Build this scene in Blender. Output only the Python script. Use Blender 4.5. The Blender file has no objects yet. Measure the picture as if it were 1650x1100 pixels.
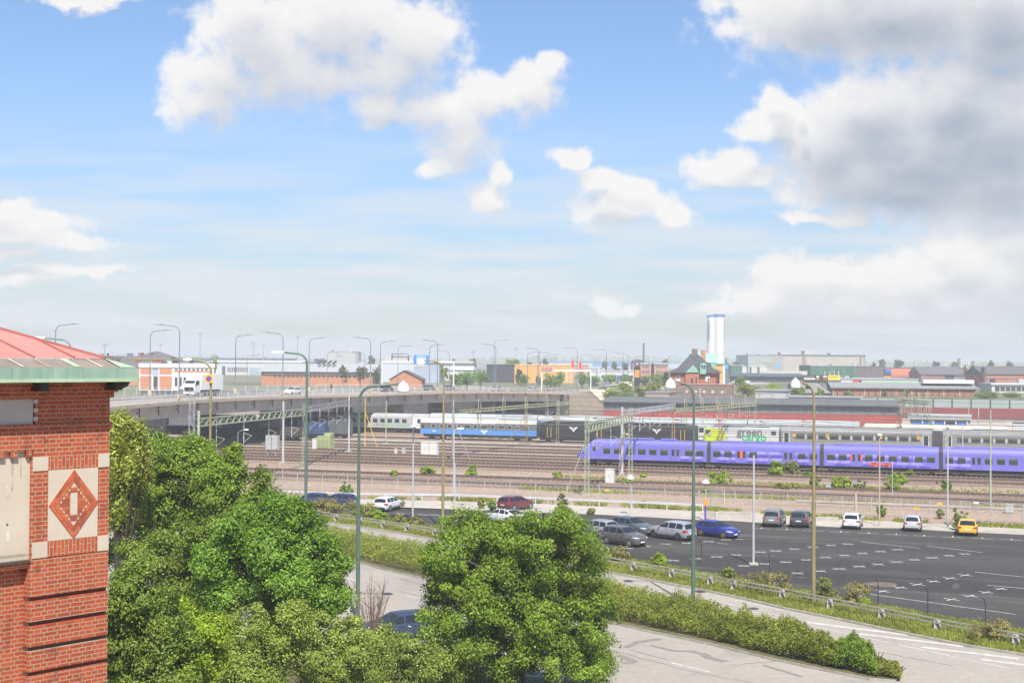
import bpy, math, random
import numpy as np
from mathutils import Vector, Matrix

scene = bpy.context.scene
COL = scene.collection
rnd = random.Random(7)
nrg = np.random.default_rng(11)
R = math.radians

# ------------------------------------------------------------------ camera
CAM_H = 16.0
cam = bpy.data.cameras.new("camera")
cam.sensor_width = 36.0
cam.lens = 48.0
cam.clip_start = 0.1
cam.clip_end = 30000
cam_ob = bpy.data.objects.new("camera", cam)
COL.objects.link(cam_ob)
CROT = (Matrix.Rotation(R(90) + math.atan(32 / 2200), 4, 'X') @ Matrix.Rotation(0.006, 4, 'Z')).to_3x3()
cam_ob.matrix_world = Matrix.Translation((0, 0, CAM_H)) @ CROT.to_4x4()
scene.camera = cam_ob

# ------------------------------------------------------------------ exposure / render
scene.view_settings.view_transform = 'Standard'
scene.view_settings.look = 'None'
scene.view_settings.gamma = 1.0
scene.view_settings.exposure = 0.60
cy = scene.cycles
cy.max_bounces = 6
cy.diffuse_bounces = 3
cy.glossy_bounces = 3
cy.transmission_bounces = 4
cy.volume_bounces = 0
cy.transparent_max_bounces = 8
cy.use_denoising = True
cy.caustics_reflective = False
cy.caustics_refractive = False
cy.sample_clamp_indirect = 4.0

# ------------------------------------------------------------------ sun
SUN_EL, SUN_AZ = R(54), R(170)                 # azimuth clockwise from +Y
to_sun = Vector((math.sin(SUN_AZ) * math.cos(SUN_EL), math.cos(SUN_AZ) * math.cos(SUN_EL), math.sin(SUN_EL)))
sun = bpy.data.lights.new("sun", 'SUN')
sun.energy = 5.0
sun.angle = R(0.5)
sun.color = (1.0, 0.94, 0.84)
sun_ob = bpy.data.objects.new("sun", sun)
sun_ob.rotation_euler = to_sun.to_track_quat('Z', 'Y').to_euler()
COL.objects.link(sun_ob)

# ------------------------------------------------------------------ rays through measured photo points
def ray(x, y):
    return CROT @ Vector(((x - 825) / 2200, -(y - 550) / 2200, -1.0))
def at(x, y, z=0.0):
    "point of the plane at height z seen at photo point x, y"
    d = ray(x, y)
    t = (z - CAM_H) / d.z
    return Vector((d.x * t, d.y * t, z))
def ad(x, y, dist):
    "point at forward distance dist seen at photo point x, y"
    d = ray(x, y)
    t = dist / d.y
    return Vector((d.x * t, dist, CAM_H + d.z * t))
TD = Vector((0.946, -0.324, 0)).normalized()   # along the tracks
TN = Vector((0.324, 0.946, 0)).normalized()    # across the tracks, away from the camera
TR = math.atan2(TD.y, TD.x)
def trk(x, y, d):
    "(s, z) on the vertical plane at distance d across the tracks"
    r_ = ray(x, y)
    t = d / (r_.x * TN.x + r_.y * TN.y)
    p = r_ * t
    return p.x * TD.x + p.y * TD.y, CAM_H + p.z
def tp(s, d, z=0.0):
    return Vector((TD.x * s + TN.x * d, TD.y * s + TN.y * d, z))

# ------------------------------------------------------------------ world: sky and clouds
world = bpy.data.worlds.new("World")
scene.world = world
world.use_nodes = True
wn, wl = world.node_tree.nodes, world.node_tree.links
wn.clear()
def WN(t, **k):
    n = wn.new(t)
    for a, b in k.items():
        setattr(n, a, b)
    return n
def wmath(op, a, b=None, c=None, clamp=False):
    n = WN('ShaderNodeMath', operation=op, use_clamp=clamp)
    for i, v in enumerate((a, b, c)):
        if v is None: continue
        if isinstance(v, (int, float)): n.inputs[i].default_value = v
        else: wl.new(v, n.inputs[i])
    return n.outputs[0]
def wvec(op, a, b=None, c=None, out=0):
    n = WN('ShaderNodeVectorMath', operation=op)
    for i, v in enumerate((a, b, c)):
        if v is None: continue
        if isinstance(v, (tuple, list)): n.inputs[i].default_value = v
        else: wl.new(v, n.inputs[i])
    return n.outputs[out]
sky = WN('ShaderNodeTexSky', sky_type='NISHITA', sun_disc=False, sun_elevation=SUN_EL, sun_rotation=SUN_AZ)
sky.altitude = 0; sky.air_density = 1.0; sky.dust_density = 0.6; sky.ozone_density = 1.0
tc = WN('ShaderNodeTexCoord')
sep = WN('ShaderNodeSeparateXYZ'); wl.new(tc.outputs['Generated'], sep.inputs[0])
ysafe = wmath('MAXIMUM', sep.outputs[1], 0.05)
com = WN('ShaderNodeCombineXYZ')
wl.new(wmath('DIVIDE', sep.outputs[0], ysafe), com.inputs[0])
wl.new(wmath('DIVIDE', sep.outputs[2], ysafe), com.inputs[1])
P0 = com.outputs[0]
def uv(x, y):
    d = ray(x, y)
    return d.x / d.y, d.z / d.y
BLOBS = [  # photo x, y, rx, ry of each cloud lump
 (420,70,100,80),(540,45,130,85),(660,70,85,70),(350,125,90,55),(330,172,60,38),(470,125,150,60),(400,20,70,50),
 (610,175,55,30),(700,175,95,40),(790,160,80,42),(850,140,55,38),(893,118,30,26),(745,232,55,45),(710,262,30,22),(620,120,90,60),
 (785,312,36,24),(805,285,18,16),(915,256,36,20),(940,250,16,18),(962,285,24,18),(1000,300,50,26),(1005,330,75,32),(1082,350,38,24),
 (1150,282,44,28),(1190,270,50,32),(1220,285,44,22),(1250,175,36,32),(1240,205,58,30),(1290,185,20,20),
 (1480,250,190,90),(1600,220,130,130),(1400,170,100,62),(1330,235,80,58),(1530,160,120,70),(1420,300,170,40),(1620,300,120,60),
 (1300,35,150,65),(1440,20,180,85),(1600,30,130,95),
 (1640,400,62,50),(1560,428,85,55),(1620,460,100,66),(1480,450,90,44),(1390,455,90,42),(1290,450,80,44),(1340,440,50,30),(1520,405,40,26),(1240,480,70,28),(1180,500,60,13),(1370,350,45,14),
 (1310,350,60,8),(1400,490,170,30),(1560,490,120,40),
 (20,362,110,24),(70,388,105,17),(110,436,95,11),(30,446,90,13),(0,338,60,18),(0,412,80,10),(975,494,26,16),(1010,500,22,9),
 (140,0,70,14),(150,14,20,10),(1405,5,60,25)]
fieldg = bpy.data.node_groups.new("cloud_field", 'ShaderNodeTree')
fieldg.interface.new_socket("p", in_out='INPUT', socket_type='NodeSocketVector')
fieldg.interface.new_socket("f", in_out='OUTPUT', socket_type='NodeSocketFloat')
fieldg.interface.new_socket("smooth", in_out='OUTPUT', socket_type='NodeSocketFloat')
wn, wl = fieldg.nodes, fieldg.links
gi = WN('NodeGroupInput'); go = WN('NodeGroupOutput')
wn_big = WN('ShaderNodeTexNoise'); wn_big.inputs['Scale'].default_value = 26; wn_big.inputs['Detail'].default_value = 6; wn_big.inputs['Roughness'].default_value = .55
wl.new(gi.outputs[0], wn_big.inputs['Vector'])
warp = wvec('MULTIPLY_ADD', wn_big.outputs['Color'], (0.034, 0.03, 0), (-0.017, -0.015, 0))
pw = wvec('ADD', gi.outputs[0], warp)
acc = None
for (x, y, rx, ry) in BLOBS:
    u, v = uv(x, y)
    sx, sy = 2200 / (rx * 1.18), 2200 / (ry * 1.18)
    q = wvec('MULTIPLY_ADD', pw, (sx, sy, 0), (-u * sx, -v * sy, 0))
    ln = wvec('LENGTH', q, out=1)
    acc = ln if acc is None else wmath('SMOOTH_MIN', acc, ln, 0.22)
n2 = WN('ShaderNodeTexNoise'); n2.inputs['Scale'].default_value = 46; n2.inputs['Detail'].default_value = 8; n2.inputs['Roughness'].default_value = .58
wl.new(gi.outputs[0], n2.inputs['Vector'])
f0 = wmath('SUBTRACT', 1.0, acc)
f1 = wmath('MULTIPLY_ADD', n2.outputs[0], 1.55, -0.79)
wl.new(wmath('ADD', f0, f1), go.inputs[0]); wl.new(wmath('MULTIPLY_ADD', f1, 0.22, f0), go.inputs[1])
wn, wl = world.node_tree.nodes, world.node_tree.links
def field(p, o=0):
    g = WN('ShaderNodeGroup'); g.node_tree = fieldg
    wl.new(p, g.inputs[0])
    return g.outputs[o]
def wramp(x, a, b, lo=0.0, hi=1.0, smooth=True):
    n = WN('ShaderNodeMapRange', interpolation_type='SMOOTHSTEP' if smooth else 'LINEAR')
    for i, v in enumerate((x, a, b, lo, hi)):
        if isinstance(v, (int, float)): n.inputs[i].default_value = v
        else: wl.new(v, n.inputs[i])
    return n.outputs[0]
fA = field(P0)
fB = field(wvec('ADD', P0, (-0.003, 0.013, 0)), 1)
fC = field(wvec('ADD', P0, (-0.006, 0.030, 0)), 1)
fS = field(P0, 1)
above = wmath('ADD', wmath('MULTIPLY', wramp(fB, -0.1, 0.9), 0.40), wmath('MULTIPLY', wramp(fC, -0.1, 0.9), 0.60))
# the two large clouds on the right are thicker and greyer than the others
dk = None
for (x, y, rx, ry) in [(1480,275,230,105),(1620,210,190,170),(1450,0,230,105),(1640,20,180,100),(1330,30,120,50)]:
    u, v = uv(x, y)
    q = wvec('MULTIPLY_ADD', P0, (2200 / rx, 2200 / ry, 0), (-u * 2200 / rx, -v * 2200 / ry, 0))
    ln = wvec('LENGTH', q, out=1)
    dk = ln if dk is None else wmath('SMOOTH_MIN', dk, ln, 0.3)
thick = wramp(dk, 1.35, 0.35)
relief = wmath('MULTIPLY', wmath('MULTIPLY_ADD', fB, 1.0, wmath('MULTIPLY', fA, -1.0)), 0.22)
fT = wmath('MULTIPLY_ADD', thick, 0.42, fA)
cover = wmath('POWER', wramp(fT, -0.16, wmath('MULTIPLY_ADD', above, 0.50, 0.36)), 0.95)
shade = wmath('ADD', wmath('ADD', wmath('MULTIPLY', above, wmath('MULTIPLY_ADD', thick, 0.24, 0.50)), wmath('MULTIPLY', thick, 0.22)), relief, clamp=True)
ccol = WN('ShaderNodeMix', data_type='RGBA')
wl.new(shade, ccol.inputs[0])
ccol.inputs[6].default_value = (0.645, 0.63, 0.615, 1)
ccol.inputs[7].default_value = (0.275, 0.305, 0.365, 1)
# thin veil of high cloud towards the horizon
mp = wvec('MULTIPLY', P0, (7, 60, 1))
n3 = WN('ShaderNodeTexNoise'); n3.inputs['Scale'].default_value = 1.0; n3.inputs['Detail'].default_value = 6; n3.inputs['Roughness'].default_value = .5
wl.new(mp, n3.inputs['Vector'])
vsep = WN('ShaderNodeSeparateXYZ'); wl.new(P0, vsep.inputs[0])
veil = wmath('MULTIPLY', wramp(n3.outputs[0], 0.34, 0.62), wramp(vsep.outputs[1], 0.20, 0.05))
veil = wmath('MULTIPLY', veil, 0.80)
skyc = WN('ShaderNodeMix', data_type='RGBA', blend_type='MULTIPLY'); skyc.inputs[0].default_value = 1.0
lowc = WN('ShaderNodeMix', data_type='RGBA'); wl.new(wramp(sep.outputs[2], 0.02, 0.20), lowc.inputs[0]); lowc.inputs[6].default_value = (0.80, 0.76, 0.74, 1); lowc.inputs[7].default_value = (1, 1, 1, 1)
skyl = WN('ShaderNodeMix', data_type='RGBA', blend_type='MULTIPLY'); skyl.inputs[0].default_value = 1.0
wl.new(sky.outputs[0], skyl.inputs[6]); wl.new(lowc.outputs[2], skyl.inputs[7])
wl.new(skyl.outputs[2], skyc.inputs[6]); skyc.inputs[7].default_value = (0.081, 0.091, 0.108, 1)
m1 = WN('ShaderNodeMix', data_type='RGBA'); wl.new(veil, m1.inputs[0]); wl.new(skyc.outputs[2], m1.inputs[6]); m1.inputs[7].default_value = (0.535, 0.55, 0.575, 1)
fwd = wramp(sep.outputs[1], 0.05, 0.2)
m2 = WN('ShaderNodeMix', data_type='RGBA'); wl.new(wmath('MULTIPLY', cover, wmath('MULTIPLY', fwd, 0.95)), m2.inputs[0]); wl.new(m1.outputs[2], m2.inputs[6]); wl.new(ccol.outputs[2], m2.inputs[7])
bg = WN('ShaderNodeBackground'); wl.new(m2.outputs[2], bg.inputs[0]); bg.inputs[1].default_value = 1.0
wo = WN('ShaderNodeOutputWorld'); wl.new(bg.outputs[0], wo.inputs[0])

# ------------------------------------------------------------------ materials
MATS = {}
def pm(name, rgb, rough=.75, var=.12, scale=3.0, bump=0.0, metal=0.0, coat=0.0, spec=.4, rgb2=None, detail=5, stretch=None, emit=0):
    if name in MATS: return MATS[name]
    m = bpy.data.materials.new(name); m.use_nodes = True
    nt = m.node_tree; N, L = nt.nodes, nt.links
    b = N['Principled BSDF']
    b.inputs['Roughness'].default_value = rough
    b.inputs['Metallic'].default_value = metal
    b.inputs['Specular IOR Level'].default_value = spec
    b.inputs['Coat Weight'].default_value = coat
    b.inputs['Coat Roughness'].default_value = .06
    t = N.new('ShaderNodeTexCoord')
    nz = N.new('ShaderNodeTexNoise'); nz.inputs['Scale'].default_value = scale; nz.inputs['Detail'].default_value = detail; nz.inputs['Roughness'].default_value = .6
    if stretch:
        mp = N.new('ShaderNodeMapping'); mp.inputs['Scale'].default_value = stretch
        L.new(t.outputs['Object'], mp.inputs[0]); L.new(mp.outputs[0], nz.inputs['Vector'])
    else:
        L.new(t.outputs['Object'], nz.inputs['Vector'])
    mr = N.new('ShaderNodeMapRange'); mr.inputs[1].default_value = .3; mr.inputs[2].default_value = .7
    L.new(nz.outputs[0], mr.inputs[0])
    mx = N.new('ShaderNodeMix'); mx.data_type = 'RGBA'
    L.new(mr.outputs[0], mx.inputs[0])
    if rgb2 is None:
        a = [max(0, c * (1 - var)) for c in rgb]; bb = [min(1, c * (1 + var)) for c in rgb]
    else:
        a, bb = rgb, rgb2
    mx.inputs[6].default_value = (*a, 1); mx.inputs[7].default_value = (*bb, 1)
    L.new(mx.outputs[2], b.inputs['Base Color'])
    if bump:
        bp = N.new('ShaderNodeBump'); bp.inputs['Strength'].default_value = bump; bp.inputs['Distance'].default_value = .02
        L.new(nz.outputs[0], bp.inputs['Height']); L.new(bp.outputs[0], b.inputs['Normal'])
    MATS[name] = m
    return m
def glass(name, rgb=(.02, .025, .03), rough=.06):
    if name in MATS: return MATS[name]
    m = pm(name, rgb, rough=rough, var=.3, scale=.6, spec=.7)
    return m
def brick(name, c1, c2, mortar, bw=.26, rh=.077, ms=.0105, squash=.5, dark=(.10, .035, .025), swap=False):
    "bricks laid in the local x/z plane, alternate courses of stretchers and headers"
    if name in MATS: return MATS[name]
    m = bpy.data.materials.new(name); m.use_nodes = True
    N, L = m.node_tree.nodes, m.node_tree.links
    b = N['Principled BSDF']; b.inputs['Roughness'].default_value = .85; b.inputs['Specular IOR Level'].default_value = .25
    t = N.new('ShaderNodeTexCoord'); sp = N.new('ShaderNodeSeparateXYZ'); cb = N.new('ShaderNodeCombineXYZ')
    L.new(t.outputs['Object'], sp.inputs[0])
    ad_ = N.new('ShaderNodeMath'); ad_.operation = 'ADD'
    L.new(sp.outputs[0], ad_.inputs[0]); L.new(sp.outputs[1], ad_.inputs[1])
    L.new(ad_.outputs[0], cb.inputs[1 if swap else 0]); L.new(sp.outputs[2], cb.inputs[0 if swap else 1])
    wob = N.new('ShaderNodeTexNoise'); wob.inputs['Scale'].default_value = 9; L.new(t.outputs['Object'], wob.inputs['Vector'])
    wa = N.new('ShaderNodeVectorMath'); wa.operation = 'MULTIPLY_ADD'; wa.inputs[1].default_value = (.010, .008, 0); wa.inputs[2].default_value = (0, 0, 0)
    L.new(wob.outputs['Color'], wa.inputs[0])
    va = N.new('ShaderNodeVectorMath'); va.operation = 'ADD'; L.new(cb.outputs[0], va.inputs[0]); L.new(wa.outputs[0], va.inputs[1])
    bt = N.new('ShaderNodeTexBrick'); L.new(va.outputs[0], bt.inputs['Vector'])
    bt.offset = .5; bt.offset_frequency = 2; bt.squash = squash; bt.squash_frequency = 2
    bt.inputs['Color1'].default_value = (*c1, 1); bt.inputs['Color2'].default_value = (*c2, 1); bt.inputs['Mortar'].default_value = (*mortar, 1)
    bt.inputs['Scale'].default_value = 1; bt.inputs['Mortar Size'].default_value = ms; bt.inputs['Mortar Smooth'].default_value = .15
    bt.inputs['Bias'].default_value = -.1; bt.inputs['Brick Width'].default_value = bw; bt.inputs['Row Height'].default_value = rh
    nz = N.new('ShaderNodeTexNoise'); nz.inputs['Scale'].default_value = 3.2; nz.inputs['Detail'].default_value = 8; L.new(va.outputs[0], nz.inputs['Vector'])
    mr = N.new('ShaderNodeMapRange'); mr.inputs[1].default_value = .56; mr.inputs[2].default_value = .78; mr.inputs[4].default_value = .75; L.new(nz.outputs[0], mr.inputs[0])
    mx = N.new('ShaderNodeMix'); mx.data_type = 'RGBA'; L.new(mr.outputs[0], mx.inputs[0]); L.new(bt.outputs[0], mx.inputs[6]); mx.inputs[7].default_value = (*dark, 1)
    L.new(mx.outputs[2], b.inputs['Base Color'])
    iv = N.new('ShaderNodeMath'); iv.operation = 'SUBTRACT'; iv.inputs[0].default_value = 1; L.new(bt.outputs[1], iv.inputs[1])
    bp = N.new('ShaderNodeBump'); bp.inputs['Strength'].default_value = .6; bp.inputs['Distance'].default_value = .012
    L.new(iv.outputs[0], bp.inputs['Height']); L.new(bp.outputs[0], b.inputs['Normal'])
    MATS[name] = m
    return m
def leafm(name, dark, light, tip=None, trans=.38):
    if name in MATS: return MATS[name]
    m = bpy.data.materials.new(name); m.use_nodes = True
    N, L = m.node_tree.nodes, m.node_tree.links
    b = N['Principled BSDF']; b.inputs['Roughness'].default_value = .5; b.inputs['Specular IOR Level'].default_value = .35
    g = N.new('ShaderNodeNewGeometry')
    rp = N.new('ShaderNodeValToRGB'); L.new(g.outputs['Random Per Island'], rp.inputs[0])
    e = rp.color_ramp.elements
    e[0].position = 0; e[0].color = (*dark, 1); e[1].position = .85; e[1].color = (*light, 1)
    if tip:
        q = e.new(.97); q.color = (*tip, 1)
    t = N.new('ShaderNodeTexCoord'); nz = N.new('ShaderNodeTexNoise'); nz.inputs['Scale'].default_value = .45; nz.inputs['Detail'].default_value = 3
    L.new(t.outputs['Object'], nz.inputs['Vector'])
    mr = N.new('ShaderNodeMapRange'); mr.inputs[1].default_value = .3; mr.inputs[2].default_value = .7; mr.inputs[3].default_value = .72; mr.inputs[4].default_value = 1.3
    L.new(nz.outputs[0], mr.inputs[0])
    mu = N.new('ShaderNodeMix'); mu.data_type = 'RGBA'; mu.blend_type = 'MULTIPLY'; mu.inputs[0].default_value = 1
    L.new(rp.outputs[0], mu.inputs[6]); L.new(mr.outputs[0], mu.inputs[7])
    L.new(mu.outputs[2], b.inputs['Base Color'])
    tr = N.new('ShaderNodeBsdfTranslucent'); L.new(mu.outputs[2], tr.inputs[0])
    mx = N.new('ShaderNodeMixShader'); mx.inputs[0].default_value = trans
    L.new(b.outputs[0], mx.inputs[1]); L.new(tr.outputs[0], mx.inputs[2])
    L.new(mx.outputs[0], N['Material Output'].inputs[0])
    MATS[name] = m
    return m

# ------------------------------------------------------------------ mesh collecting
class MB:
    def __init__(s):
        s.v = []; s.f = []; s.mi = []; s.M = None; s.mat = 0; s.smooth = []; s.sm = False
    def add(s, vs, fs):
        b = len(s.v)
        for p in vs:
            p = Vector(p)
            s.v.append(tuple(s.M @ p) if s.M is not None else tuple(p))
        for f in fs:
            s.f.append(tuple(i + b for i in f)); s.mi.append(s.mat); s.smooth.append(s.sm)
        return s
    def box(s, x0, x1, y0, y1, z0, z1):
        return s.add([(x0,y0,z0),(x1,y0,z0),(x1,y1,z0),(x0,y1,z0),(x0,y0,z1),(x1,y0,z1),(x1,y1,z1),(x0,y1,z1)],
                     [(0,3,2,1),(4,5,6,7),(0,1,5,4),(1,2,6,5),(2,3,7,6),(3,0,4,7)])
    def bar(s, a, b, w, h=None):
        a, b = Vector(a), Vector(b); h = h or w
        d = (b - a).normalized()
        up = Vector((0, 0, 1)) if abs(d.z) < .95 else Vector((0, 1, 0))
        sx = d.cross(up).normalized() * w / 2; sz = sx.cross(d).normalized() * h / 2
        vs = [a - sx - sz, a + sx - sz, a + sx + sz, a - sx + sz, b - sx - sz, b + sx - sz, b + sx + sz, b - sx + sz]
        return s.add(vs, [(0,1,2,3),(7,6,5,4),(0,4,5,1),(1,5,6,2),(2,6,7,3),(3,7,4,0)])
    def tube(s, pts, r, n=8, cap=True):
        pts = [Vector(p) for p in pts]
        rs = r if isinstance(r, (list, tuple)) else [r] * len(pts)
        rings = []; prev = None
        for i, p in enumerate(pts):
            d = (pts[min(i + 1, len(pts) - 1)] - pts[max(i - 1, 0)]).normalized()
            if prev is None:
                prev = d.orthogonal().normalized()
            u = (prev - d * prev.dot(d))
            u = u.normalized() if u.length > 1e-6 else d.orthogonal().normalized()
            w = d.cross(u); prev = u
            rings.append([p + (u * math.cos(2 * math.pi * k / n) + w * math.sin(2 * math.pi * k / n)) * rs[i] for k in range(n)])
        vs = [q for g in rings for q in g]; fs = []
        for i in range(len(pts) - 1):
            for k in range(n):
                a, b = i * n + k, i * n + (k + 1) % n
                fs.append((a, b, b + n, a + n))
        o = s.sm; s.sm = True; s.add(vs, fs); s.sm = False
        if cap: s.add(rings[0], [tuple(range(n))[::-1]]); s.add(rings[-1], [tuple(range(n))])
        s.sm = o
        return s
    def lathe(s, prof, c=(0, 0, 0), n=16):
        vs = []; fs = []; c = Vector(c)
        for (r, z) in prof:
            for k in range(n):
                a = 2 * math.pi * k / n
                vs.append(c + Vector((r * math.cos(a), r * math.sin(a), z)))
        for i in range(len(prof) - 1):
            for k in range(n):
                a, b = i * n + k, i * n + (k + 1) % n
                fs.append((a, b, b + n, a + n))
        o = s.sm; s.sm = len(prof) != 2 or prof[0][1] != prof[1][1]; s.add(vs, fs); s.sm = False
        s.add(vs[:n], [tuple(range(n))[::-1]]); s.add(vs[-n:], [tuple(range(n))]); s.sm = o
        return s
    def poly(s, pts, z0, z1):
        "plan polygon between two heights"
        n = len(pts)
        ar = sum(pts[i][0] * pts[(i + 1) % n][1] - pts[(i + 1) % n][0] * pts[i][1] for i in range(n))
        if ar < 0: pts = list(pts)[::-1]
        vs = [(p[0], p[1], z0) for p in pts] + [(p[0], p[1], z1) for p in pts]
        fs = [tuple(range(n))[::-1], tuple(range(n, 2 * n))] + [(i, (i + 1) % n, (i + 1) % n + n, i + n) for i in range(n)]
        return s.add(vs, fs)
    def sheet(s, pts, z=None):
        pts = [tuple(p) if z is None else (p[0], p[1], z) for p in pts]
        n = len(pts)
        ar = sum(pts[i][0] * pts[(i + 1) % n][1] - pts[(i + 1) % n][0] * pts[i][1] for i in range(n))
        if ar < 0: pts = pts[::-1]
        return s.add(pts, [tuple(range(n))])
    def face(s, pts, y0, y1):
        "polygon in the local x/z plane extruded between two y values"
        n = len(pts)
        ar = sum(pts[i][0] * pts[(i + 1) % n][1] - pts[(i + 1) % n][0] * pts[i][1] for i in range(n))
        if ar < 0: pts = list(pts)[::-1]
        vs = [(p[0], y0, p[1]) for p in pts] + [(p[0], y1, p[1]) for p in pts]
        fs = [tuple(range(n)), tuple(range(n, 2 * n))[::-1]] + [(i, i + n, (i + 1) % n + n, (i + 1) % n) for i in range(n)]
        return s.add(vs, fs)
    def loft(s, rings, closed=False, cap=True):
        n = len(rings[0]); vs = [p for g in rings for p in g]; fs = []
        for i in range(len(rings) - 1):
            for k in range(n if closed else n - 1):
                a, b = i * n + k, i * n + (k + 1) % n
                fs.append((a, b, b + n, a + n))
        if cap:
            fs.append(tuple(range(n))[::-1]); fs.append(tuple((len(rings) - 1) * n + k for k in range(n)))
        return s.add(vs, fs)
    def mesh(s, name, mats, sharp=None):
        me = bpy.data.meshes.new(name)
        me.from_pydata(s.v, [], s.f)
        for m in (mats if isinstance(mats, (list, tuple)) else [mats]): me.materials.append(m)
        me.polygons.foreach_set('material_index', s.mi)
        me.polygons.foreach_set('use_smooth', s.smooth)
        if sharp is not None: me.set_sharp_from_angle(angle=R(sharp))
        me.update()
        return me
    def build(s, name, mats, parent=None, loc=None, rz=0, sharp=None):
        return ob(name, s.mesh(name, mats, sharp), parent, loc, rz)
def ob(name, data, parent=None, loc=None, rz=0):
    o = bpy.data.objects.new(name, data); COL.objects.link(o)
    if parent: o.parent = parent
    if loc is not None: o.location = loc
    if rz: o.rotation_euler = (0, 0, rz)
    return o
def tag(o, label=None, cat=None, group=None, kind=None):
    if label: o['label'] = label
    if cat: o['category'] = cat
    if group: o['group'] = group
    if kind: o['kind'] = kind
    return o
def thing(name, label, cat, loc=(0, 0, 0), rz=0, group=None):
    return tag(ob(name, None, None, loc, rz), label, cat, group)
def struct(name, mb, mats):
    return tag(mb.build(name, mats), name.replace('_', ' '), None, None, 'structure')
def dup(o, parent=None, loc=None, rz=None, label=None):
    c = o.copy(); COL.objects.link(c)
    if parent: c.parent = parent
    if loc is not None: c.location = loc
    if rz is not None: c.rotation_euler = (0, 0, rz)
    if label: c['label'] = label
    for ch in list(o.children): dup(ch, c)
    return c
def text_mesh(txt, size, mat, name, thick=.01, spacing=1.0, bold=0.0, xs=1.0):
    cu = bpy.data.curves.new(name, 'FONT'); cu.body = txt; cu.size = size; cu.align_x = 'CENTER'; cu.align_y = 'CENTER'
    cu.extrude = thick; cu.space_character = spacing; cu.offset = bold; cu.resolution_u = 3
    o = bpy.data.objects.new(name, cu); COL.objects.link(o)
    bpy.context.view_layer.update()
    me = bpy.data.meshes.new_from_object(o.evaluated_get(bpy.context.evaluated_depsgraph_get()))
    bpy.data.objects.remove(o); bpy.data.curves.remove(cu)
    me.name = name; me.materials.clear(); me.materials.append(mat)
    me.transform(Matrix.Rotation(R(90), 4, 'X') @ Matrix.Scale(xs, 4, (1, 0, 0)))
    return me
def leaves(name, pts, nrm, size, mat, parent=None, loc=None, aspect=.62, z0=None):
    "many leaf blades, one small quad each, as one mesh"
    n = len(pts)
    nrm = nrm / np.maximum(np.linalg.norm(nrm, axis=1, keepdims=True), 1e-6)
    rv = nrg.normal(size=(n, 3)); a = np.cross(nrm, rv); a /= np.maximum(np.linalg.norm(a, axis=1, keepdims=True), 1e-6)
    b = np.cross(nrm, a)
    L = (size * nrg.uniform(.65, 1.35, n))[:, None]
    v = np.empty((n, 4, 3), np.float32)
    v[:, 0] = pts - a * L * .5; v[:, 1] = pts + b * L * aspect * .5 + nrm * L * .08
    v[:, 2] = pts + a * L * .5; v[:, 3] = pts - b * L * aspect * .5 + nrm * L * .08
    if z0 is not None: v[..., 2] = np.maximum(v[..., 2], z0)
    me = bpy.data.meshes.new(name)
    me.vertices.add(n * 4); me.vertices.foreach_set('co', v.reshape(-1))
    me.loops.add(n * 4); me.loops.foreach_set('vertex_index', np.arange(n * 4, dtype=np.int32))
    me.polygons.add(n); me.polygons.foreach_set('loop_start', np.arange(0, n * 4, 4, dtype=np.int32))
    me.materials.append(mat)
    me.update(calc_edges=True)
    return ob(name, me, parent, loc)
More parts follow.
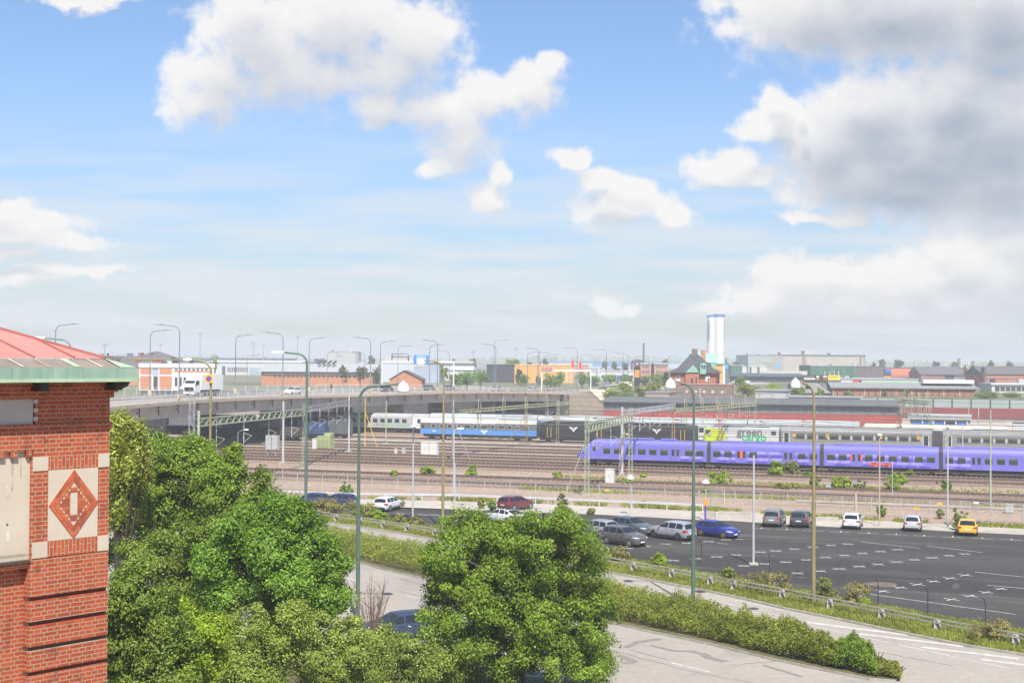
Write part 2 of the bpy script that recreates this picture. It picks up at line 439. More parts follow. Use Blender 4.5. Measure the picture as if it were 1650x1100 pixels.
# ================================================================== SETTING
def shade_mat(name, c1, c2, big=.03, fine=6.0, c3=None, rough=.9, bump=.15, stretch=None, grain=.28):
    "ground material: broad patches plus fine grain"
    if name in MATS: return MATS[name]
    m = bpy.data.materials.new(name); m.use_nodes = True
    N, L = m.node_tree.nodes, m.node_tree.links
    b = N['Principled BSDF']; b.inputs['Roughness'].default_value = rough; b.inputs['Specular IOR Level'].default_value = .25
    t = N.new('ShaderNodeTexCoord'); src = t.outputs['Object']
    if stretch:
        mp = N.new('ShaderNodeMapping'); mp.inputs['Rotation'].default_value = (0, 0, -TR); mp.vector_type = 'POINT'
        m2_ = N.new('ShaderNodeMapping'); m2_.inputs['Scale'].default_value = stretch
        L.new(src, mp.inputs[0]); L.new(mp.outputs[0], m2_.inputs[0]); src2 = m2_.outputs[0]
    else: src2 = src
    a = N.new('ShaderNodeTexNoise'); a.inputs['Scale'].default_value = big; a.inputs['Detail'].default_value = 7; a.inputs['Roughness'].default_value = .62; L.new(src2, a.inputs['Vector'])
    f = N.new('ShaderNodeTexNoise'); f.inputs['Scale'].default_value = fine; f.inputs['Detail'].default_value = 4; L.new(src, f.inputs['Vector'])
    r1 = N.new('ShaderNodeMapRange'); r1.inputs[1].default_value = .35; r1.inputs[2].default_value = .65; L.new(a.outputs[0], r1.inputs[0])
    mx = N.new('ShaderNodeMix'); mx.data_type = 'RGBA'; L.new(r1.outputs[0], mx.inputs[0]); mx.inputs[6].default_value = (*c1, 1); mx.inputs[7].default_value = (*c2, 1)
    r2 = N.new('ShaderNodeMapRange'); r2.inputs[1].default_value = .3; r2.inputs[2].default_value = .7; r2.inputs[3].default_value = 1 - grain; r2.inputs[4].default_value = 1 + grain; L.new(f.outputs[0], r2.inputs[0])
    mu = N.new('ShaderNodeMix'); mu.data_type = 'RGBA'; mu.blend_type = 'MULTIPLY'; mu.inputs[0].default_value = 1; L.new(mx.outputs[2], mu.inputs[6]); L.new(r2.outputs[0], mu.inputs[7])
    out = mu.outputs[2]
    if c3:
        g = N.new('ShaderNodeTexNoise'); g.inputs['Scale'].default_value = big * 3.1; g.inputs['Detail'].default_value = 8; g.inputs['Roughness'].default_value = .7; L.new(src2, g.inputs['Vector'])
        r3 = N.new('ShaderNodeMapRange'); r3.inputs[1].default_value = .54; r3.inputs[2].default_value = .66; L.new(g.outputs[0], r3.inputs[0])
        m3 = N.new('ShaderNodeMix'); m3.data_type = 'RGBA'; L.new(r3.outputs[0], m3.inputs[0]); L.new(out, m3.inputs[6]); m3.inputs[7].default_value = (*c3, 1); out = m3.outputs[2]
    L.new(out, b.inputs['Base Color'])
    if bump:
        bp = N.new('ShaderNodeBump'); bp.inputs['Strength'].default_value = bump; bp.inputs['Distance'].default_value = .03; L.new(f.outputs[0], bp.inputs['Height']); L.new(bp.outputs[0], b.inputs['Normal'])
    MATS[name] = m
    return m
G = dict(
 gravel=shade_mat('ballast gravel', (.375,.275,.205), (.29,.215,.165), .05, 1.6, (.25,.20,.13), stretch=(.25,1.3,1)),
 rust=shade_mat('rusty track bed', (.20,.14,.105), (.28,.20,.155), .12, 2.2, (.15,.11,.09), stretch=(.3,1.5,1)),
 asphalt=shade_mat('car park asphalt', (.044,.041,.038), (.070,.065,.060), .05, 3.0, (.095,.088,.080), rough=.85, stretch=(.2,1.6,1), grain=.15),
 road=shade_mat('worn road', (.30,.27,.235), (.36,.325,.28), .06, 2.2, (.255,.24,.215), grain=.07, bump=.05),
 concrete=shade_mat('pale concrete paving', (.38,.345,.295), (.45,.41,.355), .09, 1.8, (.30,.27,.22), grain=.12),
 soil=shade_mat('verge soil', (.10,.095,.04), (.16,.14,.07), .25, 5.0, (.06,.09,.025)),
 far=shade_mat('far ground', (.12,.13,.065), (.22,.20,.14), .012, .4, (.075,.10,.04)),
 grassy=shade_mat('grassy slope', (.085,.11,.03), (.16,.16,.06), .05, 1.2, (.07,.095,.03)),
 white=pm('road paint', (.56,.55,.53), .8, .35, 2.2), paint2=pm('worn paint', (.50,.475,.43), .85, .25, 1.6),
 tar=pm('tar patch', (.215,.20,.182), .7, .15, 3), kerb=pm('kerb stone', (.36,.33,.28), .85, .2, 1.5),
)
# ground sheet: the yard at z 0, the town beyond on a shelf 6 m higher
gm = MB()
sl = [-5200, -600, -250, 0, 250, 600, 5200]
dl = [(-60, -.06), (385, -.06), (398, 5.94), (7000, 5.94)]
gm.add([tuple(tp(s, d, z)) for d, z in dl for s in sl], [(r_ * 7 + k, r_ * 7 + k + 1, r_ * 7 + k + 8, r_ * 7 + k + 7) for r_ in (0,) for k in range(6)])
struct('ground', gm, G['gravel'])
gm = MB(); gm.add([tuple(tp(s, d, z)) for d, z in dl for s in sl], [(r_ * 7 + k, r_ * 7 + k + 1, r_ * 7 + k + 8, r_ * 7 + k + 7) for r_ in (2,) for k in range(6)])
struct('terrain', gm, G['far'])
gm = MB(); gm.add([tuple(tp(s, d, z)) for d, z in dl for s in sl], [(r_ * 7 + k, r_ * 7 + k + 1, r_ * 7 + k + 8, r_ * 7 + k + 7) for r_ in (1,) for k in range(6)])
struct('embankment', gm, G['grassy'])

KERB_NEAR = [(300,835),(430,866),(520,893),(563,904),(593,910),(624,919),(677,931),(800,958),(900,981),(984,1003),(1049,1018),(1142,1037),(1240,1061),(1330,1080),(1400,1094),(1445,1098)]
SLIP_FAR = [(380,818),(500,838),(591,851),(650,860),(720,873),(850,898),(972,921),(1018,929),(1080,941),(1142,953),(1203,966),(1267,981),(1366,1001),(1427,1014),(1500,1029),(1567,1042),(1642,1054),(1760,1074)]
SLIP_NEAR = [(380,842),(500,862),(600,876),(703,899),(850,930),(980,958),(1115,989),(1240,1021),(1330,1046),(1400,1066),(1455,1085)]
LOT_BACK = [(380,812),(470,814),(560,816),(642,817.6),(710,819),(782,822),(863,825),(956,828),(1018,831),(1126,837),(1180,838.5),(1264,844),(1357,849),(1453,850.5),(1541,856),(1700,863),(1900,872)]
LOT_FRONT = [(380,806),(470,815),(560,827),(650,839),(720,850),(850,870),(970,891),(1080,912),(1180,931),(1300,952),(1420,976),(1540,997),(1700,1024),(1900,1058)]
STRIP_BACK = [(380,796),(560,802),(740,806),(863,809.5),(1018,816),(1126,821.5),(1180,823),(1357,835),(1541,845),(1700,852),(1900,860)]
W = lambda pts, z=0.0: [at(x, y, z) for x, y in pts]
b = MB(); b.sheet([(-90, 40), (130, 40), (130, 84)] + W([(1760,1074)]) + W(SLIP_FAR[::-1][1:]) + [(-90, 200)], -.03)
struct('road', b, G['road'])
b = MB(); b.sheet(W(LOT_BACK) + W(LOT_FRONT[::-1]), -.012); struct('parking_lot', b, G['asphalt'])
b = MB(); b.sheet(W(STRIP_BACK) + W(LOT_BACK[::-1]), -.022); struct('pavement', b, G['concrete'])
b = MB(); b.sheet(W(LOT_FRONT) + W(SLIP_FAR[::-1]), .03); struct('verge', b, G['soil'])
b = MB(); b.sheet(W(KERB_NEAR) + W(SLIP_NEAR[::-1]), .11); struct('median', b, G['soil'])
b = MB(); b.sheet([(-60, 20), (2, 20), (6, 62), (3.5, 68), (-6, 74), (-14, 80), (-30, 92), (-60, 120)], .02); struct('planting_bed', b, G['soil'])
def kerb(pts, w=.16, h=.14, z=0.0):
    m = MB(); q = W(pts)
    for i in range(len(q) - 1):
        n = max(1, int((q[i + 1] - q[i]).length / 3))
        for k in range(n):
            a_ = q[i].lerp(q[i + 1], k / n); c_ = q[i].lerp(q[i + 1], (k + .985) / n)
            m.bar(a_ + Vector((0, 0, z + h / 2 - .03)), c_ + Vector((0, 0, z + h / 2 - .03)), w, h)
    return m
struct('kerb', kerb(KERB_NEAR), G['kerb']); struct('kerb', kerb(SLIP_NEAR[2:]), G['kerb']); struct('kerb', kerb(SLIP_FAR), G['kerb'])
# painted marks
def stroke(m, a_, b_, w, z=.0):
    a_, b_ = Vector(a_), Vector(b_); d = (b_ - a_).normalized(); s_ = Vector((-d.y, d.x, 0)) * w / 2
    m.sheet([a_ - s_, b_ - s_, b_ + s_, a_ + s_], z)
ROWS = [[(1250,887),(1280,884),(1310,881),(1339,878),(1366,876)],
 [(1198,911),(1233,908),(1266,905),(1299,901.5),(1330,897.5),(1361,894.3),(1390,891),(1418.5,888),(1446,885)],
 [(1250,926.6),(1285,923),(1320.5,919.6),(1352,916),(1384,912),(1415,908.6),(1444.6,904.8),(1473.7,901.3),(1502,898),(1529,894.6),(1555,892)],
 [(1422,952),(1450.5,946),(1478,941),(1504,936),(1530.5,931),(1554.6,926)],
 [(1533,965),(1562,959.5),(1588.6,953.7),(1612,948)],
 [(1012,883),(1040,879.5),(1073,876),(1107,874.5),(1142,872),(1170,869)],
 [(1085,902.5),(1122,899.5),(1155,896.5),(1186,893.5),(1225,889)],
 [(700,829),(738,829.5),(775,832)], [(645,827),(682,829),(720,830)]]
mk = MB()
for row in ROWS:
    q = W(row); dr = (q[-1] - q[0]).normalized()
    db = (at(1330,897.5) - at(1250,887)).normalized()
    for p in q:
        j = rnd.uniform(.85, 1.1)
        stroke(mk, p - dr * .62 * j, p + dr * .62 * j, .11, .0); stroke(mk, p - db * .62 * j, p + db * .62 * j, .11, .003)
for x in [1226,1267,1310,1354,1399,1444,1489,1535,1583,1630]:
    p = at(x, 851 + (x - 1226) * .0456); stroke(mk, p - TD * 1.0, p + TD * 1.0, .11); stroke(mk, p, p + TN * .8, .11, .003)
for a_, c_ in [((1388,872.5),(1481,882.5)),((1493,879),(1583,889.5)),((1391,955),(1636,989)),((1571,921),(1660,930)),((1590,942),(1680,950)),((1060,862),(1088,865)),((998,836),(1006,829)),((1186,868),(1200,869)),((1155,874),(1172,876))]:
    stroke(mk, at(*a_), at(*c_), .11)
struct('parking_marking', mk, G['white'])
mk = MB()
for a_, c_, w_ in [((1298,1001),(1463,1022),.45),((1385,1020),(1553,1040),.45),((1484,1041),(1642,1060),.45),((1581,1061),(1700,1076),.45),((1305,1007),(1628,1076),.13),
                   ((1180,965),(1270,984),.16),((1198,983),(1276,993),.14),((975,940),(1180,983),.13),((1060,952),(1190,975),.10)]:
    stroke(mk, at(*a_), at(*c_), w_, -.02)
struct('road_marking', mk, G['paint2'])
mk = MB()
for a_, c_ in [((655,958),(676,963)),((969,1037),(997,1045)),((1080,1066),(1143,1081)),((780,991),(806,997)),((560,930),(575,935))]:
    stroke(mk, at(*a_), at(*c_), .13, -.02)
struct('road_marking', mk, G['white'])
mk = MB()
for pts, w_ in [([(1008,1042),(1028,1033),(1062,1028)],.45),([(1047,1038),(1085,1047),(1115,1048)],.40),([(1115,1048),(1133,1052),(1142,1058),(1167,1064)],.5),([(992,1053),(1013,1060),(1020,1065),(1008,1067)],.5),([(1015,1045),(1055,1056),(1072,1060)],.12),([(1230,1070),(1290,1088)],.3),([(640,950),(720,972)],.1)]:
    q = W(pts)
    for i in range(len(q) - 1):
        jw = rnd.uniform(.8, 1.2); stroke(mk, q[i], q[i + 1] + (q[i + 1] - q[i]).normalized() * .1, w_ * jw, -.024 + i * .001)
struct('road_patch', mk, G['tar'])
b = MB(); c_ = at(1420, 941)
b.sheet([c_ + Vector((1.15 * math.cos(t) * (1 + .1 * math.sin(3 * t)), 1.15 * math.sin(t), 0)) for t in [k * math.pi / 10 for k in range(20)]], -.006)
struct('paving_patch', b, pm('rust stain', (.15,.115,.09), .9, .4, 1.2))

# worn patches and stains on the car park, cracks in the road
mk = MB()
for k in range(46):
    c_ = at(rnd.uniform(980, 1640), rnd.uniform(858, 985)); a_, b_ = rnd.uniform(.3, 1.5), rnd.uniform(.15, .45); th = rnd.choice([0, TR, TR, 1.2])
    if k > 26: a_, b_ = rnd.uniform(.15, .4), rnd.uniform(.15, .4)
    mk.mat = rnd.choice([0, 1]) if k <= 26 else 0
    q = [Vector((a_ * math.cos(t) * rnd.uniform(.75, 1.2), b_ * math.sin(t) * rnd.uniform(.75, 1.2), 0)) for t in [j * math.pi / 7 for j in range(14)]]
    q = [c_ + Vector((p.x * math.cos(th) - p.y * math.sin(th), p.x * math.sin(th) + p.y * math.cos(th), 0)) for p in q]
    if all((p - at(1420, 941)).length > 2.5 for p in q): mk.sheet(q, -.009 + .0002 * k * .25)
struct('asphalt_patch', mk, [pm('oil stained asphalt', (.036,.034,.032), .7, .3, 3), pm('bleached asphalt', (.072,.067,.062), .9, .25, 2)])
mk = MB()
for pts in ([(700,975),(820,1003),(960,1040),(1120,1082),(1250,1105)],[(640,930),(760,962),(900,1000)],[(1180,1070),(1230,1066),(1262,1062)],[(1240,1010),(1330,1032),(1430,1052),(1560,1075)],[(1000,935),(1100,958),(1220,985)]):
    q = W(pts); r2 = []
    for i in range(len(q) - 1):
        for j in range(6): r2.append(q[i].lerp(q[i + 1], j / 6) + Vector((rnd.uniform(-.12, .12), rnd.uniform(-.12, .12), 0)))
    for i in range(len(r2) - 1): stroke(mk, r2[i], r2[i + 1] + (r2[i + 1] - r2[i]).normalized() * .03, rnd.uniform(.03, .08), -.0245)
struct('road_crack', mk, pm('road crack', (.14,.13,.115), .9, .2, 3))
# ------------------------------------------------------------------ tracks
M_RAIL = pm('rusty rail', (.13,.075,.05), .6, .2, 2, metal=.3); M_RAILTOP = pm('polished rail head', (.42,.39,.36), .35, .1, 1, metal=.7)
M_SLEEP = pm('concrete sleeper', (.25,.20,.165), .9, .25, 1.2)
for d0, d1 in ((163.6, 179.2), (190, 232.5), (239.5, 262), (272, 301)):
    m = MB(); m.sheet([tp(-160, d0), tp(150, d0), tp(150, d1), tp(-160, d1)], -.035); struct('ballast', m, shade_mat('brown ballast', (.27,.195,.15), (.20,.145,.115), .09, 1.8, (.155,.12,.085), stretch=(.25, 1.6, 1)))
TRACKS = [(167,-150,150),(175.5,-150,150),(192.5,-150,10),(198.5,-150,150),(204.3,-150,150),(211,-150,150),(218,-150,60),(226,-150,150),(234,-150,60),(243,-150,150),(258,-150,150),(278,-150,150),(288,-150,30),(297,-150,0)]
for d, s0, s1 in TRACKS:
    m = MB(); m.add([tp(s0, d - 2.3, -.02), tp(s1, d - 2.3, -.02), tp(s1, d - 1.6, .10), tp(s0, d - 1.6, .10), tp(s1, d + 1.6, .10), tp(s0, d + 1.6, .10), tp(s1, d + 2.3, -.02), tp(s0, d + 2.3, -.02)], [(0,1,2,3),(3,2,4,5),(5,4,6,7)])
    m.mat = 1
    for side in (-.75, .75):
        p_, q_ = tp(s0, d + side, .26), tp(s1, d + side, .26)
        m.mat = 1; m.bar(p_, q_, .075, .13); m.mat = 3; m.bar(p_ + Vector((0, 0, .075)), q_ + Vector((0, 0, .075)), .07, .02)
    m.mat = 2
    s = s0
    while s < s1:
        c_ = tp(s, d, .145); m.bar(c_ - TN * 1.25, c_ + TN * 1.25, .26, .13); s += .68
    struct('railway_track', m, [G['rust'], M_RAIL, M_SLEEP, M_RAILTOP])
for d, w_, mt in [(160.2,.5,'concrete'),(222,1.6,'concrete'),(250.5,2.6,'concrete'),(238.5,1.2,'concrete')]:
    m = MB(); x0, x1 = (-20, 140) if d < 161 else (-140, 40)
    k = x0
    while k < x1:
        m.bar(tp(k, d, .06 if d > 161 else .15), tp(k + 3.9, d, .06 if d > 161 else .15), w_, .2); k += 4
    struct('cable_trough' if d < 161 else 'platform', m, G[mt])
m = MB(); m.sheet([tp(-90, 213.6), tp(140, 213.6), tp(140, 216), tp(-90, 216)], -.03); struct('gravel_path', m, G['concrete'])

# ================================================================== LEFT BUILDING
UV = Vector((.651, .759, 0)); UN = Vector((.759, -.651, 0))
CB = ad(176, 750, 25.6); CB.z = 0
brz = math.atan2(UV.y, UV.x)
def fac(x, y, out=0.0):
    "metres along and up the facade plane (local x, z)"
    r_ = ray(x, y); o = CB + UN * out - Vector((0, 0, CAM_H)); o.z = 0
    t = (o.x * UN.x + o.y * UN.y) / (r_.x * UN.x + r_.y * UN.y)
    p = r_ * t
    return (p.x - CB.x) * UV.x + (p.y - CB.y) * UV.y, CAM_H + p.z
BM = brick('red facing brick', (.41,.084,.033), (.285,.056,.026), (.36,.275,.19), ms=.0085)
BV = brick('soldier brick', (.42,.092,.034), (.32,.066,.028), (.36,.275,.19), ms=.0085, swap=True, squash=1.0)
BDARK = pm('recess brick', (.11,.05,.035), .9, .25, 6)
CREAM = pm('cream render', (.46,.40,.315), .88, .10, 1.1, bump=.08, rgb2=(.53,.475,.385))
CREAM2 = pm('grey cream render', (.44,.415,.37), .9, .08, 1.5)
bld = thing('brick_building', 'ornate red brick building with cream panels, green eaves and pink metal roof', 'building', CB, brz)
Wf = lambda x, y: fac(x, y)[1]
Uf = lambda x, y: fac(x, y)[0]
uL = -9.0
u45 = Uf(47, 980)                       # left edge of the corner pier
wTop = Wf(172, 613); wPan = Wf(166, 722); wPb = Wf(166, 886)
wLed = Wf(47, 905)
wall = MB()
wall.box(uL, 0, .30, 12, 0, wTop)                                   # core
# upper zone
up0 = Uf(57, 660); uw0, uw1 = Wf(30, 684), Wf(30, 637)
wDent = Wf(30, 727)
wall.box(up0, 0, 0, .30, wDent, wTop); wall.box(uL, up0, 0, .30, wDent, uw0); wall.box(uL, up0, 0, .30, uw1, wTop)
uPanL = Uf(51, 800)
wall.box(uPanL, 0, 0, .30, wPb - .02, wDent)                          # pier behind the ornament
# pier with recessed grooves
gr = [Wf(172, y) for y in (945, 985, 1023, 1060, 1098)]
st = (gr[0] - gr[-1]) / 4
z = wPb - .02
k = 0
while z > 2:
    lo = gr[0] - st * k
    wall.box(u45, 0, -.0, .30, lo, z); z = lo - .077; k += 1
wall.box(uL, u45, .02, .30, wLed - .10, wLed)                        # ledge row
wall.box(uL, u45, .20, .30, 0, wLed - .10)                           # set-back wall left of the pier
# corbelled courses under the eaves and the string course
for i_, (ya, yb, o_) in enumerate([(613, 622, .17), (622, 631, .11), (631, 640, .055)]):
    wall.box(uL, o_, -o_, 0.0, Wf(172, yb), Wf(172, ya) - .002); wall.box(0, o_, 0.0, 6, Wf(172, yb), Wf(172, ya) - .002)
wall.box(uL, .03, -.03, 0, Wf(172, 688), Wf(172, 679))
wall.build('wall', BM, bld)
g_ = MB(); z = gr[0]
while z > 2:
    g_.box(u45 + .004, -.003, .06, .29, z - .0765, z - .0005); z -= st
g_.build('groove', BDARK, bld)
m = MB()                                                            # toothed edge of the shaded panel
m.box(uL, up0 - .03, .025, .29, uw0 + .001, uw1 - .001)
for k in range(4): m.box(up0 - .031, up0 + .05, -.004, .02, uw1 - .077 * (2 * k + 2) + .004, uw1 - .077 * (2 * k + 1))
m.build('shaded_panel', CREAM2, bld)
m = MB(); m.box(uL, uPanL, .07, .29, wLed + .04, wDent - .001); m.build('cream_panel', CREAM, bld)
m = MB(); m.box(uL, u45, -.03, .30, wLed + .0, wLed + .04); m.build('sill', pm('dark sill', (.07,.055,.045), .8, .2, 4), bld)
for x0, x1, y0, y1, c_ in ((13, 18, 782, 800, (.53,.48,.40)), (14, 19, 846, 872, (.53,.49,.41)), (13.5, 16.5, 842, 846, (.10,.08,.06)), (0, 50, 893, 897, (.34,.29,.21)), (22, 25, 735, 790, (.42,.365,.285)), (36, 38, 735, 770, (.42,.365,.285))):
    m = MB(); m.box(Uf(x0, y0), Uf(x1, y0), .066, .0695, Wf(30, y1), Wf(30, y0)); m.build('stain', pm('render stain %s' % (c_,), c_, .9, .25, 6), bld)
k = 0
for xx in (210 / 3.93, 112 / 3.93, 30 / 3.93, -14, -36, -60):
    uu = Uf(xx, 735); m = MB(); m.box(uu - .13, uu, -.0, .069, wDent - .10, wDent - .0005); m.build('dentil', BV, bld)
# ornament panel
ux = [Uf(x, 810) for x in (52, 77, 157, 175.5)]; ux[3] = 0.0
wy = [Wf(118, y) for y in (733, 755, 867, 892)]
E_ = .012
def plate(name, u0, u1, w0, w1, mt, e=E_, parent=bld):
    m = MB(); m.box(u0, u1, -e, -.0005, w0, w1); return m.build(name, mt, parent)
for (a_, c_, w0, w1) in [(ux[0], ux[1], wy[2], wy[3]), (ux[2], ux[3], wy[2], wy[3]), (ux[0], ux[1], wy[0], wy[1]), (ux[2], ux[3], wy[0], wy[1])]:
    lo, hi = sorted((w0, w1)); plate('quoin', a_ + .003, c_ - .003, lo, hi, CREAM)
for w0, w1 in ((wy[1], wy[0]), (wy[3], wy[2])):
    plate('soldier_course', ux[1], ux[2], w0 + .002, w1 - .002, BV)
pan = plate('ornament_panel', ux[1] + .002, ux[2] - .002, wy[2], wy[1], CREAM, .014)
cu_, cw_ = (ux[1] + ux[2]) / 2, (wy[1] + wy[2]) / 2
hu, hw = (ux[2] - ux[1]) / 2 * .99, (wy[1] - wy[2]) / 2 * .985
dm = MB(); dm.face([(cu_ - hu, cw_), (cu_, cw_ - hw), (cu_ + hu, cw_), (cu_, cw_ + hw)], -.022, -.0141)
dm.build('diamond_joint', pm('lime mortar', (.52,.44,.33), .9, .1, 5), pan)
db_ = MB()
cor = [Vector((cu_ - hu, 0, cw_)), Vector((cu_, 0, cw_ + hw)), Vector((cu_ + hu, 0, cw_)), Vector((cu_, 0, cw_ - hw))]
ctr = Vector((cu_, 0, cw_))
for e in range(4):
    for ring in range(2):
        f0_, f1_ = 1 - ring * .19, 1 - (ring + 1) * .19 + .025
        A, B_ = ctr + (cor[e] - ctr) * f0_, ctr + (cor[(e + 1) % 4] - ctr) * f0_
        a2, b2 = ctr + (cor[e] - ctr) * f1_, ctr + (cor[(e + 1) % 4] - ctr) * f1_
        nb = 4 if ring == 0 else 3
        for k in range(nb):
            t0, t1 = (k + .03) / nb, (k + .97) / nb
            q = [A.lerp(B_, t0), A.lerp(B_, t1), a2.lerp(b2, t1), a2.lerp(b2, t0)]
            db_.mat = rnd.choice([0, 0, 1, 2]); db_.face([(p.x, p.z) for p in q], -.032, -.0222)
fi = .60
rows_ = 11
for k in range(rows_):
    w0 = cw_ - hw * fi + 2 * hw * fi * k / rows_ + .004; w1 = w0 + 2 * hw * fi / rows_ - .010
    wm = (w0 + w1) / 2; half = hu * fi * (1 - abs(wm - cw_) / (hw * fi)) - .01
    if half < .03: continue
    inner = .075 if abs(wm - cw_) < .2 else 0
    for sgn in (-1, 1):
        if inner and half > inner + .02:
            db_.mat = rnd.choice([0, 1, 2]); a_, c_ = sorted((sgn * (inner + .006), sgn * half)); db_.box(cu_ + a_, cu_ + c_, -.032, -.0222, w0, w1)
    if not inner:
        db_.mat = rnd.choice([0, 1, 2]); db_.box(cu_ - half, cu_ + half, -.032, -.0222, w0, w1)
BR = [pm('brick %s' % n, c, .85, .15, 8) for n, c in (('orange', (.45,.11,.042)), ('red', (.38,.088,.036)), ('brown', (.30,.072,.036)))]
db_.build('diamond', BR, pan)
m = MB(); m.box(cu_ - .07, cu_ + .07, -.036, -.0222, cw_ - .20, cw_ + .20); m.build('diamond_core', CREAM, pan)
# eaves: fascia gutter, soffit, roof
OUT = .50
COP = pm('verdigris copper', (.17,.29,.225), .65, .3, 2.2, stretch=(3, 3, .5), rgb2=(.29,.385,.305))
COPL = pm('pale verdigris', (.36,.47,.31), .6, .15, 3)
OUTR = fac(221.5, 602, OUT)[0]
wf0 = fac(215, 612, OUT)[1]; wf1 = fac(215, 592, OUT)[1]
m = MB(); m.box(uL, OUTR, -OUT, -OUT + .03, wf0, wf1); m.box(OUTR - .03, OUTR, -OUT + .03, 12, wf0, wf1)
u_ = -8.6
while u_ < OUTR:
    m.box(u_, u_ + .018, -OUT - .012, -OUT, wf0 + .035, wf1); u_ += rnd.uniform(.62, .75)
fas = m.build('fascia', COP, bld)
m = MB(); m.box(uL, OUTR + .02, -OUT - .03, -OUT - .001, wf0 - .03, wf0 + .03); m.box(OUTR + .001, OUTR + .03, -OUT - .03, 12, wf0 - .03, wf0 + .03); m.build('drip_edge', COPL, bld)
m = MB(); m.box(uL, OUTR - .031, -OUT + .031, 12, wf1 - .10, wf1 - .06); m.build('soffit', pm('dark soffit', (.06,.05,.045), .8, .2, 3), bld)
for xx in (770, 60, -800):
    u1 = -.1 - (770 - xx) / 640 * 1.35; m = MB(); m.bar((u1, -OUT + .06, wf0 - .10), (u1, .0, wf0 - .10), .16, .17); m.build('eaves_bracket', pm('dark timber', (.035,.03,.027), .8, .3, 4), bld)
m = MB(); m.sm = True; m.tube([(.02, -.30, wf0 - .09), (OUTR - .19, -.30, wf0 - .09), (OUTR - .12, -.30, wf0 - .06), (OUTR - .10, -.30, wf0 - .02)], .07, 10); m.build('downpipe', pm('dark pipe', (.04,.037,.035), .6, .2, 3), bld)
tp_ = math.tan(R(21.5))
SLAB = pm('slate slab', (.19,.16,.14), .7, .45, 2.0, rgb2=(.27,.23,.19))
lo_, hi_ = .05, .42
def roofz(k): return wf1 - .02 + tp_ * k
m = MB()
m.add([(uL, -OUT + lo_, roofz(lo_)), (OUTR - lo_, -OUT + lo_, roofz(lo_)), (OUTR - hi_, -OUT + hi_, roofz(hi_)), (uL, -OUT + hi_, roofz(hi_))], [(0, 1, 2, 3)])
m.build('roof_edge', SLAB, bld)
m = MB(); m.mat = 0
u_ = -8.3
while u_ < -.35:
    m.mat = rnd.choice([0, 1, 1, 2]); q = .05 if m.mat else .13
    m.add([(u_, -OUT + lo_, roofz(lo_) + .012), (u_ + q, -OUT + lo_, roofz(lo_) + .012), (u_ + q - .10, -OUT + hi_, roofz(hi_) + .012), (u_ - .10, -OUT + hi_, roofz(hi_) + .012)], [(0, 1, 2, 3)]); u_ += rnd.uniform(.3, .55)
m.build('lead_strip', [COPL, pm('streak rust', (.36,.27,.19), .8, .2, 4), pm('streak pale', (.50,.44,.33), .8, .2, 4)], bld)
PINK = pm('pink painted metal roof', (.42,.165,.14), .65, .12, .7, rgb2=(.50,.22,.19))
m = MB(); top_ = 5.2
m.add([(uL, -OUT + hi_, roofz(hi_) + .02), (OUTR - hi_, -OUT + hi_, roofz(hi_) + .02), (OUTR - top_, -OUT + top_, roofz(top_) + .02), (uL, -OUT + top_, roofz(top_) + .02)], [(0, 1, 2, 3)])
m.add([(OUTR - hi_, -OUT + hi_, roofz(hi_) + .02), (OUTR - hi_, 12, roofz(hi_) + .02), (OUTR - top_, 12, roofz(top_) + .02), (OUTR - top_, -OUT + top_, roofz(top_) + .02)], [(0, 1, 2, 3)])
m.add([(OUTR - lo_, -OUT + lo_, roofz(lo_)), (OUTR - lo_, 12, roofz(lo_)), (OUTR - hi_, 12, roofz(hi_)), (OUTR - hi_, -OUT + hi_, roofz(hi_))], [(0, 1, 2, 3)])
rf = m.build('roof', PINK, bld)
m = MB()
for k in range(12):
    u_ = -.25 - .80 * k
    kmax = min(top_, OUTR - u_ - .02)
    m.bar((u_ + .25, -OUT + hi_, roofz(hi_) + .035), (u_ + .25 - (kmax - hi_) * .30, -OUT + kmax, roofz(kmax) + .035), .025, .03)
m.bar((OUTR - hi_, -OUT + hi_, roofz(hi_) + .03), (OUTR - top_, -OUT + top_, roofz(top_) + .03), .09, .05)
m.build('seam', pm('pink roof seam', (.34,.12,.10), .6, .1, 3), rf)
m = MB(); m.add([(OUTR - .02, -OUT + .02, roofz(.02) + .02), (OUTR - .36, -OUT + .02, roofz(.02) + .02), (OUTR - .44, -OUT + .40, roofz(.40) + .03), (OUTR - .02, -OUT + .3, roofz(.02) + .02)], [(0, 1, 2), (0, 2, 3)]); m.build('corner_flashing', COPL, bld)

# ================================================================== ROAD BRIDGE
EDGE = [(-610,726,115),(-84,684,150),(150,657,186),(213,653,203),(290,645,222),(398,640,250),(485,637,274),(600,634.5,300),(709,630.5,328),(800,630,360),(870,631,386),(935,633.5,410)]
EP = [ad(*e) for e in EDGE]
def resample(pts, step):
    out = [pts[0].copy()]; acc_ = 0
    for i in range(len(pts) - 1):
        L_ = (pts[i + 1] - pts[i]).length; n = max(1, round(L_ / step))
        for k in range(1, n + 1): out.append(pts[i].lerp(pts[i + 1], k / n))
    return out
def smooth(pts, it=6):
    for _ in range(it):
        pts = [pts[0]] + [(pts[i - 1] + pts[i] * 2 + pts[i + 1]) / 4 for i in range(1, len(pts) - 1)] + [pts[-1]]
    return pts
EC = smooth(resample(EP, 4.0), 12)
def offset(pts, o, dz=0):
    out = []
    for i, p in enumerate(pts):
        d = (pts[min(i + 1, len(pts) - 1)] - pts[max(i - 1, 0)]); d.z = 0; d.normalize()
        out.append(p + Vector((-d.y, d.x, 0)) * o + Vector((0, 0, dz)))
    return out
BW = 25.0
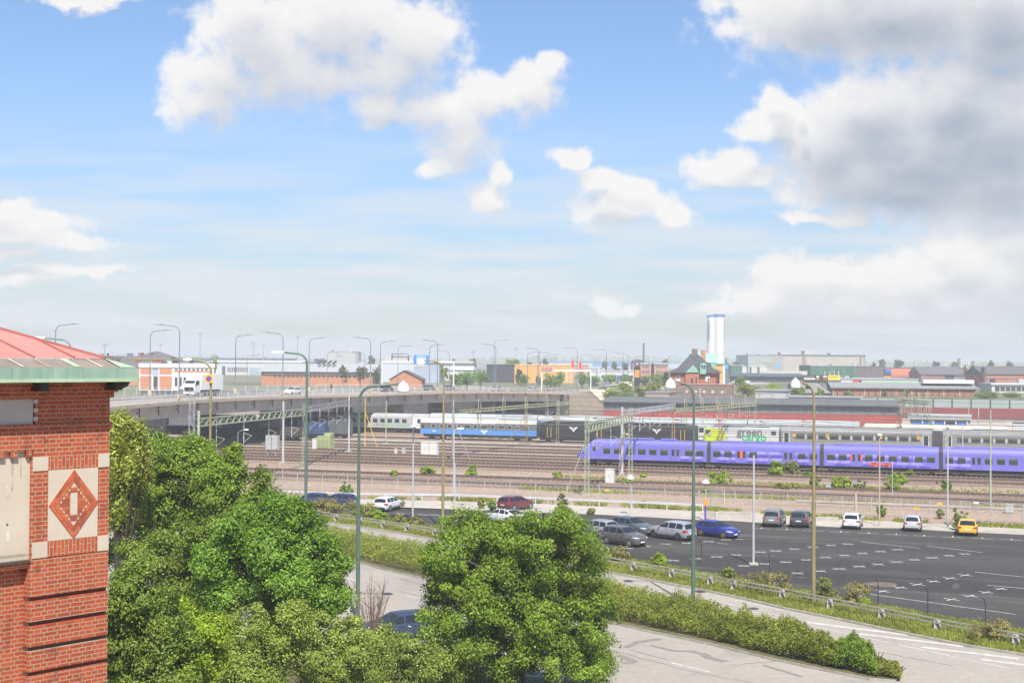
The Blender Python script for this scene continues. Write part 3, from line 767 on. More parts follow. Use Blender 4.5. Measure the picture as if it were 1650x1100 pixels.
CONC = pm('bridge concrete', (.50,.465,.415), .9, .18, .35, stretch=(1, 1, .3)); CONCL = pm('pale bridge edge', (.50,.43,.345), .9, .12, .5); CONCD = pm('concrete toned for shade', (.20,.19,.18), .9, .2, .3)  # CONCD is concrete darkened in colour to imitate shade under the bridge
br = thing('road_bridge', 'long concrete road bridge with pale edge beam crossing over the railway yard', 'bridge', (0, 0, 0))
def strip(m, rows):
    n = len(rows[0]); vs = [p for r_ in rows for p in r_]; fs = []
    for j in range(len(rows) - 1):
        for i in range(n - 1): fs.append((j * n + i, j * n + i + 1, (j + 1) * n + i + 1, (j + 1) * n + i))
    m.add(vs, fs)
m = MB(); strip(m, [offset(EC, 0, -.55), offset(EC, -.02, 0), offset(EC, .45, .02), offset(EC, .46, -.05)]); strip(m, [offset(EC, .9, -.57), offset(EC, 0, -.55)]); m.build('edge_beam', CONCL, br)
m = MB(); strip(m, [offset(EC, .9, -.56), offset(EC, 1.3, -2.7), offset(EC, 9, -2.7), offset(EC, 9.5, -1.1), offset(EC, 15.5, -1.1), offset(EC, 16, -2.7), offset(EC, BW - 1.3, -2.7), offset(EC, BW - .5, -.4), offset(EC, BW, .0)]); m.build('girder', CONC, br)
m = MB(); strip(m, [offset(EC, .45, -.04), offset(EC, 3.2, -.04), offset(EC, 3.2, -.16), offset(EC, 12.0, -.10), offset(EC, 12.0, .05), offset(EC, 12.6, .05), offset(EC, 12.6, -.10), offset(EC, BW - 3.5, -.16), offset(EC, BW - 3.5, -.04), offset(EC, BW, -.02)]); m.build('deck', G['road'], br)
m = MB()
for o_ in (3.6, 8.0, 11.6, 13.2, 17.2, 21.2):
    for i in range(0, len(EC) - 1):
        if o_ in (8.0, 17.2) and i % 3: continue
        a_, c_ = offset(EC, o_, -.125 if o_ < 12 else -.145)[i], offset(EC, o_, -.125 if o_ < 12 else -.145)[i + 1]
        stroke_z = (a_.z, c_.z); d = (c_ - a_); d.z = 0; d.normalize(); s_ = Vector((-d.y, d.x, 0)) * .07
        m.add([a_ - s_ + Vector((0,0,.03)), c_ - s_ + Vector((0,0,.03)), c_ + s_ + Vector((0,0,.03)), a_ + s_ + Vector((0,0,.03))], [(0, 1, 2, 3)])
lm = m.build('lane_marking', G['white'], br); tag(lm, kind='stuff')
# brackets on the girder face, piers
for i in range(1, len(EC) - 1, 2):
    p = offset(EC, .95, -1.15)[i]; d = (EC[i + 1] - EC[i]); d.z = 0; d.normalize(); o = Vector((d.y, -d.x, 0))
    m = MB(); m.bar(p + o * .35 + Vector((0, 0, -.9)), p + o * .35 + Vector((0, 0, .75)), .14); m.bar(p - o * .2 + Vector((0, 0, .4)), p + o * .35 + Vector((0, 0, .4)), .12); m.bar(p - o * .3 + Vector((0, 0, -.2)), p + o * .35 + Vector((0, 0, -.2)), .12)
    m.build('bracket', pm('black steel', (.035,.035,.037), .6, .2, 3), br)
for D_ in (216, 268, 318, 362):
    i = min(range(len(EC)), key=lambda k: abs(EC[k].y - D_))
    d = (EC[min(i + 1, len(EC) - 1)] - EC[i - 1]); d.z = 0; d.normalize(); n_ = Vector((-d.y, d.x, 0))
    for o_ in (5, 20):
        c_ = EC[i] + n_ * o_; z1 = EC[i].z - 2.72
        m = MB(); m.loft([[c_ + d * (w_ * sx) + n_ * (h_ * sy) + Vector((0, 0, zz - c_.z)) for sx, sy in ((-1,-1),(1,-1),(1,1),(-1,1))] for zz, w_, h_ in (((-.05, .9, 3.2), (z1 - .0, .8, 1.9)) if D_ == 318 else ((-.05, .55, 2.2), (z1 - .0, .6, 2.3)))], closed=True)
        m.build('pier', CONCL if D_ == 318 else CONCD, br)  # all piers but the pale one carry the deck's shade in their colour
# railings
RAILM = pm('galvanised rail', (.58,.585,.585), .5, .12, 2, metal=.1)
def railing(name, label, o_, h, step, pm_, every=1, rails=(.35, .7, 1.0)):
    t = thing(name, label, 'railing', (0, 0, 0))
    P = offset(EC, o_, 0.0); m = MB()
    for f in rails: 
        for i in range(len(P) - 1): m.bar(P[i] + Vector((0, 0, h * f)), P[i + 1] + Vector((0, 0, h * f)), .07, .05)
    m.build('rail', pm_, t)
    Q = resample(P, step); me = None
    for q in Q[:100]:
        if me is None:
            mm = MB(); mm.box(-.04, .04, -.04, .04, -.05, h); me = mm.mesh('post', pm_)
        ob('post', me, t, q)
    return t
railing('bridge_railing', 'thin pale railing along the near edge of the road bridge', .22, 1.15, 3.0, RAILM)
railing('bridge_railing', 'low steel barrier along the middle of the bridge deck', 12.3, .85, 4.0, RAILM, rails=(.6, 1.0))
railing('bridge_railing', 'tall pale railing along the far side of the road bridge', BW - .2, 1.5, 3.0, pm('white mesh railing', (.66,.66,.65), .6, .1, 2), rails=(.12, .3, .5, .7, .9, 1.0))
# stone abutment where the bridge meets the town
STONE = brick('rough abutment stone', (.42,.355,.28), (.34,.285,.225), (.25,.21,.17), bw=1.3, rh=.6, ms=.03, squash=1.0, dark=(.25,.20,.16))
a0, a1 = ad(926, 672, 398), ad(971, 672, 392); a0.z = a1.z = 0
t = thing('abutment', 'rough pale stone abutment at the right end of the road bridge', 'abutment', a0, math.atan2((a1 - a0).y, (a1 - a0).x))
w_ = (a1 - a0).length; m = MB(); m.face([(-2, -.1), (w_, -.1), (w_, 4.2), (w_ * .72, 6.4), (w_ * .55, 7.6), (-2, 6.2)], 0, 10); m.build('wing_wall', STONE, t)
m = MB(); m.face([(w_ * .53, 7.62), (w_ + .15, 4.22), (w_ + .15, 4.5), (w_ * .55, 8.0), (w_ * .4, 7.95)], -.15, 10); m.build('coping', CONCL, t)
# ================================================================== VEGETATION
LM = dict(
 mid=leafm('leaf mid green', (0.116,0.202,0.016), (0.259,0.370,0.036), (0.379,0.474,0.064)),
 deep=leafm('leaf deep green', (0.104,0.169,0.018), (0.234,0.319,0.040), (0.338,0.403,0.069)),
 bright=leafm('leaf bright green', (0.094,0.195,0.018), (0.218,0.370,0.036), (0.325,0.455,0.055)),
 lime=leafm('leaf lime', (0.195,0.305,0.016), (0.377,0.494,0.032), (0.494,0.572,0.064)),
 willow=leafm('leaf willow', (0.260,0.305,0.045), (0.468,0.507,0.091), (0.559,0.572,0.136)),
 grey=leafm('leaf grey green', (0.182,0.254,0.032), (0.345,0.436,0.073), (0.481,0.533,0.164)),
 olive=leafm('leaf olive', (0.169,0.195,0.027), (0.325,0.358,0.062), (0.416,0.364,0.091)),
 hedge=leafm('leaf hedge', (0.169,0.215,0.022), (0.325,0.370,0.048), (0.429,0.364,0.082)),
 weed=leafm('leaf dry weed', (0.247,0.215,0.055), (0.416,0.351,0.105), (0.260,0.325,0.064)),
 grass=leafm('grass blade', (0.195,0.240,0.032), (0.351,0.377,0.069), (0.481,0.429,0.127)),
 far=leafm('leaf far', (0.070,0.105,0.021), (0.150,0.190,0.042), (0.190,0.220,0.056)),
)
BARK = pm('bark', (.055,.045,.035), .9, .35, 4, bump=.4, stretch=(1, 1, .25)); TWIG = pm('reddish twig', (.16,.095,.065), .8, .3, 5)
def clumps(lobes, n, per, cr, up=.45, shell=.25, droop=0.0, flat=.8):
    """leaf points and normals: clumps spread over and inside the lobes"""
    L_ = np.array([l[:3] for l in lobes]); Rr = np.array([l[3:6] for l in lobes])
    w = (Rr.prod(axis=1)) ** .62; w /= w.sum()
    idx = nrg.choice(len(lobes), n, p=w)
    d = nrg.normal(size=(n, 3)); d[:, 2] += .25; d /= np.linalg.norm(d, axis=1, keepdims=True)
    r_ = nrg.uniform(0, 1, n) ** shell * nrg.uniform(.82, 1.10, n)
    c = L_[idx] + d * r_[:, None] * Rr[idx]
    cs = cr * nrg.uniform(.6, 1.35, n)
    off = nrg.normal(size=(n, per, 3)); off /= np.linalg.norm(off, axis=2, keepdims=True)
    off *= (nrg.uniform(0, 1, (n, per, 1)) ** .5) * cs[:, None, None]; off[..., 2] *= flat
    if droop:
        dd = nrg.uniform(0, 1, (n, per)); off[..., 2] -= dd * droop; off[..., :2] *= .55
    p = (c[:, None, :] + off).reshape(-1, 3)
    nn = d[:, None, :] * .55 + off / cs[:, None, None] * .55 + np.array([0, 0, up]) + nrg.normal(size=(n, per, 3)) * .45
    return p, nn.reshape(-1, 3), c
def limbs(m, base, top, lobes, r0, n=5, twigs=None):
    base, top = Vector(base), Vector(top)
    mid = base.lerp(top, .5) + Vector((rnd.uniform(-.3, .3), rnd.uniform(-.3, .3), 0))
    m.tube([base, base.lerp(mid, .5), mid, top], [r0, r0 * .8, r0 * .62, r0 * .2], 8)
    for l in lobes:
        t = rnd.uniform(.25, .75); st = base.lerp(mid, t * 2) if t < .5 else mid.lerp(top, t * 2 - 1)
        e = Vector(l[:3]) + Vector((0, 0, l[5] * .4)); k = st.lerp(e, .5) + Vector((rnd.uniform(-.3, .3), rnd.uniform(-.3, .3), .25))
        m.tube([st, k, e], [r0 * .42, r0 * .27, r0 * .07], 6)
def px_lobes(lst, D0, flat=.95):
    out = []
    for i, (x, y, r_) in enumerate(lst):
        D_ = D0 + rnd.uniform(-1.0, 1.0) * r_ * D0 / 2200 * .7
        c = ad(x, y, D_); rr = r_ * D_ / 2200
        out.append((c.x, c.y, c.z, rr, rr, rr * flat))
    return out
def tree(name, label, cat, lobes, base, mt, n, per, cr, leaf, group=None, r0=.16, **k):
    t = thing(name, label, cat, base, 0, group)
    b_ = Vector(base)
    lo = [(l[0] - b_.x, l[1] - b_.y, l[2] - b_.z, *l[3:]) for l in lobes]
    for l in list(lo):
        for _ in range(2):
            a_, el = rnd.uniform(0, 6.28), rnd.uniform(-.1, 1.3); q = rnd.uniform(.26, .42)
            lo.append((l[0] + l[3] * .98 * math.cos(a_) * math.cos(el), l[1] + l[4] * .98 * math.sin(a_) * math.cos(el), l[2] + l[5] * .98 * math.sin(el), l[3] * q, l[4] * q, l[5] * q * 1.25))
    zt = max(l[2] + l[5] * .8 for l in lo); top = max(lo, key=lambda l: l[2])
    p, nn, c = clumps(lo, n, per, cr, **k)
    leaves('crown', p, nn, leaf, LM[mt], t, z0=.02)
    m = MB(); limbs(m, (0, 0, -.1), (top[0], top[1], top[2] + top[5] * .3), lo[:26], r0); m.build('trunk', BARK, t)
    return t
def gp(x, D_):
    p = ad(x, 900, D_); p.z = 0; return p
g_ = 'trees in front of the road'
tree('maple_tree', 'large round dense green tree in the middle of the photo beside the road', 'tree',
     px_lobes([(745,905,66),(765,858,36),(715,900,38),(810,900,58),(895,890,66),(925,872,40),(905,858,24),(830,985,105),(735,985,58),(925,965,52),(860,1080,120),(945,1060,44),(735,1070,60),(930,1010,52),(965,1090,32),(790,860,30),(952,905,26),(700,960,26),(800,945,66),(870,935,56),(795,1055,78),(760,1010,56),(905,1035,66),(840,905,46),(835,868,38),(862,872,34),(800,868,30),(850,1000,70),(700,1020,34)], 64), gp(832, 64), 'mid', 880, 270, .54, .115, g_, .26)
tree('willow_tree', 'pale yellow green weeping willow right behind the brick building', 'tree',
     px_lobes([(192,684,26),(212,692,22),(190,735,34),(218,735,22),(196,790,36)], 66), gp(200, 66), 'willow', 220, 150, .5, .15, g_, .22, droop=1.3)
tree('broadleaf_tree', 'tall mid green tree next to the brick building wall', 'tree',
     px_lobes([(262,738,44),(292,742,38),(235,800,52),(305,785,56),(270,850,70),(200,860,55),(340,765,36),(330,840,50),(318,735,28),(355,810,40)], 70), gp(270, 70), 'mid', 460, 190, .52, .13, g_, .2)
tree('sapling', 'slim upright light green sapling rising above the other trees', 'tree',
     px_lobes([(376,722,11),(380,745,18),(364,772,26),(395,800,30),(350,800,34),(416,800,20),(418,768,12),(372,835,34),(410,835,30),(340,770,22)], 64), gp(385, 64), 'mid', 200, 110, .40, .125, g_, .08)
tree('maple_tree', 'bright green full crowned tree left of the green lamp post', 'tree',
     px_lobes([(472,830,30),(440,822,24),(495,845,22),(410,850,34),(430,885,46),(500,885,40),(528,920,28),(548,912,15),(470,940,52),(400,935,44),(520,970,38),(350,905,38),(450,995,48),(375,870,30),(545,965,20),(360,960,40),(425,960,30)], 59), gp(450, 59), 'bright', 600, 270, .50, .115, g_, .24)
tree('broadleaf_tree', 'dark green tree between the brick building and the bright tree', 'tree',
     px_lobes([(290,920,56),(240,905,48),(335,890,50),(330,960,50),(280,980,50),(370,840,34),(345,1000,40)], 63), gp(300, 63), 'deep', 400, 170, .52, .13, g_, .18)
tree('bush', 'dark small leaved bush at the foot of the brick building', 'bush',
     px_lobes([(210,960,44),(248,1000,58),(200,1040,60),(265,1085,60),(215,1110,60)], 48), gp(230, 48), 'deep', 380, 170, .42, .105, g_, .12)
tree('bush', 'lime green young bush in front of the darker trees', 'bush',
     px_lobes([(305,1015,34),(290,1065,44),(330,1060,34),(342,1015,24),(310,1100,40)], 50), gp(305, 50), 'lime', 230, 160, .40, .105, g_, .1)
def rose(lab, lst, D_, x):
    return tree('rose_bush', lab, 'bush', px_lobes(lst, D_), gp(x, D_), 'grey', 54 * len(lst), 150, .42, .10, 'rose bushes along the verge', .07)
rose('grey green rose bush left of the blue car, next to the lime bush', [(395,1020,40),(430,1070,56),(365,1070,46),(455,1012,40),(400,1100,50)], 55, 410)
rose('grey green rose bush in front of the blue car bonnet', [(505,1012,36),(555,1032,36),(515,1072,54),(580,1065,50),(480,1040,40),(540,1100,50)], 57, 530)
rose('grey green rose bush between the blue car and the large round tree', [(615,1046,34),(660,1055,34),(640,1095,50),(700,1085,44)], 61, 655)
fl = MB()
for _ in range(45):
    p = ad(rnd.uniform(430, 690), rnd.uniform(1005, 1090), 55.5 + rnd.uniform(-.8, .8)); fl.lathe([(.015, -.02), (.032, .0), (.015, .02)], p, 5)
tag(fl.build('blossom', pm('white blossom', (.75,.72,.66), .7, .1, 5)), 'small white blossoms scattered over the rose bushes', None, None, 'stuff')
# bare twiggy shrub and an orange dead stem
t = thing('bare_shrub', 'leafless reddish twiggy shrub standing in front of the blue car', 'shrub', gp(600, 74))
m = MB()
for k in range(30):
    a = rnd.uniform(0, 6.28); l_ = rnd.uniform(2.6, 4.6); sx, sy = math.cos(a) * rnd.uniform(.2, 1.3), math.sin(a) * rnd.uniform(.1, .7)
    q = [Vector((sx * .15, sy * .15, 0)), Vector((sx * .45, sy * .4, l_ * .5)), Vector((sx, sy, l_))]
    m.tube(q, [.03, .02, .006], 5)
    for _ in range(5):
        s_ = q[1].lerp(q[2], rnd.uniform(0, .9)); m.tube([s_, s_ + Vector((rnd.uniform(-.5, .5), rnd.uniform(-.4, .4), rnd.uniform(.3, .8)))], [.011, .004], 4)
m.build('stem', TWIG, t)
# small bushes in the yard and the car park edge: base point, width, height (metres from the photo)
def bush(label, x, yb, w, h, mt='olive', n=None, group='bushes around the railway tracks', cat='bush', leaf=None):
    p = at(x, yb); s_ = p.y / 2200; rw, rh = w * s_ / 2, h * s_
    t = thing('bush', label, cat, p, 0, group)
    lo = [(rnd.uniform(-.45, .45) * rw, rnd.uniform(-.3, .3) * rw, rh * rnd.uniform(.3, .6), rw * rnd.uniform(.5, .75), rw * .6, rh * rnd.uniform(.38, .55)) for _ in range(6)]
    n = n or int(26 + 14 * rw)
    q, nn, c = clumps(lo, n, 46, max(.2, rw * .2))
    leaves('foliage', q, nn, leaf or max(.12, .0022 * p.y * .55), LM[mt], t, z0=.02)
    m = MB()
    for l in lo: m.tube([(0, 0, -.05), (l[0] * .5, l[1] * .5, l[2] * .6), (l[0], l[1], l[2] + l[5] * .6)], [.05, .03, .01], 5)
    m.build('stem', BARK, t)
    return t
BL = [("round yellow green bush on the gravel strip left of the tall lamp pole",1157,781,44,27,'lime'),("tall left bush of the pair growing against the purple train",1248,765,34,23,'lime'),("right bush of the pair growing against the purple train",1275,765,30,25,'olive'),
 ("low dark bush right of the pair at the purple train",1302,769,18,10,'bright'),("bushy clump right of the brown lamp pole on the gravel",1355,788,40,26,'lime'),("small bush beside the grey signal box on the gravel",1386,788,18,14,'olive'),
 ("wide bushy clump below the purple train's orange arrow",1445,789,48,28,'lime'),("little bush touching the purple train's underside",1468,769,20,13,'olive'),("dark upright bush on the gravel at the far right",1521,790,22,22,'mid'),
 ("low weed tuft left of the two grey cabinets' pole",690,766,34,13,'lime'),("short weed tuft on the gravel in line with the olive lamp pole",760,766,24,11,'lime'),("thin dark shrub on the gravel strip",762,764,9,16,'mid'),("tiny weed tuft far left on the gravel strip",635,767,14,9,'lime'),
 ("bright bush in front of the railway fence on the left",558,799,28,20,'bright'),("weed tuft on the gravel under the purple train's nose",900,771,18,10,'lime'),("flat weed tuft beside the grey relay cabinet",1036,768,12,6,'lime'),("green tuft behind the white relay cabinet",1010,779,20,8,'lime'),
 ("weedy clump on the gravel below the tall olive pole",1312,786,26,22,'olive'),("low green strip of weeds left of the brown lamp pole",1270,788,44,10,'olive'),("thin shrub by the fence right of the white hatchback",1420,832,14,20,'mid'),("bush beside the yellow car's left rear",1548,853,34,34,'deep'),("small bush near the fence by the yellow signal",1515,834,14,14,'olive'),
 ("tall thin shrub at the car park edge right of the red estate car",905,826,20,34,'olive'),("small shrub right of the thin tall shrub",953,828,12,9,'olive'),("low shrub beside the white saloon and red estate",792,822,14,14,'bright'),("bushy weed left of the white saloon car",775,818,14,18,'olive'),("weed by the concrete strip right of the white estate car",645,815,12,10,'olive'),
 ("weed clump at the fence right of the small bell lamp",1037,815,14,8,'olive'),("weeds between the grey parked cars and the fence",1137,795,10,8,'lime')]
for a in BL: bush(*a)
VL = [("rounded leafy bush behind the guard rail in front of the car park",1063,912,34,24,'lime'),("leafy bush leaning over the guard rail",1176,934,28,20,'grey'),("dry brown bush left of the rounded bush",1000,905,40,28,'weed'),("brown weedy thicket left of the olive lamp pole",1232,951,92,34,'weed'),("dark sprig bush right of the olive lamp pole",1327,964,32,42,'olive'),
 ("brown weedy thicket right of the olive lamp pole",1366,973,80,34,'weed'),("low green bush at the right end of the thicket",1395,976,22,14,'lime'),("dry thicket at the left end of the guard rail",530,828,64,28,'weed'),("dry bushy thicket behind the left guard rail",580,834,70,26,'olive'),("green bush behind the left guard rail",610,838,34,16,'lime'),("low green shrub at the car park's left corner",642,843,28,16,'olive'),("dry shrub by the light pole base behind the left guard rail",672,846,26,14,'weed'),("dry brush at the far right end of the guard rail",1600,1032,80,36,'weed')]
for a in VL: bush(*a, group='bushes along the guard rail')
# the median hedge
def interp(pts, x):
    xs = [p[0] for p in pts]; ys = [p[1] for p in pts]
    return float(np.interp(x, xs, ys))
def hedge(name, label, x0, x1, n, mt, hmax, leaf, mound=False):
    base = at((x0 + x1) / 2, interp(KERB_NEAR, (x0 + x1) / 2) - 15)
    t = thing(name, label, 'hedge', base, 0)
    P = np.empty((n, 3)); NN = nrg.normal(size=(n, 3)) * .5
    xs = nrg.uniform(x0, x1, n); vs = nrg.uniform(.07, .97, n)
    from mathutils import noise as mn
    i = 0
    grid = np.linspace(x0, x1, 60); A_ = np.array([at(x, interp(KERB_NEAR, x))[:] for x in grid]); B_ = np.array([at(x, interp(SLIP_NEAR, x))[:] for x in grid])
    for i in range(n):
        f = (xs[i] - x0) / (x1 - x0) * 59; k = min(58, int(f)); f -= k
        a = A_[k] * (1 - f) + A_[k + 1] * f; b_ = B_[k] * (1 - f) + B_[k + 1] * f
        p = a * (1 - vs[i]) + b_ * vs[i]
        h = hmax * (math.sin(math.pi * (vs[i] * .86 + .07)) ** .45) * (.74 + .50 * mn.noise(Vector((p[0] * .55, p[1] * .55, 3))) + .45 * mn.noise(Vector((p[0] * 1.5, p[1] * 1.5, 9))) + .2 * mn.noise(Vector((p[0] * 4, p[1] * 4, 5))))
        if mound: h *= max(0, 1 - ((xs[i] - (x0 + x1) / 2) / ((x1 - x0) / 2)) ** 4) ** .5
        z = h * (1 - .75 * nrg.uniform() ** 1.8) + .12
        P[i] = (p[0] - base.x, p[1] - base.y, max(.05, z)); NN[i, 2] += .9
    leaves('foliage', P, NN, leaf, LM[mt], t, z0=.02)
    m = MB()
    for k in range(0, 59, 2):
        c = (A_[k] * .5 + B_[k] * .5); m.tube([(c[0] - base.x, c[1] - base.y, 0), (c[0] - base.x + rnd.uniform(-.6, .6), c[1] - base.y + rnd.uniform(-.6, .6), hmax * .7)], [.04, .015], 5)
    m.build('stem', BARK, t)
hedge('hedge', 'long low olive green hedge on the median strip between the two roads', 400, 1345, 165000, 'hedge', 1.55, .115)
hedge('hedge', 'rounded green leafy end of the hedge at the tip of the median', 1325, 1415, 18000, 'mid', 1.5, .115, True)
hedge('hedge', 'small brown green tail of low shrubs at the very tip of the median', 1408, 1452, 4500, 'olive', .8, .11, True)
# grass
def blades(name, label, polyf, n, h, mt, width=.035):
    v = np.empty((n, 3, 3), np.float32); k = 0
    for i in range(n):
        p = polyf(); a = rnd.uniform(0, 6.28); hh = h * rnd.uniform(.4, 1.3); dx, dy = math.cos(a) * width, math.sin(a) * width
        v[i, 0] = (p[0] - dx, p[1] - dy, p[2]); v[i, 1] = (p[0] + dx, p[1] + dy, p[2]); v[i, 2] = (p[0] + rnd.uniform(-.5, .5) * hh, p[1] + rnd.uniform(-.5, .5) * hh, p[2] + hh)
    me = bpy.data.meshes.new(name); me.vertices.add(n * 3); me.vertices.foreach_set('co', v.reshape(-1))
    me.loops.add(n * 3); me.loops.foreach_set('vertex_index', np.arange(n * 3, dtype=np.int32))
    me.polygons.add(n); me.polygons.foreach_set('loop_start', np.arange(0, n * 3, 3, dtype=np.int32)); me.materials.append(LM[mt]); me.update(calc_edges=True)
    return tag(ob(name, me), label, None, None, 'stuff')
def between(A, B, x0, x1, z=.03):
    def f():
        x = rnd.uniform(x0, x1); v = rnd.uniform(.02, .98); p = at(x, interp(A, x)).lerp(at(x, interp(B, x)), v); return (p.x, p.y, z)
    return f
blades('grass', 'rough green grass on the verge under the guard rail', between(SLIP_FAR, LOT_FRONT, 470, 1690), 70000, .2, 'grass', .04)
_sl = [(520,800.5),(740,803),(863,806.5),(1018,812),(1126,818),(1180,820),(1357,832),(1541,842),(1690,848)]
def fencegrass():
    while True:
        x = rnd.uniform(520, 1690)
        if math.sin(x * .061) + math.sin(x * .023 + 2) + .6 * math.sin(x * .17) > rnd.uniform(-1.2, 1.0): break
    v = rnd.uniform(-.4, 1.1); p = at(x, interp(STRIP_BACK, x)).lerp(at(x, interp(_sl, x)), v); return (p.x, p.y, -.03)
blades('grass', 'thin line of dry grass along the foot of the railway fence', fencegrass, 9000, .32, 'grass', .06)
def gravelgrass():
    while True:
        s = rnd.uniform(-55, 95); d = rnd.choice([rnd.gauss(180.5, 1.2), rnd.gauss(180.5, 2.0), rnd.gauss(222.5, 1.3), rnd.gauss(239, 1.2), rnd.gauss(247, 1.5), rnd.gauss(163.0, .8)])
        if math.sin(s * .21 + d) + math.sin(s * .083 + 1.3 * d) > .35 or rnd.random() < .12: break
    p = tp(s, d); return (p.x, p.y, -.05)
blades('grass', 'patchy weeds growing in the gravel between the railway tracks', gravelgrass, 26000, .38, 'grass', .075)
# ================================================================== LAMPS, POLES, FENCES, OVERHEAD LINE
GREENP = pm('dark green paint', (.10,.155,.125), .5, .15, 2, metal=.2); OLIVE = pm('olive brown pole', (.245,.205,.095), .7, .2, 2); STEEL = pm('grey steel', (.36,.37,.375), .5, .15, 2, metal=.3)
WHITE = pm('white enamel', (.74,.74,.72), .4, .06, 2); PALEP = pm('pale steel pole', (.50,.51,.52), .5, .1, 1.5, metal=.2); LGREEN = pm('light green paint', (.33,.38,.27), .75, .2, 2); YGREEN = pm('yellow green paint', (.38,.385,.25), .7, .2, 2)
RUSTP = pm('rusty orange paint', (.42,.25,.12), .8, .3, 2); DARKM = pm('dark metal', (.045,.045,.048), .5, .2, 3); LENS = pm('lamp lens', (.60,.60,.56), .3, .1, 3); YEL = pm('yellow paint', (.68,.42,.05), .6, .1, 4); PINKP = pm('primer pink pole', (.48,.36,.30), .7, .15, 2)
BLUEP = pm('sign blue', (.03,.10,.42), .5, .1, 4); REDP = pm('sign red', (.52,.06,.05), .5, .1, 4)
BLP = pm('blue grey pole', (.19,.235,.25), .5, .12, 2, metal=.2)
def bell_lamp(label, x, ybase, D_, ztop, reach, mt, r=.15, bell=.38, base=None):
    p = base or gp(x, D_); p.z = 0
    t = thing('street_lamp', label, 'street lamp', p, 0, 'gooseneck street lamps')
    m = MB(); m.tube([(0, 0, -.05), (0, 0, ztop * .45)], r, 12); m.tube([(0, 0, ztop * .45), (0, 0, ztop - 1.2)], [r * .8, r * .62], 12); m.build('pole', mt, t)
    sg = 1 if reach > 0 else -1; q = [(0, 0, ztop - 1.2)]
    for k in range(1, 7):
        a = k / 6 * math.pi / 2; q.append((sg * .75 * (1 - math.cos(a)), 0, ztop - 1.2 + .95 * math.sin(a)))
    q += [(reach * .6, 0, ztop - .17), (reach, 0, ztop - .05)]
    m = MB(); m.tube(q, [r * .62] * 7 + [r * .5, r * .42], 10); m.build('arm', mt, t)
    m = MB(); m.lathe([(.03, .14), (.06, .08), (.10, .03), (bell * .45, .0), (bell * .74, -.10), (bell * .90, -.28), (bell, -.46), (bell * 1.02, -.58), (bell * .93, -.58), (.05, -.50)], (reach, 0, ztop), 20); m.build('lamp_shade', WHITE, t)
    return t
def cobra(m, x, y, z, sg, L_=.75, w_=.17):
    m.loft([[(x + sg * a * L_, y - w_ * s_, z - .10 * s_), (x + sg * a * L_, y - w_ * s_ * .6, z + .09 * s_), (x + sg * a * L_, y + w_ * s_ * .6, z + .09 * s_), (x + sg * a * L_, y + w_ * s_, z - .10 * s_)] for a, s_ in ((0, .5), (.2, .9), (.6, 1), (.9, .8), (1, .45))], closed=True)
bell_lamp('tall dark green lamp post whose arm bends right, beside the blue car', 577, 1000, 84, 14.65, 2.7, GREENP, .13)
bell_lamp('tall dark green lamp post with white bell lamp standing in the hedge', 1117, 975, 90, 14.85, -1.55, GREENP, .125, .36)
bell_lamp('tall olive brown lamp post with white bell lamp by the guard rail', 1311, 970, 91.4, 14.9, -1.25, OLIVE, .14, .34)
bell_lamp('olive lamp post with bell lamp behind the large round tree', 713, 842, 130, 16.15, -2.2, OLIVE, .14, .40)
def arm_lamp(label, x, D_, ytop, xhead, mt, r=.13, L_=.9, group='flat headed street lamps'):
    p = gp(x, D_); h = ad(x, ytop, D_).z; reach = ad(xhead, ytop, D_).x - p.x; sg = 1 if reach > 0 else -1
    t = thing('street_lamp', label, 'street lamp', p, 0, group)
    m = MB(); m.tube([(0, 0, -.05), (0, 0, h * .5)], r, 12); m.tube([(0, 0, h * .5), (0, 0, h - 1.0)], r * .75, 12); m.build('pole', mt, t)
    q = [(0, 0, h - 1.0)] + [(sg * .9 * (1 - math.cos(k / 6 * math.pi / 2)), 0, h - 1.0 + .9 * math.sin(k / 6 * math.pi / 2)) for k in range(1, 7)] + [(reach, 0, h + .02)]
    m = MB(); m.tube(q, r * .6, 8); m.build('arm', mt, t)
    m = MB(); cobra(m, reach, 0, h + .05, sg, L_, .22); m.build('lamp_head', WHITE, t)
    return t
arm_lamp('green lamp post with flat white head in front of the bridge', 492, 122, 568, 458, GREENP, .14, 1.1)
arm_lamp('lamp post with flat white head rising behind the pink roof', 111, 118, 545, 72, BLP, .13, 1.0)
t = arm_lamp('brown lamp post with very long arm and a yellow parking sign', 337, 112, 580, 309, OLIVE, .13, .7)
h_ = ad(337, 580, 112).z; m = MB(); m.tube([(-1.2, 0, h_ - .02), (-6.9, 0, h_ + .05)], .06, 6); m.build('arm', OLIVE, t)
def parking_sign(label, x, y, D_, s_=.6):
    c = ad(x, y, D_ - .25); t = thing('traffic_sign', label, 'traffic sign', c, 0, 'yellow parking signs')
    m = MB(); m.box(-s_ / 2, s_ / 2, -.02, .02, -s_ * .55, s_ * .55); m.build('sign_plate', YEL, t)
    m = MB(); m.face([(.40 * s_ * math.cos(a), .40 * s_ * math.sin(a)) for a in [k * math.pi / 8 for k in range(16)]], -.032, -.021); m.build('ring', REDP, t)
    m = MB(); m.face([(.30 * s_ * math.cos(a), .30 * s_ * math.sin(a)) for a in [k * math.pi / 8 for k in range(16)]], -.042, -.033); m.build('disc', BLUEP, t)
    m = MB(); m.bar((-.17 * s_, -.047, .17 * s_), (.17 * s_, -.047, -.17 * s_), .008, .07 * s_); m.build('stroke', REDP, t)
    m = MB(); m.box(-.03, .03, .021, .24, -.05, .05); m.build('bracket', STEEL, t)
parking_sign('square yellow no parking sign on the brown lamp post in front of the truck', 336.5, 610, 112)
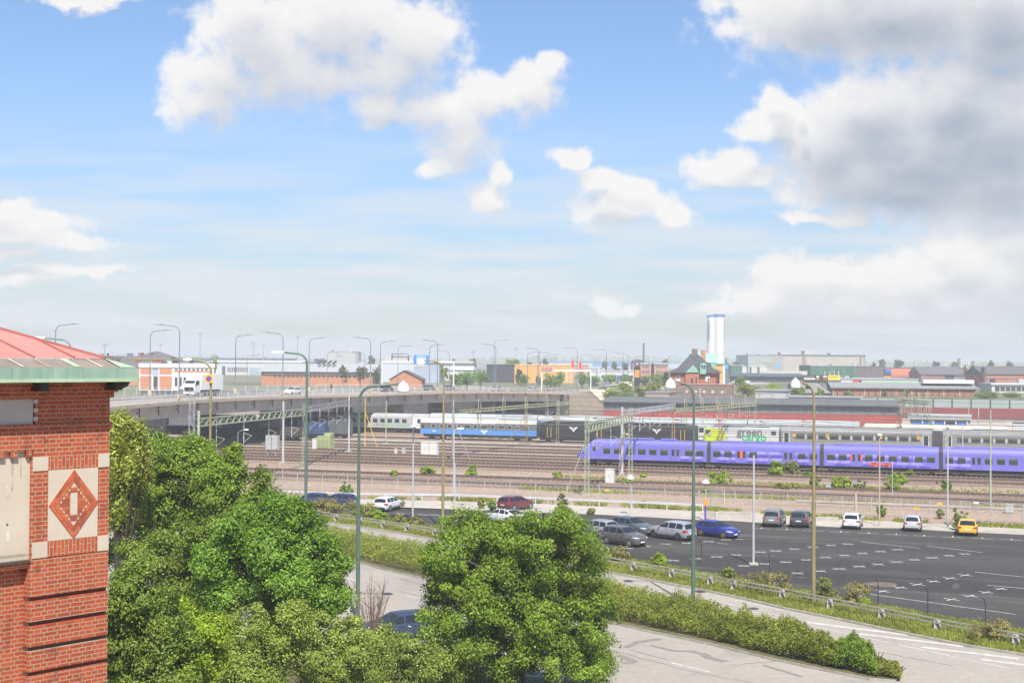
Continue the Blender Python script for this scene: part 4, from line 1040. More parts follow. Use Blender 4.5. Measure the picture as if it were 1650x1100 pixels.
# bridge lamps
def ec_at(px, o_):
    P = offset(EC, o_, 0); best = None
    for p in P:
        d = CROT.transposed() @ (p - Vector((0, 0, CAM_H))); X = 825 - 2200 * d.x / d.z
        if best is None or abs(X - px) < best[0]: best = (abs(X - px), p)
    return best[1]
def bridge_lamp(label, p, h, ang, group, reach=4.0, mt=BLP):
    t = thing('street_lamp', label, 'street lamp', p, ang, group)
    m = MB(); m.lathe([(.42, -.05), (.42, .5), (.22, 1.0)], (0, 0, 0), 8); m.build('foot', pm('sand coloured foot', (.47,.36,.22), .8, .1, 3), t)
    m = MB(); m.tube([(0, 0, .9), (0, 0, h * .5), (0, 0, h - 1.2)], [.125, .105, .085], 8); m.build('pole', mt, t)
    q = [(0, 0, h - 1.2)] + [(1.1 * (1 - math.cos(k / 5 * math.pi / 2)), 0, h - 1.2 + 1.05 * math.sin(k / 5 * math.pi / 2)) for k in range(1, 6)] + [(reach, 0, h + .12)]
    m = MB(); m.tube(q, [.085] * 5 + [.07, .05], 8); m.build('arm', mt, t)
    m = MB(); m.box(reach - 1.1, reach + .35, -.13, .13, h + .06, h + .16); m.build('lamp_head', pm('flat lamp head', (.22,.25,.26), .5, .1, 3), t)
def perp(p):
    i = min(range(len(EC)), key=lambda k: (EC[k] - p).length); d = EC[min(i + 1, len(EC) - 1)] - EC[max(i - 1, 0)]
    return math.atan2(d.x, -d.y)   # to the left of the direction of travel
ORD = ['first', 'second', 'third', 'fourth', 'fifth', 'sixth', 'seventh', 'eighth', 'ninth']
for i, x in enumerate([290, 458, 591, 703, 795, 872]):
    p = ec_at(x, .5); bridge_lamp('%s lamp post from the left on the near edge of the bridge' % ORD[i], p, 12.3, perp(p) , 'lamps on the near edge of the bridge')
for i, x in enumerate([82, 233, 378, 503, 609, 697]):
    p = ec_at(x, BW - .6); p.z += .0
    bridge_lamp('%s lamp post from the left along the far side of the bridge' % ORD[i], p, 12.5, perp(p) + math.pi, 'lamps on the far side of the bridge')
for i, (x, yt, D_, sg) in enumerate([(930,560,452,-1),(977,563,482,-1),(1004,567,520,-1),(1012,570,570,-1),(850,567,470,1),(866,568,500,1),(881,571,540,1),(936,571,580,1),(796,548,440,1),(641,557,470,1),(724,565,520,-1),(527,567,470,1),(588,568,470,-1),(398,572,470,1),(1045,573,640,-1),(1022,574,640,1)]):
    p = ad(x, 600, D_); p.z = 6; h = ad(x, yt, D_).z - 6
    t = thing('street_lamp', 'distant street lamp %s' % ['behind the right end of the bridge', 'left of the orange price sign', 'just left of the orange price sign, taller one', 'just left of the orange price sign, shorter one', 'in front of the orange store, left one', 'in front of the orange store, second one', 'in front of the orange store, third one', 'beside the right red flag', 'behind the black and orange store edge', 'left of the blue sign on the white gantry', 'in front of the long dark warehouse', 'left of the grey tower block', 'right of the grey tower block', 'behind the white truck', 'left of the brick villa, arm to the left', 'above the dark domed building'][i], 'street lamp', p, 0, 'street lamps beyond the bridge')
    m = MB(); m.tube([(0, 0, 0), (0, 0, h - 1.2)], [.13, .09], 6); m.build('pole', BLP, t)
    q = [(0, 0, h - 1.2)] + [(sg * 1.1 * (1 - math.cos(k / 5 * math.pi / 2)), 0, h - 1.2 + 1.1 * math.sin(k / 5 * math.pi / 2)) for k in range(1, 6)] + [(sg * 4.6, 0, h + .05)]
    m = MB(); m.tube(q, .075, 6); m.box(min(sg * 3.6, sg * 4.8), max(sg * 3.6, sg * 4.8), -.12, .12, h - .01, h + .09); m.build('arm', BLP, t)
# thin poles in the yard and car park
def slim(label, x, yt, yb, mt, r=.09, head=None, name='lamp_post', cat='lamp post', lean=0, hx=0, group='slim poles around the railway yard'):
    p = at(x, yb); h = ad(x, yt, p.y).z
    t = thing(name, label, cat, p, 0, group)
    m = MB(); m.tube([(0, 0, -.05), (lean * .5, 0, h * .5), (lean, 0, h)], [r, r * .9, r * .7], 8); m.build('pole', mt, t)
    if head == 'bell':
        m = MB(); m.lathe([(.04, .38), (.10, .34), (.30, .22), (.42, .05), (.43, .0), (.38, -.04), (.07, -.10)], (lean, 0, h), 14); m.build('lamp_shade', WHITE, t)
    elif head == 'arm':
        m = MB(); m.tube([(lean, 0, h), (lean + hx * .5, 0, h + .35), (lean + hx, 0, h + .5)], .045, 6); m.build('arm', mt, t)
        m = MB(); cobra(m, lean + hx, 0, h + .52, 1 if hx > 0 else -1, .75, .24); m.build('lamp_head', WHITE, t)
    elif head == 'cap':
        m = MB(); m.lathe([(.05, .3), (.22, .28), (.26, .1), (.12, -.02)], (lean, 0, h), 10); m.build('lamp_head', WHITE, t)
    elif head == 'foot':
        m = MB(); m.box(-.35, .35, -.35, .35, -.05, .35); m.build('footing', PALEP, t)
    return t
t = slim('pale grey lamp post on the car park among the white crosses', 1214, 733, 909, PALEP, .10)
m = MB(); m.box(-.35, .35, -.35, .35, -.01, .12); m.build('footing', G['concrete'], t)
slim('pale grey pole at the far edge of the car park behind the left guard rail', 665, 690, 842, PALEP, .09, 'cap')
slim('white pole standing between the dark cars and the grey rail tanker coach', 731, 697, 806, PALEP, .09, 'arm', hx=.35)
slim('pale grey pole beside the yellow car', 1527, 690, 850, PALEP, .09, 'cap')
slim('pinkish primed pole behind the white hatchback', 1417, 703, 846, PINKP, .08, 'cap')
slim('thin grey pole left behind the green lamp post', 455, 752, 800, STEEL, .08)
slim('grey pole on the strip by the white estate car', 733, 745, 812, PALEP, .06)
slim('small bell lamp beside the white relay cabinet', 1016, 771, 829, PALEP, .05, 'bell')
slim('small bell lamp above the purple and orange pillar', 1137, 778, 838, PALEP, .05, 'bell')
slim('angled yard lamp left of the bridge lattice gantry', 383, 697, 745, STEEL, .07, 'arm', hx=.9)
slim('angled yard lamp in front of the brick building corner', 183, 722, 800, PALEP, .07, 'arm', hx=1.1)
slim('angled white yard lamp by the purple train nose', 998, 705, 765, PINKP, .07, 'arm', hx=.9)
slim('grey mast with concrete foot in front of the last purple carriage', 1551, 682, 765, PALEP, .13, 'foot')
slim('tall light green mast at the far right edge', 1596, 660, 815, LGREEN, .12)
slim('thin pole with white cap right of the pink pole', 1438, 742, 800, PALEP, .05)
slim('brown leaning stub post behind the white hatchback', 1379, 795, 826, PINKP, .16, name='post', cat='post')
t = thing('pillar', 'purple post with orange top standing behind the blue hatchback', 'pillar', at(1136.5, 838)); m = MB(); m.box(-.09, .09, -.09, .09, 0, 1.5); m.build('post', pm('purple paint', (.12,.07,.33), .5, .1, 3), t); m = MB(); m.box(-.15, .15, -.10, .10, 1.5, 2.2); m.build('sign_box', pm('orange sign', (.78,.30,.04), .5, .1, 3), t)
# lattice mast and lattice posts
def lattice_post(m, h, w_, step=.8, c=.045):
    for sx in (-1, 1):
        for sy in (-1, 1): m.bar((sx * w_, sy * w_, -.05), (sx * w_ * .7, sy * w_ * .7, h), c)
    z = 0; k = 0
    while z < h - step:
        f0, f1 = 1 - .3 * z / h, 1 - .3 * (z + step) / h; s_ = 1 if k % 2 else -1
        for sy in (-1, 1): m.bar((-s_ * w_ * f0, sy * w_ * f0, z), (s_ * w_ * f1, sy * w_ * f1, z + step), c * .6)
        for sx in (-1, 1): m.bar((sx * w_ * f0, -s_ * w_ * f0, z), (sx * w_ * f1, s_ * w_ * f1, z + step), c * .6)
        z += step; k += 1
CGRP = 'overhead line masts'
def mast(label, base, ztop, kind, mt, r=.16, guy=None, step=.8):
    t = thing('catenary_mast', label, 'mast', base, TR, CGRP)
    m = MB()
    if kind == 'lattice': lattice_post(m, ztop, .25, step)
    else: m.tube([(0, 0, -.05), (0, 0, ztop)], [r, r * .8], 8)
    m.build('pole', mt, t)
    if guy:
        m = MB(); m.bar((0, 0, ztop * .72), (guy, 0, 0), .10); m.build('stay', mt, t)
    m = MB(); m.box(-.45, .45, -.45, .45, -.05, .25); m.build('footing', G['concrete'], t)
    return t
def gpost(x, D_): 
    p = ad(x, 700, D_); p.z = 0; return p
mast('light green catenary mast left, half hidden by the trees', gpost(320, 166), 9.8, 'tube', LGREEN, .22)
t = thing('lattice_mast', 'slender grey lattice mast standing left of the light green mast', 'mast', gpost(309, 160), 0); m = MB(); lattice_post(m, 12.5, .36, .8, .045); m.build('frame', STEEL, t)
mast('light green lattice mast in front of the bridge, carrying the green beam', at(490, 755), 9.6, 'lattice', LGREEN)
mast('silver catenary mast left of the green lattice mast', at(456, 746), 9.6, 'tube', PALEP, .2)
mast('silver catenary mast under the middle of the bridge', at(562, 728), 9.6, 'tube', PALEP, .2)
mast('grey catenary mast in front of the blue coach', at(730, 742), 9.8, 'tube', STEEL, .18, guy=3.0)
mast('rusty yellow catenary mast in front of the blue coach end', at(847, 718), 8.2, 'lattice', RUSTP, guy=-4.0)
mast('light green lattice mast right in front of the purple train nose', at(945.5, 799), 9.7, 'lattice', LGREEN, guy=-2.6)
mast('silver catenary mast beside the purple train', at(1002, 764), 9.6, 'tube', PALEP, .24)
mast('slim light green mast beside the silver mast at the purple train', at(1016, 766), 9.6, 'lattice', LGREEN, step=.6)
mast('rusty orange mast behind the first purple carriage', gpost(1085, 229), 9.2, 'lattice', RUSTP)
mast('rusty orange mast beside the lime locomotive nose', gpost(1160, 244), 9.0, 'lattice', RUSTP)
mast('yellow green mast behind the green lettered locomotive', gpost(1217, 268), 9.0, 'lattice', YGREEN)
mast('yellow green mast between the blue coach and the bridge abutment', gpost(899, 268), 8.6, 'lattice', YGREEN)
mast('yellow green mast left of the two grey cabinets with long stay', gpost(622, 262), 8.4, 'tube', YGREEN, .12)
mast('yellow stay mast in front of the grey coach with green letters', at(588, 722), 9.2, 'tube', YEL, .1, guy=2.6)
mast('yellow green mast at the left of the wire cluster on the right', gpost(1449, 262), 10.0, 'lattice', YGREEN, guy=-1.5)
mast('yellow green mast at the right of the wire cluster on the right', gpost(1499, 246), 9.4, 'lattice', YGREEN, guy=1.6)
mast('yellow leaning mast by the pavilion with blue windows', gpost(1561, 284), 8.6, 'tube', YGREEN, .09, guy=-1.0)
def gantry(label, a, b_, z0, z1, mt, rods=4, rodl=2.6, arches=0, bay=1.0):
    a, b_ = Vector((a.x, a.y, 0)), Vector((b_.x, b_.y, 0)); L_ = (b_ - a).length
    t = thing('gantry', label, 'gantry', (a.x, a.y, 0), math.atan2((b_ - a).y, (b_ - a).x), 'overhead line gantries')
    m = MB()
    for y in (-.35, .35):
        for z in (z0, z1): m.bar((0, y, z), (L_, y, z), .10)
        n = max(2, int(L_ / bay))
        for k in range(n):
            x0, x1 = L_ * k / n, L_ * (k + 1) / n
            m.bar((x0, y, z0 if k % 2 else z1), (x1, y, z1 if k % 2 else z0), .05)
            if k % 2: m.bar((x0, -.35, z1), (x0, .35, z1), .06)
    m.build('beam', mt, t)
    for k in range(rods):
        x = L_ * (k + .6) / (rods + .2)
        m = MB(); m.tube([(x, 0, z1), (x, 0, z0 - rodl)], .055, 6); m.tube([(x, 0, z0 - rodl * .9), (x + .5, -.9, z0 - rodl * .62)], .028, 5); m.tube([(x, 0, z0 - rodl * .5), (x + .5, -.9, z0 - rodl * .62)], .028, 5)
        m.lathe([(.03, -.18), (.09, -.12), (.06, -.06), (.09, 0), (.06, .06), (.09, .12), (.03, .18)], (x, 0, z0 - rodl * .75), 6)
        m.build('drop_rod', PALEP if k % 2 else mt, t)
    for k in range(arches):
        x = L_ * (k + .7) / (arches + .4); q = [(x - .55, 0, z0 - 2.2)] + [(x - .55 * math.cos(a_), 0, z1 + 1.0 + .55 * math.sin(a_)) for a_ in [j * math.pi / 6 for j in range(7)]] + [(x + .55, 0, z0 - 2.6)]
        m = MB(); m.tube(q, .06, 6); m.build('hoop', mt, t)
    return t
gantry('light green lattice beam over the tracks in front of the bridge', gpost(320, 166), at(490, 755), 7.9, 8.8, LGREEN, 4, 3.0)
gantry('grey lattice beam between the green lattice mast and the silver mast', at(490, 755), at(562, 728), 8.3, 9.0, STEEL, 5, 2.8)
gantry('light green lattice beam above the purple train nose', at(945.5, 799), at(1016, 766), 7.7, 8.6, LGREEN, 3, 2.6)
gantry('pale grey lattice beam from the silver mast over the purple train', at(1002, 764), gpost(1085, 229), 8.4, 9.0, PALEP, 5, 2.8)
gantry('yellow green beam with hoops above the blue coach', ad(743, 663, 226), ad(932, 650, 283), 7.4, 7.9, YGREEN, 5, 2.0, 5)
gantry('yellow green beam with hoops above the green lettered locomotive', gpost(1085, 229), gpost(1217, 268), 7.6, 8.2, YGREEN, 7, 2.0, 5)
gantry('short yellow green beam of the wire cluster on the right', gpost(1449, 262), gpost(1499, 246), 8.6, 9.2, YGREEN, 9, 2.8, 4, .7)
# overhead wires, one per track
WIRE = pm('overhead wire', (.10,.10,.10), .5, .2, 2)
for i, (d, s0, s1) in enumerate([(167,-60,135),(175.5,-65,135),(199,-75,135),(204.3,-75,135),(211,-75,135),(226,-80,135),(243,-85,140),(258,-90,145),(278,-90,145)]):
    m = MB(); 
    for (zz, sag) in ((5.75, 0), (7.1, .75)):
        q = []; s = s0
        while s <= s1:
            u = ((s - s0) % 52) / 52; q.append(tp(s, d + .2 * math.sin(s * .06), zz - sag * 4 * u * (1 - u))); s += 6.5
        m.tube(q, .034 if d < 200 else .045, 4, cap=False)
    s = s0 + 3
    while s < s1: 
        u = ((s - s0) % 52) / 52; m.bar(tp(s, d + .2 * math.sin(s * .06), 5.75), tp(s, d + .2 * math.sin(s * .06), 7.1 - .75 * 4 * u * (1 - u)), .02); s += 9
    tag(m.build('overhead_wire', WIRE), 'thin overhead contact wire strung above the %s railway track from the front' % ORD[i], 'wire', 'overhead wires')
for i, (d, z) in enumerate([(187,9.3),(250,9.6),(268,10.2),(286,9.8)]):
    m = MB(); q = [tp(-90 + k * 9, d, z - .5 * math.sin(k * 1.05) ** 2) for k in range(27)]; m.tube(q, .04, 4, cap=False)
    tag(m.build('overhead_wire', WIRE), 'single high feeder cable, %s from the front, running along the railway yard' % ORD[i], 'wire', 'feeder cables')
# railway fence, barriers
FENCE = [(440,787),(560,793),(640,797.5),(740,801),(863,805.5),(1018,812),(1126,818),(1184,819),(1357,829),(1548,837),(1700,846),(1800,851)]
GALV = pm('galvanised fence', (.40,.41,.41), .6, .15, 2, metal=.2)
def fence(name, label, cat, px, h, step, rails, mt, pw=.05, rw=.03, wires=0, mesh_=False):
    P = W(px); t = thing(name, label, cat, P[0], 0); o = P[0]; m = MB()
    for f in rails:
        for i in range(len(P) - 1): m.bar(P[i] - o + Vector((0, 0, h * f)), P[i + 1] - o + Vector((0, 0, h * f)), rw)
    m.build('rail', mt, t)
    Q = resample(P, step); mm = MB(); mm.box(-pw, pw, -pw, pw, -.05, h * 1.02); me = mm.mesh('post', mt)
    for q in Q[:100]: ob('post', me, t, q - o)
    if mesh_:
        m = MB(); Q2 = resample(P, .45)
        for q in Q2: m.bar(q - o, q - o + Vector((0, 0, h)), .012)
        for k in range(1, 9):
            for i in range(len(P) - 1): m.bar(P[i] - o + Vector((0, 0, h * k / 9)), P[i + 1] - o + Vector((0, 0, h * k / 9)), .010)
        tag(m.build('wire_mesh', mt, t), kind='stuff')
fence('wire_fence', 'long grey wire mesh fence between the railway tracks and the car park', 'fence', FENCE, 1.95, 3.3, (1.0,), GALV, .04, .035, mesh_=True)
fence('guard_rail', 'long galvanised guard rail in front of the railway fence', 'guard rail', [(455,800),(560,804),(740,806.5),(863,811),(1018,818),(1132,823)], .72, 4.0, (.85, .98), pm('guard rail zinc', (.55,.56,.57), .5, .1, 2, metal=.2), .05, .12)
t = thing('gate', 'narrow grey tube gate in the railway fence behind the purple pillar', 'gate', at(1145, 818.5), TR)
m = MB(); m.tube([(0, 0, 0), (0, 0, 2.0), (1.5, 0, 2.0), (1.5, 0, 0)], .05, 6); m.build('frame', GALV, t); m = MB()
for k in range(1, 9): m.bar((k * .166, 0, .15), (k * .166, 0, 1.95), .025)
m.build('bars', GALV, t)
GR = [(380,806),(502,834),(578,845),(654,856.5),(698,864),(850,889),(967,910.5),(1018,920),(1080,931),(1142,943),(1180,951),(1258,965),(1335,981),(1418,998),(1508,1016),(1634,1040),(1800,1073)]
Pg = W(GR); t = thing('guard_rail', 'weathered two beam guard rail on concrete posts along the car park verge', 'guard rail', Pg[0], 0); o = Pg[0]
m = MB()
for f in (.50, .74):
    for i in range(len(Pg) - 1): m.bar(Pg[i] - o + Vector((0, 0, f)), Pg[i + 1] - o + Vector((0, 0, f)), .08, .075)
m.build('rail', pm('weathered rail', (.36,.34,.31), .8, .3, 1.2), t)
mm = MB(); mm.loft([[(-.26, -.2, -.1), (.26, -.2, -.1), (.26, .2, -.1), (-.26, .2, -.1)], [(-.17, -.12, .62), (.17, -.12, .62), (.17, .12, .62), (-.17, .12, .62)]], closed=True); me = mm.mesh('post', G['concrete'])
for q in resample(Pg, 4.0)[:100]: ob('post', me, t, q - o + Vector((.1, .16, 0)))
for i, (x, y) in enumerate([(1415,977),(1495,992),(1588,1012),(1130,907),(1240,930)]):
    t = thing('fence_post', 'dark bent fence post %s' % ['at the right lot end, first of three', 'middle one of the three by the right end of the lot', 'near the right edge of the photo', 'behind the rounded leafy bush, alone', 'in the brown thicket left of the olive lamp post'][i], 'post', at(x, y), 0, 'bent fence posts')
    m = MB(); m.tube([(0, 0, 0), (0, 0, 1.5), (-.12, 0, 1.85)], .035, 6); m.build('pole', DARKM, t)
# boxes and cabinets beside the tracks
def cabinet(label, x0, x1, yt, yb, mt, depth=.7, legs=0, name='cabinet', roof=None):
    a, b_ = at(x0, yb), at(x1, yb); w_ = (b_ - a).length; h = ad(x0, yt, a.y).z
    t = thing(name, label, 'cabinet', a, TR, 'cabinets beside the tracks')
    m = MB(); m.box(0, w_, 0, depth, legs, h - .06); m.build('body', mt, t)
    m = MB(); m.box(-.05, w_ + .05, -.06, depth + .05, h - .06, h); m.build('lid', roof or mt, t)
    m = MB(); m.box(w_ * .04, w_ * .49, -.025, 0, legs + h * .08, h - .14); m.box(w_ * .51, w_ * .96, -.025, 0, legs + h * .08, h - .14); m.build('door', mt, t)
    m = MB(); m.box(w_ * .44, w_ * .47, -.05, -.026, h * .45, h * .6); m.build('handle', DARKM, t)
    if legs:
        for x in (.1, w_ - .1): m = MB(); m.bar((x, depth / 2, 0), (x, depth / 2, legs), .08); m.build('leg', STEEL, t)
    return t
CABW = pm('cabinet white', (.60,.595,.57), .6, .08, 1.5); CABG = pm('cabinet grey', (.40,.42,.42), .6, .1, 1.5)
cabinet('left of the pair of pale grey cabinets in front of the blue coach', 678, 691, 711.5, 733, CABW, 1.0)
cabinet('right of the pair of pale grey cabinets in front of the blue coach', 692.5, 704.5, 712, 733, CABW, 1.0)
cabinet('small white box left of the pair of pale cabinets', 635.5, 639.5, 722, 731, CABW, .4); cabinet('small grey box close left of the pair of pale cabinets', 647.5, 653.5, 721, 731, CABG, .5)
cabinet('tall white relay cabinet below the purple train by the green mast', 975, 989, 755, 779, CABW, .8)
cabinet('grey signal box on legs among the bushes on the gravel', 1373.5, 1389, 777, 791, CABG, .6, .9); cabinet('small grey box between the bushes left of the signal box', 1331, 1338, 778, 789, CABG, .5)
cabinet('grey cabinet at the far right of the railway fence', 1620, 1632, 812, 826, CABG, .6)
t = cabinet('olive green transformer box standing on the track side below the bridge', 511, 534, 702, 725, pm('transformer green', (.36,.40,.20), .6, .12, 2), 1.8)
m = MB()
for k in range(9): m.box(.15 + k * .26, .30 + k * .26, -.25, -.03, .4, 2.0)
m.box(1.2, 2.6, .3, 1.4, ad(511, 702, at(511, 725).y).z, ad(511, 697, at(511, 725).y).z); m.build('cooling_fin', pm('transformer green', (0, 0, 0)), t)
cabinet('white cabinet standing beside the olive transformer', 503, 510.5, 706, 725, CABW, .8)
for lab, x, y, mt in (('tiny yellow signal lamp beside the silver car at the fence', 1477, 826, YEL), ('small yellow plate signal in front of the fence near the white relay cabinet', 978, 795, YEL), ('small yellow plate signal on the fence right of the silver car', 1514, 818, YEL), ('small white plate signal right of the yellow plate on the fence', 1573, 816, CABW)):
    p = at(x, y + 8); t = thing('signal', lab, 'signal', p, TR, 'small track signals'); m = MB(); m.tube([(0, 0, 0), (0, 0, 1.0)], .04, 6); m.build('post', STEEL, t); m = MB(); m.box(-.28, .28, -.05, .05, .85, 1.12); m.build('plate', mt, t)
# low walls by the car park
for i, (x0, x1, y) in enumerate([(1140,1152,836),(1158,1208,829),(1318,1350,838)]):
    a, b_ = at(x0, y), at(x1, y); t = thing('low_wall', ['short tan concrete block beside the purple pillar', 'long low concrete kerb wall on the paving right of the pillar', 'low concrete kerb wall behind the dark grey hatchback'][i], 'wall', a, TR); w_ = (b_ - a).length; m = MB(); m.box(0, w_, 0, .4, -.05, .75 if i == 0 else .38); m.build('wall', G['concrete'], t)
# ================================================================== CARS
GLASS = glass('car glass', (.018, .022, .026), .05); TYRE = pm('tyre rubber', (.018,.018,.018), .9, .2, 6); RIM = pm('alloy rim', (.42,.42,.43), .3, .1, 3, metal=.6); RIMG = pm('bronze rim', (.36,.27,.13), .35, .1, 3, metal=.5); RIMD = pm('dark alloy rim', (.10,.10,.105), .35, .2, 4, metal=.5)
CLAD = pm('black plastic cladding', (.028,.028,.03), .7, .2, 6); HEADL = pm('headlight glass', (.55,.57,.60), .12, .08, 5, coat=1); TAILL = pm('tail light red', (.36,.015,.015), .2, .15, 5, coat=1); PLATE = pm('number plate', (.66,.66,.63), .5, .05, 8)
def paint(name, c): return pm('car paint ' + name, c, .28, .03, .5, coat=.7, spec=.5)
PROF = dict(
 hatch=dict(top=[(0,.50),(.012,.63),(.09,.93),(.16,.985),(.38,1.0),(.52,.975),(.72,.66),(.78,.635),(.93,.555),(.985,.47),(1,.40)], belt=.64, side=[(.09,.25),(.27,.44),(.46,.665)], wind=(.535,.705), rear=(.02,.085)),
 suv=dict(top=[(0,.48),(.012,.62),(.07,.92),(.12,.985),(.40,1.0),(.55,.975),(.71,.70),(.77,.675),(.93,.61),(.985,.52),(1,.42)], belt=.645, side=[(.085,.24),(.26,.435),(.455,.66)], wind=(.565,.70), rear=(.018,.066)),
 saloon=dict(top=[(0,.48),(.015,.655),(.13,.69),(.29,.95),(.36,.995),(.46,1.0),(.54,.975),(.72,.67),(.78,.645),(.93,.56),(.985,.48),(1,.40)], belt=.65, side=[(.27,.44),(.46,.665)], wind=(.555,.705), rear=(.145,.28)),
 fast=dict(top=[(0,.50),(.012,.66),(.12,.80),(.25,.95),(.34,.995),(.46,1.0),(.56,.97),(.73,.66),(.79,.63),(.93,.55),(.985,.46),(1,.38)], belt=.66, side=[(.17,.27),(.29,.45),(.47,.675)], wind=(.58,.715), rear=(.03,.22)),
)
def car(label, kind, L_, Wd, H, mt, pos, head, rim=RIM, plate=True, group='parked cars', roof=None, clad=False, rails=False, parts=True, wr=.325):
    P = PROF[kind]; w_ = Wd / 2; belt = P['belt'] * H
    t = thing('car', label, 'car', pos, math.atan2(head.y, head.x), group)
    tx = [p[0] for p in P['top']]; tz = [p[1] * H for p in P['top']]
    wx, wv = [0, .03, .10, .22, .78, .90, .96, 1.0], [.80, .90, .965, 1.0, 1.0, .95, .87, .70]
    def ring(f):
        top = float(np.interp(f, tx, tz)); w = w_ * float(np.interp(f, wx, wv)); zb = H * float(np.interp(f, [0, .06, .9, 1], [.20, .13, .13, .17]))
        g = max(0.0, (top - belt) / (H - belt)) if top > belt else 0.0
        bz = min(belt, top - .035)
        wt = w * (.955 - .215 * g)
        return [(0, zb), (w * .88, zb), (w * .985, zb + .10 * H), (w, H * .36 if top > .45 * H else top * .7), (w * .985, bz - .05), (w * .955, bz), (wt, top - .030 - .03 * g), (wt * .72, top - .004), (0, top + .012)]
    fs = sorted(set([round(v, 4) for v in tx] + [.03, .05, .2, .26, .3, .45, .6, .65, .85, .96, .997]))
    m = MB(); m.sm = True; rings = []
    for f in fs:
        r_ = ring(f); x = (f - .5) * L_
        rings.append([(x, -y, z) for y, z in r_[::-1]][:-1] + [(x, y, z) for y, z in r_])
    # closed section: start at top centre, down the right side, along the bottom, up the left side
    rings = [[(x, -y, z) for (x, y, z) in [(q[8][0], abs(q[8][1]), q[8][2])]] if False else q for q in rings]
    m.loft(rings, closed=False, cap=True)
    m.build('body', mt, t, sharp=32)
    x_of = lambda f: (f - .5) * L_
    def patch(m, f0, f1, a, b_, ka, kb, side, n=3, grow=1.008):
        rows = []
        for i in range(n + 1):
            f = f0 + (f1 - f0) * i / n; r_ = ring(f); p, q = Vector((0, *r_[ka])), Vector((0, *r_[kb]))
            u, v = p.lerp(q, a), p.lerp(q, b_)
            rows.append([(x_of(f), side * u.y * grow, u.z + .004), (x_of(f), side * v.y * grow, v.z + .006)])
        m.loft(rows, closed=False, cap=False)
    for i, (f0, f1) in enumerate(P['side']):
        for sd in (-1, 1):
            m = MB(); patch(m, f0, f1, .04, .90, 5, 6, sd); m.build('side_window', GLASS, t)
    def across(f0, f1, n=3):
        m = MB(); rows = []
        for i in range(n + 1):
            f = f0 + (f1 - f0) * i / n; r_ = ring(f); x = x_of(f); s_ = .94
            rows.append([(x, y * s_, z + .012) for y, z in ((-r_[6][0], r_[6][1] + .006), (-r_[7][0], r_[7][1]), (0, r_[8][1]), (r_[7][0], r_[7][1]), (r_[6][0], r_[6][1] + .006))])
        m.loft(rows, closed=False, cap=False); return m
    across(*P['wind']).build('windscreen', GLASS, t)
    mr = across(*P['rear'])
    for i, v in enumerate(mr.v): mr.v[i] = (v[0] - .012, v[1] * .95, v[2])
    mr.build('rear_window', GLASS, t)
    if roof:
        across(P['rear'][1] + .02, P['wind'][0] - .01, 5).build('roof_panel', roof, t)
    # wheels
    for fx in (.19, .815):
        for sd in (-1, 1):
            yo = sd * (w_ * .985); M_ = Matrix.Translation((x_of(fx), yo, wr)) @ Matrix.Rotation(R(90) * (-sd), 4, 'X')
            m = MB(); m.M = M_; m.lathe([(wr * 1.17, -.10), (wr * 1.17, .008)], n=20); m.build('wheel_arch', CLAD, t)
            m = MB(); m.M = M_; m.lathe([(wr * .55, -.18), (wr * .96, -.18), (wr, -.14), (wr, -.02), (wr * .95, .02), (wr * .68, .022)], n=20); wh = m.build('wheel', TYRE, t)
            m = MB(); m.M = M_
            for k in range(5):
                a = k * 2 * math.pi / 5; m.bar((0, 0, .024), (wr * .66 * math.cos(a), wr * .66 * math.sin(a), .028), .095, .02)
            m.lathe([(wr * .60, .010), (wr * .60, .026), (wr * .69, .030), (wr * .69, .010)], n=20); m.lathe([(.001, .01), (.07, .038), (.02, .042)], n=8)
            m.build('rim', rim, wh)
    hh = .47 * H if kind != 'suv' else .52 * H
    m1, m2, m3 = MB(), MB(), MB()
    for sd in (-1, 1):
        r_ = ring(.955); y0 = r_[4][0]
        m = MB(); m.loft([[(x_of(.90), sd * w_ * .955, hh + .05), (x_of(.90), sd * w_ * .96, hh - .03)], [(x_of(.962), sd * w_ * .885, hh + .05), (x_of(.962), sd * w_ * .90, hh - .07)], [(x_of(.992), sd * w_ * .70, hh + .02), (x_of(.998), sd * w_ * .72, hh - .08)], [(x_of(1.002), sd * w_ * .46, hh - .03), (x_of(1.004), sd * w_ * .48, hh - .08)]], cap=False); m.build('headlight', HEADL, t)
        m = MB(); zt = belt * .93; m.loft([[(x_of(.06), sd * w_ * .955, zt), (x_of(.06), sd * w_ * .965, zt - .13)], [(x_of(.012), sd * w_ * .90, zt + .03), (x_of(.004), sd * w_ * .92, zt - .17)], [(x_of(-.006), sd * w_ * .56, zt - .03), (x_of(-.008), sd * w_ * .58, zt - .15)]], cap=False); m.build('tail_light', TAILL, t)
        m = MB(); m.loft([[(x_of(.655), sd * (w_ * .93), belt + .02), (x_of(.655), sd * (w_ * .93), belt + .10)], [(x_of(.645), sd * (w_ + .17), belt + .0), (x_of(.645), sd * (w_ + .17), belt + .16)], [(x_of(.665), sd * (w_ + .17), belt + .02), (x_of(.665), sd * (w_ + .17), belt + .14)], [(x_of(.672), sd * (w_ * .93), belt + .02), (x_of(.672), sd * (w_ * .93), belt + .10)]], cap=True); m.build('door_mirror', mt if kind != 'fast' else CLAD, t)
    m = MB(); m.box(x_of(1) - .03, x_of(1) + .018, -w_ * .40, w_ * .40, H * .19, H * .29); m.box(x_of(1) - .03, x_of(1) + .014, -w_ * .34, w_ * .34, H * .345, H * .40); m.build('grille', CLAD, t)
    m = MB(); m.box(x_of(0) - .015, x_of(0) + .05, -w_ * .70, w_ * .70, H * .17, H * (.33 if clad else .26)); m.build('rear_bumper', CLAD, t)
